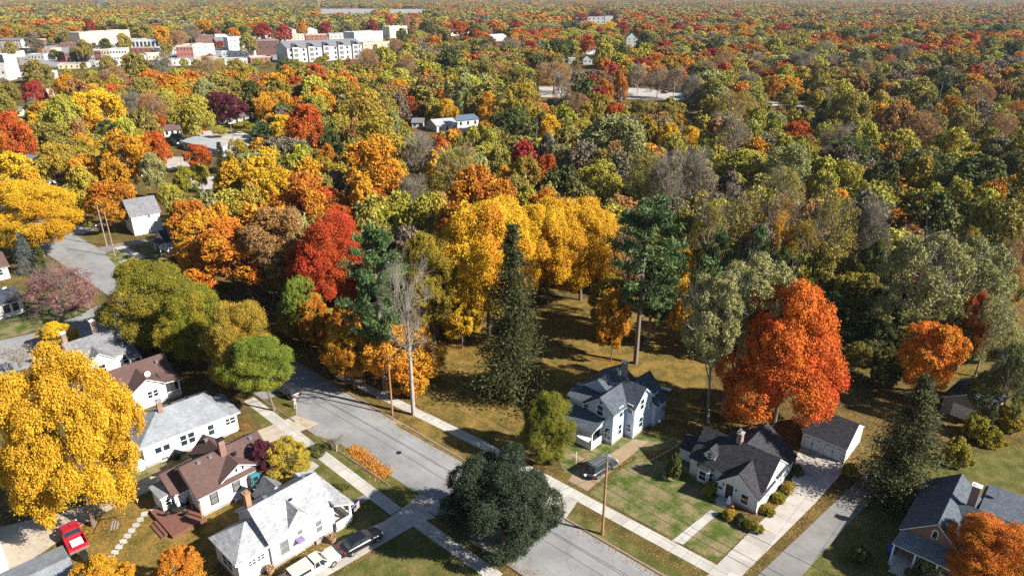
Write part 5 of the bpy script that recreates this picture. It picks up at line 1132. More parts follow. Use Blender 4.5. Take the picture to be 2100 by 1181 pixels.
def twig_mesh(name, seed, n0=13, asp=1.7, rad=0.012, depth=4, up=0.55):
    """a bare crown: forked branches down to fine twigs, unit radius, z 0..1"""
    g = np.random.default_rng(seed); rows = []
    stack = []
    for i in range(n0):
        a = i * 2.4 + g.uniform(-.5, .5); z0 = g.uniform(0.0, 0.55) * asp; lean = g.uniform(0.25, 0.95)
        stack.append((np.array([0, 0, z0]), unit(np.array([math.cos(a) * lean, math.sin(a) * lean, up + g.uniform(0, .5)])), 0.42 * g.uniform(.8, 1.2), rad, 0))
    while stack:
        p, d, L, r, k = stack.pop()
        d = unit(d + g.normal(size=3) * 0.12); q = p + d * L; rows.append((p, q, r, r * 0.6))
        if k < depth:
            for c in range(3 if k < depth - 1 else 4):
                nd = unit(d + g.normal(size=3) * (0.42 + 0.05 * k) + np.array([0, 0, 0.12])); f = g.uniform(0.45, 1.0)
                stack.append((p + d * L * f, nd, L * g.uniform(0.52, 0.78), r * 0.55, k + 1))
    P = np.array([x[0] for x in rows]); Q = np.array([x[1] for x in rows]); r1 = np.array([x[2] for x in rows]); r2 = np.array([x[3] for x in rows]); n = len(P)
    d = unit(Q - P); a = unit(np.cross(d, np.array([0.31, 0.22, 0.93]) + g.normal(size=(n, 3)) * .1)); b = np.cross(d, a); V = np.empty((n, 6, 3))
    for j in range(3):
        w_ = a * math.cos(2.094 * j) + b * math.sin(2.094 * j); V[:, j] = P + w_ * r1[:, None]; V[:, 3 + j] = Q + w_ * r2[:, None]
    V[:, :, 2] /= asp; lo, hi = V[..., 2].min(), np.quantile(V[..., 2], 0.995); V[..., 2] = (V[..., 2] - lo) / (hi - lo); V[..., :2] /= np.quantile(np.hypot(V[..., 0], V[..., 1]), 0.97)
    o = (np.arange(n) * 6)[:, None, None]; F = (np.array([[0, 1, 4, 3], [1, 2, 5, 4], [2, 0, 3, 5]])[None] + o).reshape(-1)
    me = bpy.data.meshes.new(name); me.vertices.add(6 * n); me.vertices.foreach_set('co', V.reshape(-1).astype(np.float32)); me.loops.add(12 * n); me.loops.foreach_set('vertex_index', F.astype(np.int32)); me.polygons.add(3 * n); me.polygons.foreach_set('loop_start', np.arange(0, 12 * n, 4, dtype=np.int32)); me.update(calc_edges=True)
    me.materials.append(M['bark']); return me

def conifer(name, seed, kind='spruce', levels=34, per=9, tuft=8, nd=7, z0=0.05, s=0.07):
    """needle sprays on whorls of branches; unit radius, z 0..1 of the tree height"""
    g = np.random.default_rng(seed); C = []; A = []; B = []; lv = []
    asp = 5.0 if kind == 'spruce' else 3.6
    for i in range(levels):
        t = i / (levels - 1); z = z0 + (0.985 - z0) * t
        if kind == 'spruce': Lm = (1 - t) ** 0.8 * (0.94 + 0.06) + 0.03; n = max(3, int(per * (0.35 + 0.65 * (1 - t))))
        else: Lm = (np.sin(np.pi * (0.2 + 0.76 * t ** 0.85)) ** 0.8) * g.uniform(0.45, 1.2) + 0.05; n = max(2, int(per * g.uniform(0.4, 1.0)))
        for j in range(n):
            a = g.uniform(0, 2 * np.pi); L = Lm * g.uniform(0.42, 1.16); cb = g.uniform()
            for f in np.linspace(0.22 if kind == 'spruce' else 0.42, 1.0, tuft):
                rr = L * f
                dz = (-0.24 * f + 0.16 * f ** 3) * L / asp * 1.6 if kind == 'spruce' else (0.20 * f + 0.22 * f * f) * L / asp * (0.5 + t)
                c = np.array([math.cos(a) * rr, math.sin(a) * rr, z + dz]); w_ = (0.05 + 0.12 * (1 - abs(f - .6))) * (0.4 + 0.6 * L)
                m_ = nd; off = g.normal(size=(m_, 3)) * np.array([w_, w_, w_ / asp * (0.75 if kind == 'spruce' else 1.0)]); 
                if kind == 'spruce': off[:, 2] -= np.abs(g.normal(size=m_)) * 0.04 * L
                dirs = unit(g.normal(size=(m_, 3)) + np.array([math.cos(a), math.sin(a), -0.35 if kind == 'spruce' else 0.55]) * 0.9); side = unit(np.cross(dirs, g.normal(size=(m_, 3))))
                sz = s * g.uniform(0.6, 1.3, m_); C.append(c + off); A.append(dirs * sz[:, None] * np.array([1, 1, 1 / asp])); B.append(side * (sz * 0.36)[:, None] * np.array([1, 1, 1 / asp])); lv.append(0.4 * cb + 0.6 * g.uniform(size=m_))
    return leaf_mesh(name, np.concatenate(C), np.concatenate(A), np.concatenate(B), np.concatenate(lv))

def pine_plates(name, seed, nb=40, z0=0.06, nd=52, s=0.062):
    """open pine: branches at odd heights and bearings, each ending in flat plates of needles"""
    g = np.random.default_rng(seed); C = []; A = []; B = []; lv = []; asp = 2.6
    for i in range(nb):
        t = (i + g.uniform(0, 1)) / nb; Lm = np.sin(np.pi * (0.16 + 0.80 * t ** 0.9)) ** 0.75
        L = Lm * g.uniform(0.45, 1.15); a = g.uniform(0, 6.283); z = z0 + (0.93 - z0) * t; cb = g.uniform()
        for f in (0.35, 0.6, 0.82, 1.0):
            if f < 0.5 and g.uniform() < 0.4: continue
            rad = (0.13 + 0.10 * g.uniform()) * (0.55 + 0.45 * Lm); an = a + g.normal() * 0.12
            c = np.array([math.cos(an) * L * f, math.sin(an) * L * f, z + (0.10 * f * f + 0.02) * L / asp * 1.8])
            off = rdir(g, nd) * (rad * g.uniform(0.3, 1.0, nd))[:, None] * np.array([1.15, 1.15, 0.42 / asp * 1.6])
            d = unit(g.normal(size=(nd, 3)) * 0.7 + np.array([math.cos(a) * .7, math.sin(a) * .7, 0.7])); sd = unit(np.cross(d, g.normal(size=(nd, 3)))); sz = s * g.uniform(.6, 1.3, nd)
            C.append(c + off); A.append(d * sz[:, None] * np.array([1, 1, 1 / asp])); B.append(sd * (sz * .34)[:, None] * np.array([1, 1, 1 / asp])); lv.append(.45 * cb + .55 * g.uniform(size=nd))
    C.append(np.array([0, 0, .95]) + g.normal(size=(60, 3)) * np.array([.09, .09, .028])); d = unit(g.normal(size=(60, 3)) + np.array([0, 0, 1.2])); sd = unit(np.cross(d, g.normal(size=(60, 3)))); A.append(d * s * np.array([1, 1, 1 / asp])); B.append(sd * s * .34 * np.array([1, 1, 1 / asp])); lv.append(g.uniform(size=60))
    return leaf_mesh(name, np.concatenate(C), np.concatenate(A), np.concatenate(B), np.concatenate(lv))
PROTO = {}
def protos():
    P = PROTO
    P['xl'] = [crown('crown', 100 + i, nl=50, nc=28, ll=115, s=0.0205, lobe=(0.13, 0.31), clus=(0.055, 0.135), asp=1.65 + .1 * i, inset=0.74, core=0.16) for i in range(4)]
    P['flame'] = [crown('crown', 151, nl=60, nc=24, ll=115, s=0.0205, p=0.50, q=0.62, lobe=(0.13, 0.29), clus=(0.05, 0.11), asp=1.75, inset=0.76, core=0.25)]
    P['open'] = [crown('crown', 160 + i, nl=46, nc=30, ll=135, s=0.0185, p=0.66, q=0.5, lobe=(0.11, 0.26), clus=(0.05, 0.125), asp=1.6, inset=0.84, core=0.05) for i in range(3)]
    P['near'] = [crown('crown', 10 + i, nl=21 + i, nc=22, ll=78, s=0.036, p=0.72 + 0.05 * (i % 4), lobe=(0.18, 0.40), clus=(0.06, 0.13), inset=0.72, core=0.14) for i in range(6)]
    P['mid'] = [crown('crown', 30 + i, nl=17 + i % 4, nc=17, ll=36, s=0.060, p=0.68 + 0.05 * (i % 5), lobe=(0.2, 0.44), inset=0.70, core=0.15) for i in range(8)]
    P['low'] = [crown('crown', 50 + i, nl=15 + i % 3, nc=12, ll=20, s=0.10, p=0.7 + 0.05 * (i % 4), lobe=(0.32, 0.5), clus=(0.1, 0.2)) for i in range(6)]
    P['sparse'] = [crown('crown', 70 + i, nl=22, nc=18, ll=30, s=0.036, lobe=(0.24, 0.44), clus=(0.07, 0.18), keep=0.8, q=0.5, core=0.1) for i in range(5)]
    P['airy'] = [crown('crown', 80 + i, nl=27, nc=20, ll=60, s=0.033, lobe=(0.18, 0.28), clus=(0.055, 0.11), inset=0.78, q=0.5, cut=0.15, core=0.05) for i in range(3)]
    P['bush'] = [crown('foliage', 90 + i, nl=15 + 2 * i, nc=13, ll=46, s=0.068, asp=1.2, p=0.55, lobe=(0.18, 0.46), clus=(0.07, 0.19), inset=0.66) for i in range(5)]
    P['twig'] = [twig_mesh('branches', 5 + i, rad=0.02) for i in range(4)]
    P['fine'] = [twig_mesh('branches', 15 + i, n0=17, rad=0.014, depth=5) for i in range(2)]
    P['spruce'] = [conifer('crown', 200 + i, 'spruce') for i in range(2)]
    P['spruce_big'] = [conifer('crown', 210, 'spruce', 40, 9, 11, 11, 0.04, 0.042)]
    P['pine'] = [pine_plates('crown', 220 + i, 40) for i in range(3)]
    P['pine_high'] = [pine_plates('crown', 230 + i, 56, 0.02, 80, 0.05) for i in range(3)]
    P['trunk'] = [limb_mesh('trunk', i) for i in range(5)]
    P['trunk_twig'] = [limb_mesh('trunk', 20 + i, limbs=13, fork=0.28, spread=0.85, twigs=9) for i in range(3)]
    P['mast'] = [limb_mesh('trunk', 40 + i, limbs=3, zt=0.97, fork=0.6, r0=0.05, spread=0.3) for i in range(2)]
    P['tall'] = [limb_mesh('trunk', 50 + i, limbs=9, zt=0.86, fork=0.5, r0=0.06, spread=0.55, twigs=7) for i in range(2)]
protos()

PAL = {  # own colour and the second colour mixed through the crown (reflectance)
 'Y': ((.68, .44, .022), (.57, .275, .016), 'bright yellow'), 'G': ((.55, .285, .020), (.52, .19, .016), 'golden orange'), 'O': ((.51, .165, .018), (.48, .235, .020), 'orange'),
 'R': ((.45, .080, .016), (.51, .16, .018), 'red-orange'), 'C': ((.35, .034, .030), (.33, .07, .035), 'crimson'), 'M': ((.095, .018, .034), (.15, .030, .045), 'dark purple'),
 'L': ((.38, .34, .042), (.31, .27, .042), 'yellow-green'), 'V': ((.265, .225, .045), (.31, .225, .050), 'olive'), 'W': ((.37, .255, .028), (.29, .235, .035), 'olive-gold'), 'D': ((.080, .100, .024), (.145, .135, .034), 'dark green'),
 'B': ((.36, .185, .055), (.29, .165, .070), 'russet brown'), 'T': ((.22, .180, .115), (.17, .135, .085), 'grey-tan'), 'S': ((.33, .32, .115), (.25, .25, .09), 'sage green'),
 'P': ((.078, .130, .046), (.12, .165, .055), 'blue-green'), 'E': ((.064, .070, .022), (.090, .092, .034), 'dark green'), 'K': ((.13, .165, .145), (.11, .14, .11), 'blue-grey'), 'H': ((.27, .10, .115), (.25, .14, .12), 'dusky pink'),
 'F': ((.125, .175, .022), (.26, .25, .026), 'fresh green'), 'A': ((.036, .054, .027), (.055, .068, .034), 'deep bottle green'), 'J': ((.190, .190, .020), (.46, .34, .024), 'green-gold'), 'Q': ((.68, .185, .022), (.58, .11, .022), 'flame orange')}
TREES = []
def place(kind, c, cx, ytop, w, h=None, bot=None, base=None, label=None, lod=None, zf=None, name=None, cat=None, tint=None):
    """stand a tree so that its crown has this place and breadth: base, or the crown's height, fixes the distance"""
    col = PAL[c]; bark = (.17, .13, .10); off = 0.0
    conif = kind in ('spruce', 'pine', 'pine_high', 'spruce_big')
    zf = zf if zf is not None else (0.0 if conif else 0.2)
    if base is not None:
        p = at(*base); H = h or max(2.0, height_at(p, ytop)); zc = proj((p.x, p.y, H * .6))[2]; Rr = w * zc / FPX / 2
        if not conif and h is None:
            for _ in range(3):   # the dome's outline tops out a little behind its middle
                ph = math.atan2(CAM_H - H * .6, math.hypot(p.x, p.y)); cc = H * (1 - zf) / 2; e = math.hypot(Rr * math.sin(ph), cc * math.cos(ph)) / math.cos(ph)
                H = max(2.0, H + (height_at(p, ytop) - (H * (1 + zf) / 2 + e)) * 0.8)
        if bot is not None: zf = max(0.03, min(0.7, (height_at(p, bot)) / H))
        q_ = proj((p.x, p.y, H * (1 + zf) / 2)); off = max(-6.0, min(6.0, (cx - q_[0]) * q_[2] / FPX))
    else:
        H = h or 13.0; Rr = 4.0; cen = None
        for _ in range(6):
            zmid = H * (zf + (1 - zf) / 2); cc = H * (1 - zf) / 2
            if cen is None: cen = at(cx, max(4, ytop) + w * .4, zmid)
            zc = proj(cen)[2]; Rr = w * zc / FPX / 2; ph = math.atan2(CAM_H - zmid, math.hypot(cen.x, cen.y))
            hp = FPX / zc * math.hypot(Rr * math.sin(ph), cc * math.cos(ph))
            if bot is not None and h is None:
                hp = (bot - ytop) / 2; v = (hp * zc / FPX) ** 2 - (Rr * math.sin(ph)) ** 2; cc = math.sqrt(max(v, (0.45 * Rr) ** 2)) / math.cos(ph); H = min(28.0, max(4.0, 2 * cc / (1 - zf)))
            elif h is None: H = min(23.0, max(6.0, (1.25 if not conif else 2.4) * 2 * Rr * 0.95 + 2))
            cen = at(cx, ytop + hp, H * (zf + (1 - zf) / 2))
        p = Vector((cen.x, cen.y, 0))
    dist = proj((p.x, p.y, H / 2))[2]
    TREES.append(dict(kind=kind, c=c, p=p, H=H, R=Rr, zf=zf, dist=dist, label=label, lod=lod, name=name, cat=cat, cx=cx, ytop=ytop, w=w, col=col, bark=bark, tint=tint, off=off))

def lst(ox, oy, text, sc=2.953):
    for row in text.strip().split(';'):
        f = row.split()
        if not f: continue
        k = {}; 
        for q in f[4:]:
            a, b = q.split('=')
            k[a] = float(b) / sc + oy if a == 'bot' else (float(b) if a in ('h', 'zf') else tuple(float(z) for z in b.split(',')))
        code = f[0]; kind = {'s': 'sparse', 't': 'twig', 'p': 'pine', 'e': 'spruce', 'a': 'airy'}.get(code[1:], 'leafy') if len(code) > 1 else 'leafy'
        place(kind, code[0], ox + float(f[1]) / sc, oy + float(f[2]) / sc, float(f[3]) / sc, **k)
# ---- the trees one can tell apart, panel by panel of the picture: colour, middle, top, breadth
lst(0, 0, '''V 230 360 180;V 835 320 170;Ts 985 330 160;Bs 1265 330 150;V 1430 360 160;V 650 335 110;L 555 425 90;Bs 690 410 180 h=19;G 400 450 170;C 210 490 140;Bs 171 465 90;V 60 500 120;V 30 560 140;D 470 525 100;
Y 620 540 240;L 400 570 260;O 915 420 150;V 890 470 170;G 1080 465 160;W 1130 415 130;S 1240 470 150;V 1410 470 150;C 1525 465 60 h=12;D 1625 465 70;W 1700 485 150;O 1740 390 90;V 1830 370 100;R 1910 385 150;Y 2020 430 120;C 1845 487 70 h=12;
G 1610 560 160;L 1890 560 240;Ts 800 555 140;Bs 925 560 190 h=17;L 1020 560 140;L 1170 570 220 h=20 bot=835;M 1358 555 250 bot=715;C 820 680 90;R 900 700 220 bot=790;Y 225 690 110;Y 390 730 240 bot=870;Pp 670 720 210 bot=930;
R 80 670 220 bot=955;V 40 600 100;G 750 775 270 bot=1120;R 945 790 160 bot=1010;W 350 865 240 bot=1130;G 500 930 210 bot=1150;S 930 920 140 bot=1160;R 1200 870 165 bot=1010;J 1120 1000 140;L 1210 990 110;Ee 1350 865 150 bot=1181;
W 1440 840 150;Pp 1585 730 230 bot=915;Y 1620 895 310 bot=1260;R 1845 620 240 bot=930;Y 1715 690 140 bot=890;C 1680 650 90;V 2005 700 200;O 1990 870 170;O 1830 1040 360 bot=1420;W 1950 950 200;L 1040 1100 170;L 1330 760 100 h=5;J 1480 735 130 h=5;
D 560 660 90;L 1290 610 90;D 330 300 60 h=9;D 370 310 60 h=9;V 510 240 100;D 640 230 90;W 750 200 100;T 200 190 110;V 60 250 90;V 1000 250 90;D 1390 130 100;O 1420 170 90;V 1500 200 110;C 1590 140 120;D 1480 160 90;C 1720 150 110;L 1440 120 130;O 1830 135 70;C 1970 130 80;G 1900 70 110;V 1070 160 140;Ts 1150 150 140;Bs 1080 180 120;G 980 165 110;G 1240 120 110;V 870 150 120;C 545 120 60''')
lst(700, 0, '''Bs 160 290 160;L 270 285 150;L 420 260 130;Bs 400 340 150;D 660 290 200;O 560 215 110;R 510 300 50;Ee 630 200 55;V 860 360 190;L 790 370 110;Ts 1020 230 200;C 1150 250 100;S 1215 235 80;G 1040 190 100;R 1270 190 70;D 1310 240 150;Y 1270 310 90;
V 1180 310 110;R 1490 210 110;L 1590 240 120 bot=415;D 1690 260 120;L 1840 260 140;C 1950 245 110;D 1840 195 110;O 1840 145 130;G 2040 210 90;Bs 1290 370 290 h=19;V 1060 400 200;Tt 1335 430 130 h=22;C 1510 450 110 bot=620;O 1590 475 140 bot=640;O 1690 450 100 bot=620;
Tt 1800 385 170 h=18;Tt 1920 400 170 h=18;Tt 2020 405 130 h=18;W 130 530 270;L 120 420 100;L 270 440 150;G 350 475 130;C 160 460 100;C 460 520 100;G 525 415 130;G 600 460 90;Ee 640 490 100;Ee 700 500 90;S 745 480 150;Y 650 595 120;G 890 555 140 bot=760;W 1095 500 240;
Os 1180 590 160;D 1050 650 280 bot=880;Y 1265 690 140 bot=880;Bs 1430 560 180;R 1660 620 150;S 1660 690 440 bot=1000;V 1810 600 170;V 1960 620 150;Y 1980 740 160;J 1385 740 120;F 1040 840 110;Vs 690 870 330 h=19;Ts 480 800 250 h=19;W 225 690 300;G 210 820 390 bot=1200;
Ts 430 1060 230 bot=1290;G 1000 1000 140;W 1120 940 200 bot=1181;R 1250 930 130 bot=1130;S 1320 870 200;L 1560 970 290 bot=1230;Vs 1860 900 300 h=20;Ts 1975 930 240 h=20;L 1450 1010 160;Vs 1000 560 120;Bs 330 230 110;C 430 220 50;V 580 120 110;C 190 120 70;O 440 80 110;C 290 90 60;D 370 170 80;
D 520 130 90;R 720 130 120;C 1060 120 110;O 930 120 120;G 1190 90 110;D 1400 130 150;Y 1620 130 110;G 1500 130 130;R 1790 80 110;C 2040 130 90;L 1300 70 120;O 820 60 110;C 1450 80 90;O 1850 60 100;C 1700 130 90;R 1940 110 100;L 1130 60 100''')
lst(1400, 0, '''R 1740 190 150;D 1000 180 130;O 880 190 120;L 1350 150 130;G 1430 140 90;G 360 140 115;O 540 95 75;L 720 200 130;L 560 230 150;Ss 860 240 160;Ts 720 300 200;S 1070 280 170;Tt 900 330 220 h=17;Ts 1330 260 150;Os 1250 330 110;Bs 250 300 160;Tt 420 320 170 h=17;L 620 390 140;
O 550 460 80 bot=610;G 760 425 55;V 820 420 90 h=19;V 1050 410 150;C 1170 420 70;G 1230 500 115 bot=630;Bs 1430 470 110;D 1540 400 150;R 1760 390 130;G 1960 410 140;V 1650 310 150;D 1620 500 110;Bs 1790 510 190;Ws 330 540 300 h=20;Ts 60 450 160;V 180 470 150;Ts 400 440 150;V 1010 550 270;
B 1290 620 260;L 1080 720 230;R 690 730 200 bot=875;S 560 670 150;Tt 310 680 260 h=20;Tt 920 740 230 h=17;D 1020 820 390 h=15;O 1200 910 95;L 1400 850 120;D 1510 770 130;Bs 1440 660 240;V 1700 680 170;Bs 1920 680 250 h=17;Os 2030 600 120;Y 40 760 130;L 400 890 400 bot=1130;S 640 860 290;L 990 970 230;
D 1225 960 240;D 1470 915 400 bot=1150;D 1800 930 420 h=17;D 2020 900 220;L 1750 860 120;Ts 80 890 270 h=20;Vs 600 1000 300;W 760 870 180;C 330 80 90;C 600 140 120;D 200 230 120;O 230 140 110;L 30 160 100;G 170 160 90;R 400 120 90;D 700 80 130;O 1090 130 130;D 760 130 120;L 850 140 110;R 980 40 110;
D 1900 150 130;O 1640 200 110;L 1600 120 140;G 1500 200 120;C 1180 60 90;D 1980 250 150;O 2030 310 110;V 1850 220 150;G 1730 280 110;D 1560 330 120;L 1280 150 110;G 1620 280 120;V 1480 330 150;Bs 1100 360 150;V 640 520 140;Vs 480 380 130;D 30 320 120;V 90 250 100;O 40 240 90;Bs 150 360 130''')
lst(0, 400, '''Ke 148 225 150 base=40,560;De 252 305 110 base=75,562;O 655 -90 300 bot=172;O 1150 20 260 bot=330;G 1330 40 240 bot=420''')
lst(1400, 400, '''Pp 190 200 310 h=22;Pp 415 178 190 h=23;G 1500 20 430 bot=260;V 1900 0 380 h=19;D 1130 250 210 h=16;Bs 600 -20 300 h=20;Vs 350 -40 330 h=20;Vs 900 -20 300 h=21;Ws 720 130 260 h=17;Gs 560 90 200 h=18;R 1740 570 210 h=14;Ss 1860 590 340 h=14;Gs 1985 400 220;D 2010 900 260 h=11;Ts 1150 20 240 h=20;Vs 160 20 260 h=20;W 1700 180 170 h=18;Bs 1950 250 200 h=17''')
lst(700, 400, '''G 1650 560 230 h=13;Bs 1725 160 240 h=19;G 2010 300 190 h=17''')
P_ = place
P_('leafy', 'Y', 62, 360, 178, bot=505, label='huge butter-yellow maple overhanging the street at the left edge', lod='xl')
P_('leafy', 'Y', 20, 308, 110, bot=420, label='yellow maple at the left edge peeking over the huge butter-yellow one')
P_('fine', 'H', 122, 530, 152, base=(128, 652), label='dusky pink half-bare crabapple on the corner lawn beside the crossarm pole', zf=0.12, name='crabapple_tree', cat='tree')
P_('leafy', 'J', 312, 520, 190, base=(318, 715), bot=708, label='dense dark green and gold maple, biggest of the row left of the street', lod='xl', tint=(.30, .22, .02))
P_('leafy', 'J', 398, 578, 150, base=(405, 748), bot=735, tint=(.36, .25, .02), label='olive-gold maple second in the row from the street corner', lod='xl')
P_('leafy', 'W', 492, 605, 150, base=(495, 805), bot=785, label='amber-olive maple third in the row, just behind the fresh green one', lod='xl')
P_('leafy', 'F', 530, 683, 146, base=(563, 842), bot=792, label='fresh green maple at the kerb whose trunk stands before the dark parked car', lod='xl')
P_('leafy', 'F', 615, 562, 95, bot=690, label='green round tree between the crimson maple and the olive row')
P_('leafy', 'G', 420, 432, 150, bot=560, label='golden-brown maple crown left of the burnt-orange one', lod='near')
P_('leafy', 'O', 485, 440, 215, base=(523, 624), zf=.3, label='burnt-orange maple with bare trunk showing, left of the two russet trunks', lod='near')
P_('leafy', 'B', 572, 415, 150, base=(557, 636), zf=.3, label='russet maple with pale limbs, right of the two bare trunks', lod='near')
P_('leafy', 'R', 682, 425, 175, bot=625, label='blazing red maple left of the tall dark pine by the street', lod='xl', tint=(.40, .04, .02))
P_('leafy', 'R', 640, 375, 180, bot=470, label='russet-orange maple crown just above the blazing red maple', lod='near')
P_('pine_high', 'P', 770, 452, 135, base=(790, 800), zf=0.30, label='tall dark pine with bare lower trunk beside the orange-brown pole', name='pine_tree')
P_('fine', 'T', 832, 524, 118, base=(848, 850), zf=.36, label='tall leafless grey tree with pale trunk in the street verge', name='bare_tree')
P_('leafy', 'G', 822, 645, 170, base=(828, 790), bot=805, label='low golden-orange maple behind the leafless grey tree', lod='near')
P_('leafy', 'W', 885, 466, 140, bot=668, label='olive-yellow maple between the leafless grey tree and the tall spruce', lod='xl')
P_('leafy', 'G', 715, 655, 120, bot=770, label='shaded orange maple under the tall dark pine by the street', lod='near')
P_('leafy', 'O', 978, 338, 195, bot=560, label='orange-topped maple rising behind the golden-yellow one', lod='near', tint=(.56, .30, .02))
P_('leafy', 'Y', 1000, 395, 235, bot=645, label='tall golden-yellow maple directly behind the dark spruce', lod='xl', tint=(.60, .215, .016))
P_('leafy', 'Y', 945, 560, 100, bot=690, label='yellow maple low behind the left side of the dark spruce', lod='near')
P_('leafy', 'Y', 1190, 396, 178, base=(1190, 615), bot=585, label='brilliant yellow maple with bare stems above the shady lawn', lod='xl')
P_('leafy', 'O', 1110, 385, 120, bot=520, label='orange-tipped maple between the golden-yellow and brilliant yellow ones', lod='near', tint=(.60, .34, .02))
P_('leafy', 'Y', 1116, 400, 165, base=(1123, 625), bot=600, label='brilliant yellow maple touching the right side of the dark spruce', lod='xl')
P_('spruce_big', 'E', 1050, 462, 176, base=(1038, 812), label='tall dark spruce standing left of the pale two-storey house', name='spruce_tree')
P_('pine_high', 'P', 1338, 392, 165, base=(1303, 745), zf=0.33, label='tallest pine with long bare trunk behind the pale two-storey house', name='pine_tree')
P_('pine_high', 'P', 1352, 520, 70, base=(1328, 712), zf=0.25, label='slim dark pine just right of the tallest pine trunk', name='pine_tree')
P_('leafy', 'Y', 1390, 505, 90, bot=675, label='narrow golden maple right of the tallest pine', lod='near')
P_('leafy', 'W', 1250, 560, 90, bot=670, label='dim bronze maple at the edge of the shady lawn left of the tallest pine')
P_('airy', 'S', 1462, 550, 150, base=(1452, 868), bot=730, label='sage-leaved poplar left of the flame-red maple, nearer the farmhouse', lod='near')
P_('airy', 'S', 1545, 518, 185, base=(1480, 850), bot=700, label='taller sage-leaved poplar leaning behind the flame-red maple', lod='near')
P_('leafy', 'Q', 1612, 546, 256, base=(1585, 880), bot=858, label='flame-red maple towering over the white garage', lod='flame', tint=(.60, .085, .024))
P_('leafy', 'L', 1742, 556, 80, bot=650, label='small yellow-green maple in the dark gap right of the flame-red maple')
P_('airy', 'S', 1893, 470, 190, base=(1864, 730), bot=690, label='large grey-limbed sage poplar left of the two at the right edge', lod='near')
P_('airy', 'S', 1990, 485, 160, base=(1925, 690), bot=640, label='large grey-limbed sage poplar leaning to the right edge', lod='near')
P_('leafy', 'Q', 1908, 652, 135, bot=800, label='small vivid orange maple over the grey garage', lod='near', tint=(.55, .28, .015))
P_('spruce_big', 'E', 1868, 772, 190, base=(1855, 1015), label='broad dark spruce between the grey driveway and the brick house lawn', name='spruce_tree')
P_('leafy', 'A', 1026, 893, 244, base=(1030, 1120), bot=1165, label='dense bottle-green maple overhanging the street in front', lod='xl')
P_('leafy', 'J', 1124, 792, 112, base=(1120, 940), bot=958, label='dark olive and yellow-tipped tree behind the dense bottle-green maple', lod='xl', tint=(.17, .14, .02))
P_('leafy', 'G', 146, 700, 268, base=(192, 1078), bot=1050, label='big golden-orange maple over the rear yards at the lower left', lod='open', tint=(.60, .35, .020))
P_('leafy', 'G', 205, 1132, 128, h=6.5, label='low golden tree at the bottom edge right of the silver roof', lod='near')
P_('leafy', 'O', 366, 1118, 112, h=7.0, label='low bronze-orange tree at the bottom edge behind the white bungalow', lod='near')
P_('leafy', 'Q', 2040, 1052, 175, h=9.0, label='orange maple in the lower right corner against the brick house', lod='xl', tint=(.5, .2, .012))
P_('leafy', 'W', 585, 895, 108, base=(612, 985), bot=975, label='small yellow-leaved tree in front of the brown-roofed bungalow', lod='near')
P_('leafy', 'M', 540, 900, 56, base=(572, 990), bot=965, label='small plum-purple tree against the brown roof edge', lod='near')
P_('leafy', 'Y', 118, 655, 80, h=5.0, label='small yellow tree by the chimneys of the grey-roofed house', lod='near')
P_('airy', 'D', 2065, 700, 120, h=13, label='grey-green willow over the grey garage at the right edge', lod='near')
P_('twig', 'T', 690, 880, 60, base=(690, 925), label='little bare twiggy tree in the near verge of the street')
P_('twig', 'T', 30, 690, 80, base=(20, 770), label='bare twiggy sapling at the left edge by the side street')
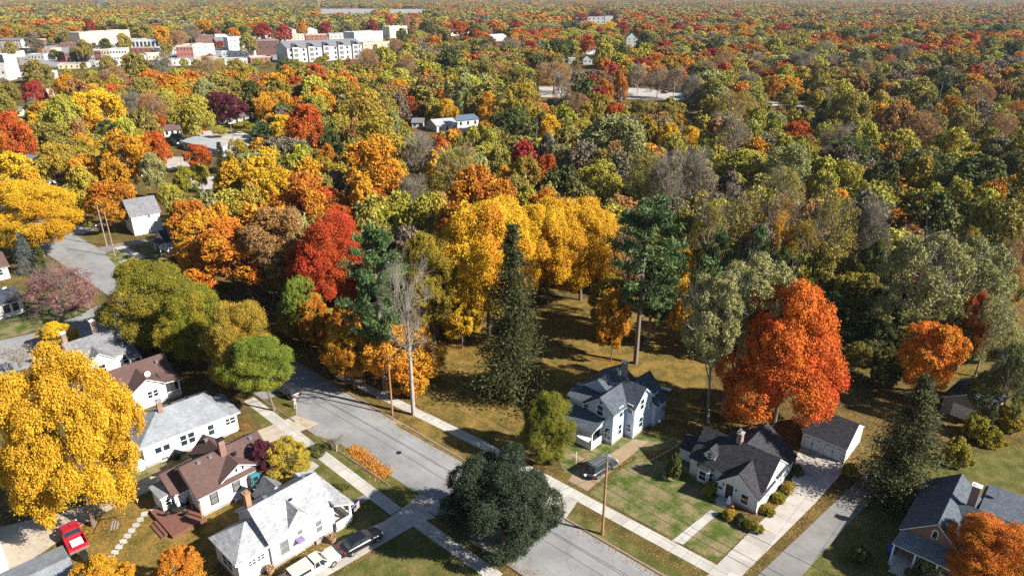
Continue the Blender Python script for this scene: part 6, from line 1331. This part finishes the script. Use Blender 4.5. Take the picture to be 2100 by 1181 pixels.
for c_, bx, by, ty, w_, lb in (('D', 1690, 690, 590, 90, 'dark shaded tree filling the gap behind the flame-red maple'), ('V', 1770, 680, 560, 100, 'olive tree in the dark gap left of the grey-limbed poplars'), ('D', 1800, 745, 650, 90, 'low dark tree under the grey-limbed poplars'), ('D', 1730, 735, 668, 70, 'low dark tree just right of the flame-red maple'), ('V', 1840, 790, 715, 70, 'olive understorey tree left of the small vivid orange maple'),
  ('D', 2060, 640, 520, 110, 'dark green tree at the right edge above the willow'), ('J', 1660, 640, 520, 90, 'green-gold tree rising behind the tip of the flame-red maple'), ('D', 1600, 620, 500, 90, 'dark tree between the blue-green pines and the flame-red maple'), ('V', 1420, 640, 560, 60, 'olive understorey tree right of the narrow golden maple'),
  ('B', 1500, 700, 620, 70, 'russet understorey tree behind the sage-leaved poplars'), ('W', 660, 700, 630, 90, 'dim gold understorey tree below the blazing red maple'), ('O', 600, 690, 640, 80, 'dim orange understorey tree right of the olive row'), ('D', 1565, 705, 545, 100, 'dark tree hidden behind the sage-leaved poplars'), ('V', 1500, 660, 530, 80, 'olive tree between the pines and the shady lawn'), ('W', 1440, 650, 545, 70, 'bronze tree at the right end of the shady lawn'), ('O', 705, 738, 610, 90, 'dim orange maple on the verge right of the shaded street'), ('O', 640, 722, 600, 80, 'dim orange maple nearest the shaded street end'), ('B', 690, 760, 690, 60, 'low brown tree beside the shaded street'),
  ('D', 1650, 720, 600, 90, 'dark tree directly right of the flame-red maple foot'), ('V', 1700, 640, 500, 110, 'tall olive tree over the dark gap'), ('D', 1780, 720, 610, 80, 'dark tree in the middle of the dark gap'), ('D', 1840, 700, 570, 100, 'dark tree behind the small vivid orange maple'), ('V', 1760, 770, 700, 60, 'low olive tree at the near edge of the dark gap'), ('D', 1700, 775, 710, 60, 'low dark tree behind the white garage'),
  ('D', 1815, 800, 735, 60, 'low dark tree between garage and grey garage'), ('B', 1880, 640, 500, 110, 'russet tree above the grey-limbed poplars'), ('D', 1960, 760, 650, 90, 'dark tree behind the grey garage'), ('V', 2040, 740, 620, 100, 'olive tree behind the willow'), ('V', 1640, 600, 440, 100, 'tall olive tree behind the flame-red maple tip'), ('T', 1560, 610, 450, 90, 'grey-tan tree behind the blue-green pines'),
  ('V', 1340, 610, 500, 80, 'olive tree at the back of the shady lawn'), ('G', 1260, 600, 520, 70, 'golden tree at the back of the shady lawn'), ('V', 1460, 600, 470, 80, 'tall olive tree behind the narrow golden maple'), ('D', 1530, 745, 640, 60, 'low dark tree at the foot of the sage-leaved poplars'), ('W', 930, 690, 600, 70, 'gold understorey tree left of the dark spruce'), ('B', 870, 720, 640, 60, 'russet understorey tree behind the leafless grey tree'), ('B', 745, 740, 690, 70, 'brown shaded understorey tree by the tall dark pine')):
    P_('leafy', c_, bx, ty, w_, base=(bx, by), label=lb)
# shrubs
SH = [('D', 1383, 925, 46, 3.6, 'round dark green shrub at the left corner of the cape house'), ('D', 1765, 1112, 52, 2.2, 'rounded clipped grey-green shrub on the shaded lawn left of the brick porch'), ('S', 1905, 1140, 62, 2.4, 'pale leafy rhododendron below the brick porch roof'), ('D', 1880, 1165, 60, 1.8, 'dark shrub under the brick porch rail'),
 ('L', 1965, 890, 75, 4.0, 'bright yellow-green bush behind the broad dark spruce'), ('L', 2005, 845, 55, 3.5, 'yellow-green bush by the grey garage'), ('J', 2035, 870, 50, 3, 'olive bush right of the yellow-green ones'), ('W', 2070, 830, 70, 3, 'golden hedge-like bush at the right edge above the lawn'), ('J', 1870, 985, 80, 2.5, 'olive bush at the foot of the broad dark spruce'), ('J', 1745, 945, 42, 1.6, 'low yellowing bush by the garage corner'),
 ('J', 1455, 985, 34, 1.5, 'olive shrub under the cape house bay window'), ('W', 1497, 1040, 36, 1.2, 'yellow-leaved shrub by the cape house doorstep'), ('D', 1520, 1050, 34, 1.2, 'dark clipped shrub in front of the cape entry wall'), ('J', 1545, 1062, 40, 1.3, 'olive shrub at the cape entry corner'), ('W', 1575, 1030, 34, 1.1, 'golden shrub first along the cape gable wall from the street'), ('J', 1598, 1006, 34, 1.1, 'olive shrub second along the cape gable wall'), ('W', 1618, 985, 34, 1.2, 'golden-brown shrub third along the cape gable wall'), ('D', 1636, 950, 32, 1.3, 'dark shrub at the rear corner of the cape house'),
 ('D', 232, 405, 44, 3.0, 'dark evergreen shrub beside the tall white two-storey house'), ('D', 395, 495, 60, 4.5, 'dark evergreen bush before the small white house under the maples'), ('L', 185, 452, 24, 1.5, 'yellow bush on the far verge of the street'), ('J', 500, 232, 80, 2.5, 'green hedge before the house under the purple tree'), ('D', 695, 985, 40, 1.0, 'low dark shrub by the raked leaf heap'), ('B', 500, 867, 24, 0.6, 'low reddish shrub at the silver-roofed house corner'), ('D', 650, 905, 50, 0.8, 'low dark shrub in the verge at the drive'), ('J', 1890, 875, 60, 3.0, 'olive bush between the grey garage and the spruce'), ('S', 12, 760, 50, 2, 'grey bush at the left edge below the side street'), ('W', 10, 600, 40, 2.5, 'russet-gold bush at the left edge above the white cottage'), ('D', 45, 600, 40, 2.5, 'green bush behind the white cottage dish')]
for c, x, y, w_, hh, lab in SH: P_('bush', c, x, y, w_, h=hh, label=lab, zf=0.0, name='shrub', cat='shrub')

# ---- woods between the trees told apart
def inside(p, poly):
    x, y = p; r = False; j = len(poly) - 1
    for i in range(len(poly)):
        xi, yi = poly[i]; xj, yj = poly[j]
        if (yi > y) != (yj > y) and x < (xj - xi) * (y - yi) / (yj - yi) + xi: r = not r
        j = i
    return r
CLEAR = [[(-500, 560), (0, 520), (215, 470), (260, 500), (420, 560), (520, 660), (900, 640), (1110, 600), (1420, 600), (1480, 690), (2100, 690), (2100, 1300), (-500, 1300)], [(60, 470), (215, 455), (330, 480), (330, 560), (60, 640)],
 [(-80, 116), (120, 116), (400, 112), (560, 108), (575, 122), (430, 124), (250, 132), (120, 132), (-80, 126)], [(1090, 174), (1430, 182), (1430, 210), (1090, 204)], [(1402, 240), (1440, 240), (1445, 284), (1412, 284)], [(390, 262), (570, 270), (530, 312), (430, 310)], [(330, 315), (398, 315), (392, 354), (340, 356)], [(388, 360), (444, 358), (440, 394), (392, 396)], [(895, 250), (1025, 250), (1025, 290), (925, 290)], [(1560, 205), (1665, 210), (1665, 243), (1555, 243)], [(1890, 190), (1950, 190), (1950, 240), (1890, 240)]]
KEEP = [(1288, 182, 1405, 206), (1108, 179, 1140, 202), (400, 268, 510, 300), (340, 322, 388, 345), (395, 368, 436, 388), (105, 485, 255, 590), (1590, 212, 1648, 221), (248, 396, 330, 488), (330, 478, 400, 540)]
for A, B, dep, ang, L, H in HOUSES_FAR:
    q = [proj((A.x, A.y, 0)), proj((B.x, B.y, 0)), proj((A.x, A.y, H)), proj((B.x, B.y, H))]
    KEEP.append((min(v[0] for v in q), min(v[1] for v in q), max(v[0] for v in q), max(v[1] for v in q) - (max(v[1] for v in q) - min(v[1] for v in q)) * .35))
NB = [(o['p'].x, o['p'].y, o['R']) for o in TREES]
SEEN = [(o['cx'] - o['w'] * .36, o['ytop'], o['cx'] + o['w'] * .36, o['ytop'] + o['w'] * .75, o['dist']) for o in TREES if o['kind'] != 'bush']
def in_front(cx, top, e, zc):
    for x0, y0, x1, y1, dd in SEEN:
        if dd > zc and x0 < cx + e * .7 and cx - e * .7 < x1 and top + e * .15 < y1: return top < y0 + (y1 - y0) * .4 and top > y0 - 3 * e
    return False
def free(x, y, r, H, d_ok=False):
    if abs((Vector((x, y, 0)) - P0).dot(RN) + 4.6) < 9 + r * .4 and -200 < (Vector((x, y, 0)) - P0).dot(RD) < 80: return False
    px, py, zc = proj((x, y, 0)); 
    for pl in CLEAR:
        if inside((px, py), pl): return False
    cx, cy, _ = proj((x, y, H * .6)); e = FPX * r / zc
    for x0, y0, x1, y1 in KEEP:
        if x0 - e < cx < x1 + e and y0 - e * 0.9 < cy and cy - e * 1.1 < y1: 
            if py > y0 and not (d_ok and H < 10): return False
    for A, B, dep, ang, L, H_ in HOUSES_FAR:
        dx, dy = x - A.x, y - A.y; u = dx * math.cos(ang) + dy * math.sin(ang); v = -dx * math.sin(ang) + dy * math.cos(ang)
        if -r * .5 < u < L + r * .5 and -r * .6 < v < dep + r * .5: return False
    return True
def near_ok(x, y, r, k):
    for a, b, q in NB:
        if abs(a - x) < 20 and (a - x) ** 2 + (b - y) ** 2 < (k * (q + r)) ** 2: return False
    return True
g5 = random.Random(11)
def wood_colour(px, py, g):
    """what the woods are made of: mixed maples left, olive and bare stands right"""
    u = g.random()
    if px > 1250 and py > 190: t = 'VLBVTTLBVDLLSWLWTG'
    elif px > 1050: t = 'VVLLSTBVDOGWVLCWSTV'
    elif py < 130: t = 'VVLLSTBDOWSWSV'
    else: t = 'VVLWWGGOLYRVBDTSLV'
    return t[int(u * len(t))]
nfill = 0
for _ in range(9000):
    d = g5.uniform(95, 330); x = g5.uniform(-0.8, 0.8) * d; y = math.sqrt(max(1, d * d - 0)) ; r = g5.uniform(3.4, 6.4); H = g5.uniform(9, 16)
    px, py, zc = proj((x, y, H))
    if px < -60 or px > 2160 or not free(x, y, r, H) or not near_ok(x, y, r, 0.70) or in_front(px, py, r * FPX / zc, zc): continue
    c = wood_colour(px, py, g5); kind = 'leafy'
    if c in 'TB' or (c == 'V' and g5.random() < .5): kind = 'sparse'
    NB.append((x, y, r)); nfill += 1
    gx, gy, _ = proj((x, y, H * .5))
    TREES.append(dict(kind=kind, c=c, p=Vector((x, y, 0)), H=H, R=r, zf=.2, dist=zc, label=None, lod=None, name=None, cat=None, cx=gx, ytop=py, w=2 * r * FPX / zc, col=PAL[c], bark=(.17, .13, .10), tint=None, fill=True))
# trees beyond 330 m or hidden ones past the limit go to the far wood
FAR_EXTRA = []
TREES.sort(key=lambda o: (o['label'] is None, o.get('fill', False), -o['w']))
LIMIT = 420
if len(TREES) > LIMIT: FAR_EXTRA = TREES[LIMIT:]; TREES = TREES[:LIMIT]
print('trees', len(TREES), 'filled', nfill, 'moved', len(FAR_EXTRA))

# ---- labels: colour and habit, then what stands next to it
MARKS = [(1256, 820, 'pale two-storey house'), (1720, 900, 'white garage'), (1520, 950, 'cape house'), (1040, 600, 'tall dark spruce'), (1335, 450, 'tallest pine'), (1618, 640, 'flame-red maple'), (682, 490, 'blazing red maple'), (772, 520, 'street-side pine'), (62, 430, 'huge butter-yellow maple'), (290, 445, 'tall white house'),
 (415, 300, 'long metal shed'), (458, 210, 'dark purple tree'), (485, 250, 'maroon-roofed house'), (528, 275, 'broad dark pine'), (920, 260, 'mid-picture white building'), (1350, 195, 'pale road'), (1145, 165, 'white-limbed sycamore'), (1425, 260, 'dark river bend'), (665, 105, 'large white apartments'), (540, 100, 'brown brick warehouse'), (420, 105, 'cream town block'), (290, 92, 'arcaded hall'), (210, 80, 'five-storey hotel'), (210, 115, 'painted shop row'), (25, 90, 'pink apartment row'), (30, 140, 'tallest white hall'), (80, 160, 'brick-based white hall'), (820, 60, 'brick bell tower'), (1008, 70, 'brick chimney stack'), (1215, 45, 'institutional block'), (1295, 82, 'green-roofed house'), (1205, 122, 'lone white gabled house'), (1212, 105, 'blue-roofed house'), (1620, 217, 'footpath clearing'), (1925, 200, 'thin grey pole'), (710, 24, 'left warehouse'), (835, 24, 'right warehouse'), (890, 58, 'church-like house'), (600, 62, 'white gabled houses'), (1893, 560, 'grey-limbed poplars'), (1505, 470, 'blue-green pine pair'), (350, 270, 'brown-roofed white house'), (70, 190, 'flat white roof'), (1135, 470, 'brilliant yellow maples')]
KINDW = {'Y': 'maple', 'G': 'maple', 'O': 'maple', 'R': 'maple', 'C': 'maple', 'M': 'tree', 'L': 'tree', 'V': 'tree', 'W': 'maple', 'D': 'tree', 'B': 'tree', 'T': 'tree', 'S': 'tree', 'P': 'pine', 'E': 'spruce', 'K': 'spruce', 'J': 'tree', 'F': 'tree', 'A': 'maple', 'Q': 'maple', 'H': 'tree'}
for o in TREES:
    if o['label']: continue
    kw = KINDW[o['c']]
    if o['kind'] == 'pine': kw = 'pine'
    if o['kind'] == 'spruce': kw = 'spruce' if o['c'] != 'D' else 'arborvitae'
    cy = o['ytop'] + o['w'] * .45
    best = sorted(((o['cx'] - a) ** 2 + (1.6 * (cy - b)) ** 2, a, b, t) for a, b, t in MARKS)
    def rel(a, b):
        dx, dy = o['cx'] - a, cy - b
        return ('left of' if dx < 0 else 'right of') if abs(dx) > 1.1 * abs(dy) else ('behind' if dy < 0 else 'in front of')
    size = 'small' if o['w'] < 34 else ('broad' if o['w'] > 70 else '')
    hab = {'sparse': 'thin-leaved', 'twig': 'bare'}.get(o['kind'], '')
    d1 = best[0]; o['parts'] = (' '.join(x for x in (size, hab, o['col'][2], kw) if x), rel(d1[1], d1[2]) + ' the ' + d1[3], rel(best[1][1], best[1][2]) + ' the ' + best[1][3])
def short(t):
    for w_ in (' the ', 'broad ', 'small ', 'thin-leaved ', ' a '):
        if len(t.split()) > 16: t = t.replace(w_, ' ' if w_[0] == ' ' else '')
    return t
def dedupe(key, fix):
    by = {}
    for o in TREES:
        if 'parts' in o: by.setdefault(key(o), []).append(o)
    for k, v in by.items():
        if len(v) > 1: fix(k, v)
        else: v[0]['label'] = k
def nb_word(o, n=0):
    q = sorted((((a['cx'] - o['cx']) ** 2 + (a['ytop'] - o['ytop']) ** 2), i) for i, a in enumerate(TREES) if a is not o and a['c'] != o['c'] and a['kind'] != 'bush')
    a = TREES[q[n][1]]; return a['col'][2]
ORD = ['first', 'second', 'third', 'fourth', 'fifth', 'sixth', 'seventh', 'eighth', 'ninth', 'tenth', 'eleventh', 'twelfth']
def fix1(k, v):
    by = {}
    for o in v: o['l2'] = k + ', by a ' + nb_word(o) + ' one'; by.setdefault(o['l2'], []).append(o)
    for l2, vv in by.items():
        if len(vv) == 1: vv[0]['label'] = l2
        else:
            vv.sort(key=lambda o: o['cx'])
            for i, o in enumerate(vv):
                o['label'] = l2 + ', ' + (ORD[i] if i < 12 else 'last') + ' from left'
                o['label'] = short(o['label'])
dedupe(lambda o: o['parts'][0] + ' ' + o['parts'][1], fix1)

# ---- build them: every tree an empty with trunk, crown (and bare branches)
def obj(me, name, parent, loc, scale, rz, color, tint=None):
    o = bpy.data.objects.new(name, me); COL.objects.link(o); o.parent = parent; o.location = loc; o.scale = scale; o.rotation_euler[2] = rz; o.color = (*color, 1)
    o['tint'] = list(tint if tint is not None else color); return o
g6 = random.Random(5)
for o in TREES:
    k, c, p, H, Rr, zf = o['kind'], o['c'], o['p'], o['H'], o['R'], o['zf']
    nm = o['name'] or {'pine': 'pine_tree', 'spruce': 'spruce_tree', 'twig': 'bare_tree', 'airy': 'poplar_tree', 'sparse': 'oak_tree'}.get(k, 'maple_tree' if KINDW[c] == 'maple' else 'broadleaf_tree')
    t = thing(nm, o['label'], o['cat'] or 'tree', p, 0.0, {'bush': 'shrubs round the houses'}.get(k, 'trees of the autumn wood'))
    ox = o.get('off', 0.0); lean = math.atan2(ox, H * .6)
    rz = g6.uniform(0, 6.28); v = g6.uniform(0.88, 1.12); hs = g6.uniform(0.92, 1.08)
    ca = tuple(min(.8, x * v * (hs if i == 1 else 1)) for i, x in enumerate(o['col'][0])); cb = tuple(min(.8, x * v) for x in (o['tint'] or o['col'][1]))
    ch = H * (1 - zf)
    pick = lambda key: PROTO[key][g6.randrange(len(PROTO[key]))]
    if k == 'bush':
        obj(pick('bush'), 'foliage', t, (0, 0, 0), (Rr * g6.uniform(.9, 1.25), Rr * g6.uniform(.75, 1.0), H), rz, ca, cb); continue
    if k in ('spruce', 'spruce_big', 'pine', 'pine_high'):
        obj(pick(k), 'crown', t, (ox, 0, H * zf), (Rr, Rr, ch), rz, ca, cb)
        hm = MB(); hm.tube([(0, 0, -.2), (0, 0, H * .5), (0, 0, H * .96)], [0.012 * H + .08, 0.008 * H + .05, .04], 8, cap=False)
        if 'pine' in k:
            for i_ in range(16):
                z_ = H * (zf * .85 + (1 - zf) * .9 * i_ / 16); a_ = i_ * 2.4; l_ = Rr * g6.uniform(.45, .85) * (1 if i_ > 2 else .5); hm.tube([(0, 0, z_), (math.cos(a_) * l_, math.sin(a_) * l_, z_ + l_ * .25)], [.09, .03], 4, cap=False)
        q = hm.build('trunk', 'bark', t); q.color = (.20, .16, .135, 1) if 'pine' in k else (.12, .09, .07, 1); continue
    if k in ('twig', 'fine'):
        obj(pick(k), 'branches', t, (ox, 0, H * zf), (Rr, Rr, ch), rz, (.30, .26, .21) if c != 'H' else (.26, .19, .16))
        q = MB(); q.tube([(0, 0, -.2), (0.05, 0, H * .35), (0, 0.05, H * .8)], [0.011 * H + .06, 0.009 * H + .04, .03], 8, cap=False); q = q.build('trunk', 'bark', t); q.color = (.36, .32, .27, 1)
        if c == 'H': obj(pick('sparse'), 'crown', t, (ox, 0, H * zf), (Rr * .95, Rr * .95, ch * .9), rz, ca, cb)
        elif o['dist'] > 120: obj(PROTO['sparse'][3], 'crown', t, (ox, 0, H * zf), (Rr * .9, Rr * .9, ch * .95), rz + 1, (.23, .17, .11), (.28, .19, .10))
        continue
    if k == 'sparse':
        if c == 'T': obj(pick('fine'), 'branches', t, (ox, 0, H * zf), (Rr * .97, Rr * .97, ch), rz + 2, (.24, .205, .165))
        obj(pick('sparse'), 'crown', t, (ox, 0, H * zf), (Rr * (.92 if c == 'T' else 1), Rr * (.92 if c == 'T' else 1), ch * (.93 if c == 'T' else 1)), rz, ca, cb); obj(pick('trunk_twig'), 'trunk', t, (0, 0, 0), (Rr, Rr, H), rz, (.27, .23, .19)); continue
    if k == 'airy':
        obj(pick('airy'), 'crown', t, (ox, 0, H * zf), (Rr, Rr, ch), rz, ca, cb); obj(pick('trunk_twig'), 'trunk', t, (0, 0, 0), (Rr * .95, Rr * .95, H * .98), rz, (.26, .24, .21)).rotation_euler = (Matrix.Rotation(lean, 3, 'Y') @ Matrix.Rotation(rz, 3, 'Z')).to_euler(); continue
    lod = o['lod'] or ('near' if o['dist'] < 125 else ('mid' if o['dist'] < 420 else 'low'))
    obj(pick(lod), 'crown', t, (ox, 0, H * zf), (Rr, Rr, ch), rz, ca, cb)
    obj(pick('trunk'), 'trunk', t, (0, 0, 0), (Rr * .9, Rr * .9, H * .95), rz, (.17, .13, .105) if c != 'L' else (.25, .22, .18)).rotation_euler = (Matrix.Rotation(lean, 3, 'Y') @ Matrix.Rotation(rz, 3, 'Z')).to_euler()

# fallen leaves lying under the bright maples and along the kerbs
V = []; F = []; lvv = []; g8 = random.Random(4)
def drop(x, y, s_):
    c_ = Vector((x, y, 0.035 + g8.random() * 0.03)); a_ = Vector((g8.uniform(-1, 1), g8.uniform(-1, 1), g8.uniform(-.3, .3))).normalized() * s_; b_ = Vector((-a_.y, a_.x, g8.uniform(-.3, .3) * s_)) * .8
    o_ = len(V); V.extend((c_ - a_, c_ - b_, c_ + a_, c_ + b_)); F.append((o_, o_ + 1, o_ + 2, o_ + 3)); lvv.append(g8.random())
for o in TREES:
    if o['dist'] < 125 and o['c'] in 'YGOQRB' and o['kind'] == 'leafy':
        for _ in range(int(260 * o['R'])):
            a_ = g8.uniform(0, 6.28); q_ = o['R'] * abs(g8.gauss(0, .75)); drop(o['p'].x + q_ * math.cos(a_), o['p'].y + q_ * math.sin(a_), g8.uniform(.05, .09))
for t_, n_ in ((0.1, 1500), (-9.1, 1300)):
    for _ in range(n_):
        p_ = rd(g8.uniform(-60, 60), t_ - (1 if t_ > 0 else -1) * abs(g8.gauss(0, .5))); drop(p_.x, p_.y, g8.uniform(.05, .1))
me = raw_mesh('fallen_leaves', V, F, uv=False); me.attributes.new('lv', 'FLOAT', 'FACE').data.foreach_set('value', lvv); me.materials.append(M['leaf'])
fl = bpy.data.objects.new('fallen_leaves', me); COL.objects.link(fl); fl.color = (.48, .25, .035, 1); fl['tint'] = (.33, .13, .03); fl['kind'] = 'stuff'

# ---------------------------------------------------------------- the wood that runs to the horizon
src = bpy.data.collections.new('far_tree_shapes')
def far_proto(i, me):
    me = me.copy(); me.materials.clear(); me.materials.append(M['leaf_far']); o = bpy.data.objects.new('far_shape_%d' % i, me); src.objects.link(o)
for i in range(6): far_proto(i, PROTO['low'][i])
for i in range(3): far_proto(6 + i, crown('crown', 300 + i, nl=8, nc=6, ll=9, s=0.26, lobe=(0.36, 0.5), clus=(0.12, 0.22)))
pts = []; g7 = random.Random(21)
for o in FAR_EXTRA: pts.append((o['p'].x, o['p'].y, o['R'], o['H'], o['c'], o['dist']))
NB2 = {}
for a, b, q in NB: NB2.setdefault((int(a // 25), int(b // 25)), []).append((a, b, q))
d = 300.0
while d < 7000:
    s_ = 9.3 + d * 0.0078
    n = int(1.64 * d / s_)
    for i in range(n):
        x = (i + g7.random()) / n * 1.64 * d - 0.82 * d; y = d + g7.uniform(-.5, .5) * s_; r = s_ * g7.uniform(.46, .84); H = g7.uniform(10, 18) if d < 430 or g7.random() < .85 else g7.uniform(5.5, 8)
        if H < 9.6: r = min(r, H * .5)
        H = H + (2 if d > 1500 else 0)
        if d < 900:
            if not free(x, y, r, H, d > 430): continue
            if d < 360:
                cell = (int(x // 25), int(y // 25))
                if any((a - x) ** 2 + (b - y) ** 2 < (.7 * (q + r)) ** 2 for u in (-1, 0, 1) for v in (-1, 0, 1) for a, b, q in NB2.get((cell[0] + u, cell[1] + v), ())): continue
        elif not free(x, y, r * .6, H): continue
        px, py, _ = proj((x, y, H))
        u = g7.random(); band = 0.5 + 0.5 * math.sin(x * 0.004 + y * 0.0023)
        q_ = math.sin(x * .021 + y * .008 + 1.3) + math.sin(y * .017 - x * .009) + .7 * math.sin((x - y) * .043) + g7.gauss(0, .75)
        warm = .35 if px > 900 else -.25
        if q_ + warm > 1.25: t = 'OGROBGWCO'
        elif q_ < -1.15: t = 'TSTVBTD'
        else: t = 'VLVWSVLDVLB'
        pts.append((x, y, r, H, t[int(u * len(t))], d))
    d += s_ * 0.86
n = len(pts); me = bpy.data.meshes.new('distant_forest'); me.vertices.add(n)
co = np.zeros((n, 3), np.float32); sc = np.zeros((n, 3), np.float32); cA = np.ones((n, 4), np.float32); cB = np.ones((n, 4), np.float32); ro = np.zeros(n, np.float32); ix = np.zeros(n, np.int32)
for i, (x, y, r, H, c, d_) in enumerate(pts):
    co[i] = (x, y, H * .12); sc[i] = (r, r, H * .88); v = g7.uniform(.8, 1.15); hs = g7.uniform(.9, 1.1)
    a, b = PAL[c][0], PAL[c][1]; cA[i, :3] = (a[0] * v, a[1] * v * hs, a[2] * v); cB[i, :3] = np.array(b) * v; ro[i] = g7.uniform(0, 6.28); ix[i] = g7.randrange(6) if d_ < 1100 else 6 + g7.randrange(3)
me.vertices.foreach_set('co', co.reshape(-1))
for nm_, ty, da, key in (('scl', 'FLOAT_VECTOR', sc, 'vector'), ('col', 'FLOAT_COLOR', cA, 'color'), ('tint', 'FLOAT_COLOR', cB, 'color'), ('rot', 'FLOAT', ro, 'value'), ('idx', 'INT', ix, 'value')):
    me.attributes.new(nm_, ty, 'POINT').data.foreach_set(key, da.reshape(-1))
fo = bpy.data.objects.new('distant_forest', me); COL.objects.link(fo); fo['kind'] = 'stuff'; fo['label'] = 'mixed autumn wood running out to the horizon'
ng = bpy.data.node_groups.new('scatter', 'GeometryNodeTree'); ng.interface.new_socket('Geometry', in_out='INPUT', socket_type='NodeSocketGeometry'); ng.interface.new_socket('Geometry', in_out='OUTPUT', socket_type='NodeSocketGeometry')
N = ng.nodes; gi = N.new('NodeGroupInput'); go = N.new('NodeGroupOutput'); mp = N.new('GeometryNodeMeshToPoints'); ip = N.new('GeometryNodeInstanceOnPoints'); ci = N.new('GeometryNodeCollectionInfo')
ci.inputs['Collection'].default_value = src; ci.inputs['Separate Children'].default_value = True; ci.inputs['Reset Children'].default_value = True
def attr(nm_, ty): a = N.new('GeometryNodeInputNamedAttribute'); a.data_type = ty; a.inputs['Name'].default_value = nm_; return a.outputs[0]
cx_ = N.new('ShaderNodeCombineXYZ'); K = ng.links.new
K(gi.outputs[0], mp.inputs[0]); K(mp.outputs[0], ip.inputs['Points']); K(ci.outputs[0], ip.inputs['Instance']); ip.inputs['Pick Instance'].default_value = True
K(attr('idx', 'INT'), ip.inputs['Instance Index']); K(attr('rot', 'FLOAT'), cx_.inputs[2]); K(cx_.outputs[0], ip.inputs['Rotation']); K(attr('scl', 'FLOAT_VECTOR'), ip.inputs['Scale']); K(ip.outputs[0], go.inputs[0])
md = fo.modifiers.new('scatter', 'NODES'); md.node_group = ng
print('far trees', n)
# ---------------------------------------------------------------- the air
HAZE = 0.00005
if HAZE > 0:
    k = bpy.data.materials.new('haze'); k.use_nodes = True; t_ = k.node_tree; t_.nodes.remove(t_.nodes['Principled BSDF'])
    pv = t_.nodes.new('ShaderNodeVolumePrincipled'); pv.inputs['Color'].default_value = (0.70, 0.80, 0.95, 1); pv.inputs['Density'].default_value = HAZE; pv.inputs['Anisotropy'].default_value = 0.2
    t_.links.new(pv.outputs[0], t_.nodes['Material Output'].inputs['Volume'])
    m = MB(); m.box(-9200, -120, -1.0, 9200, 9200, 60.0); M['haze'] = k; hz = m.build('haze', k); hz['kind'] = 'stuff'
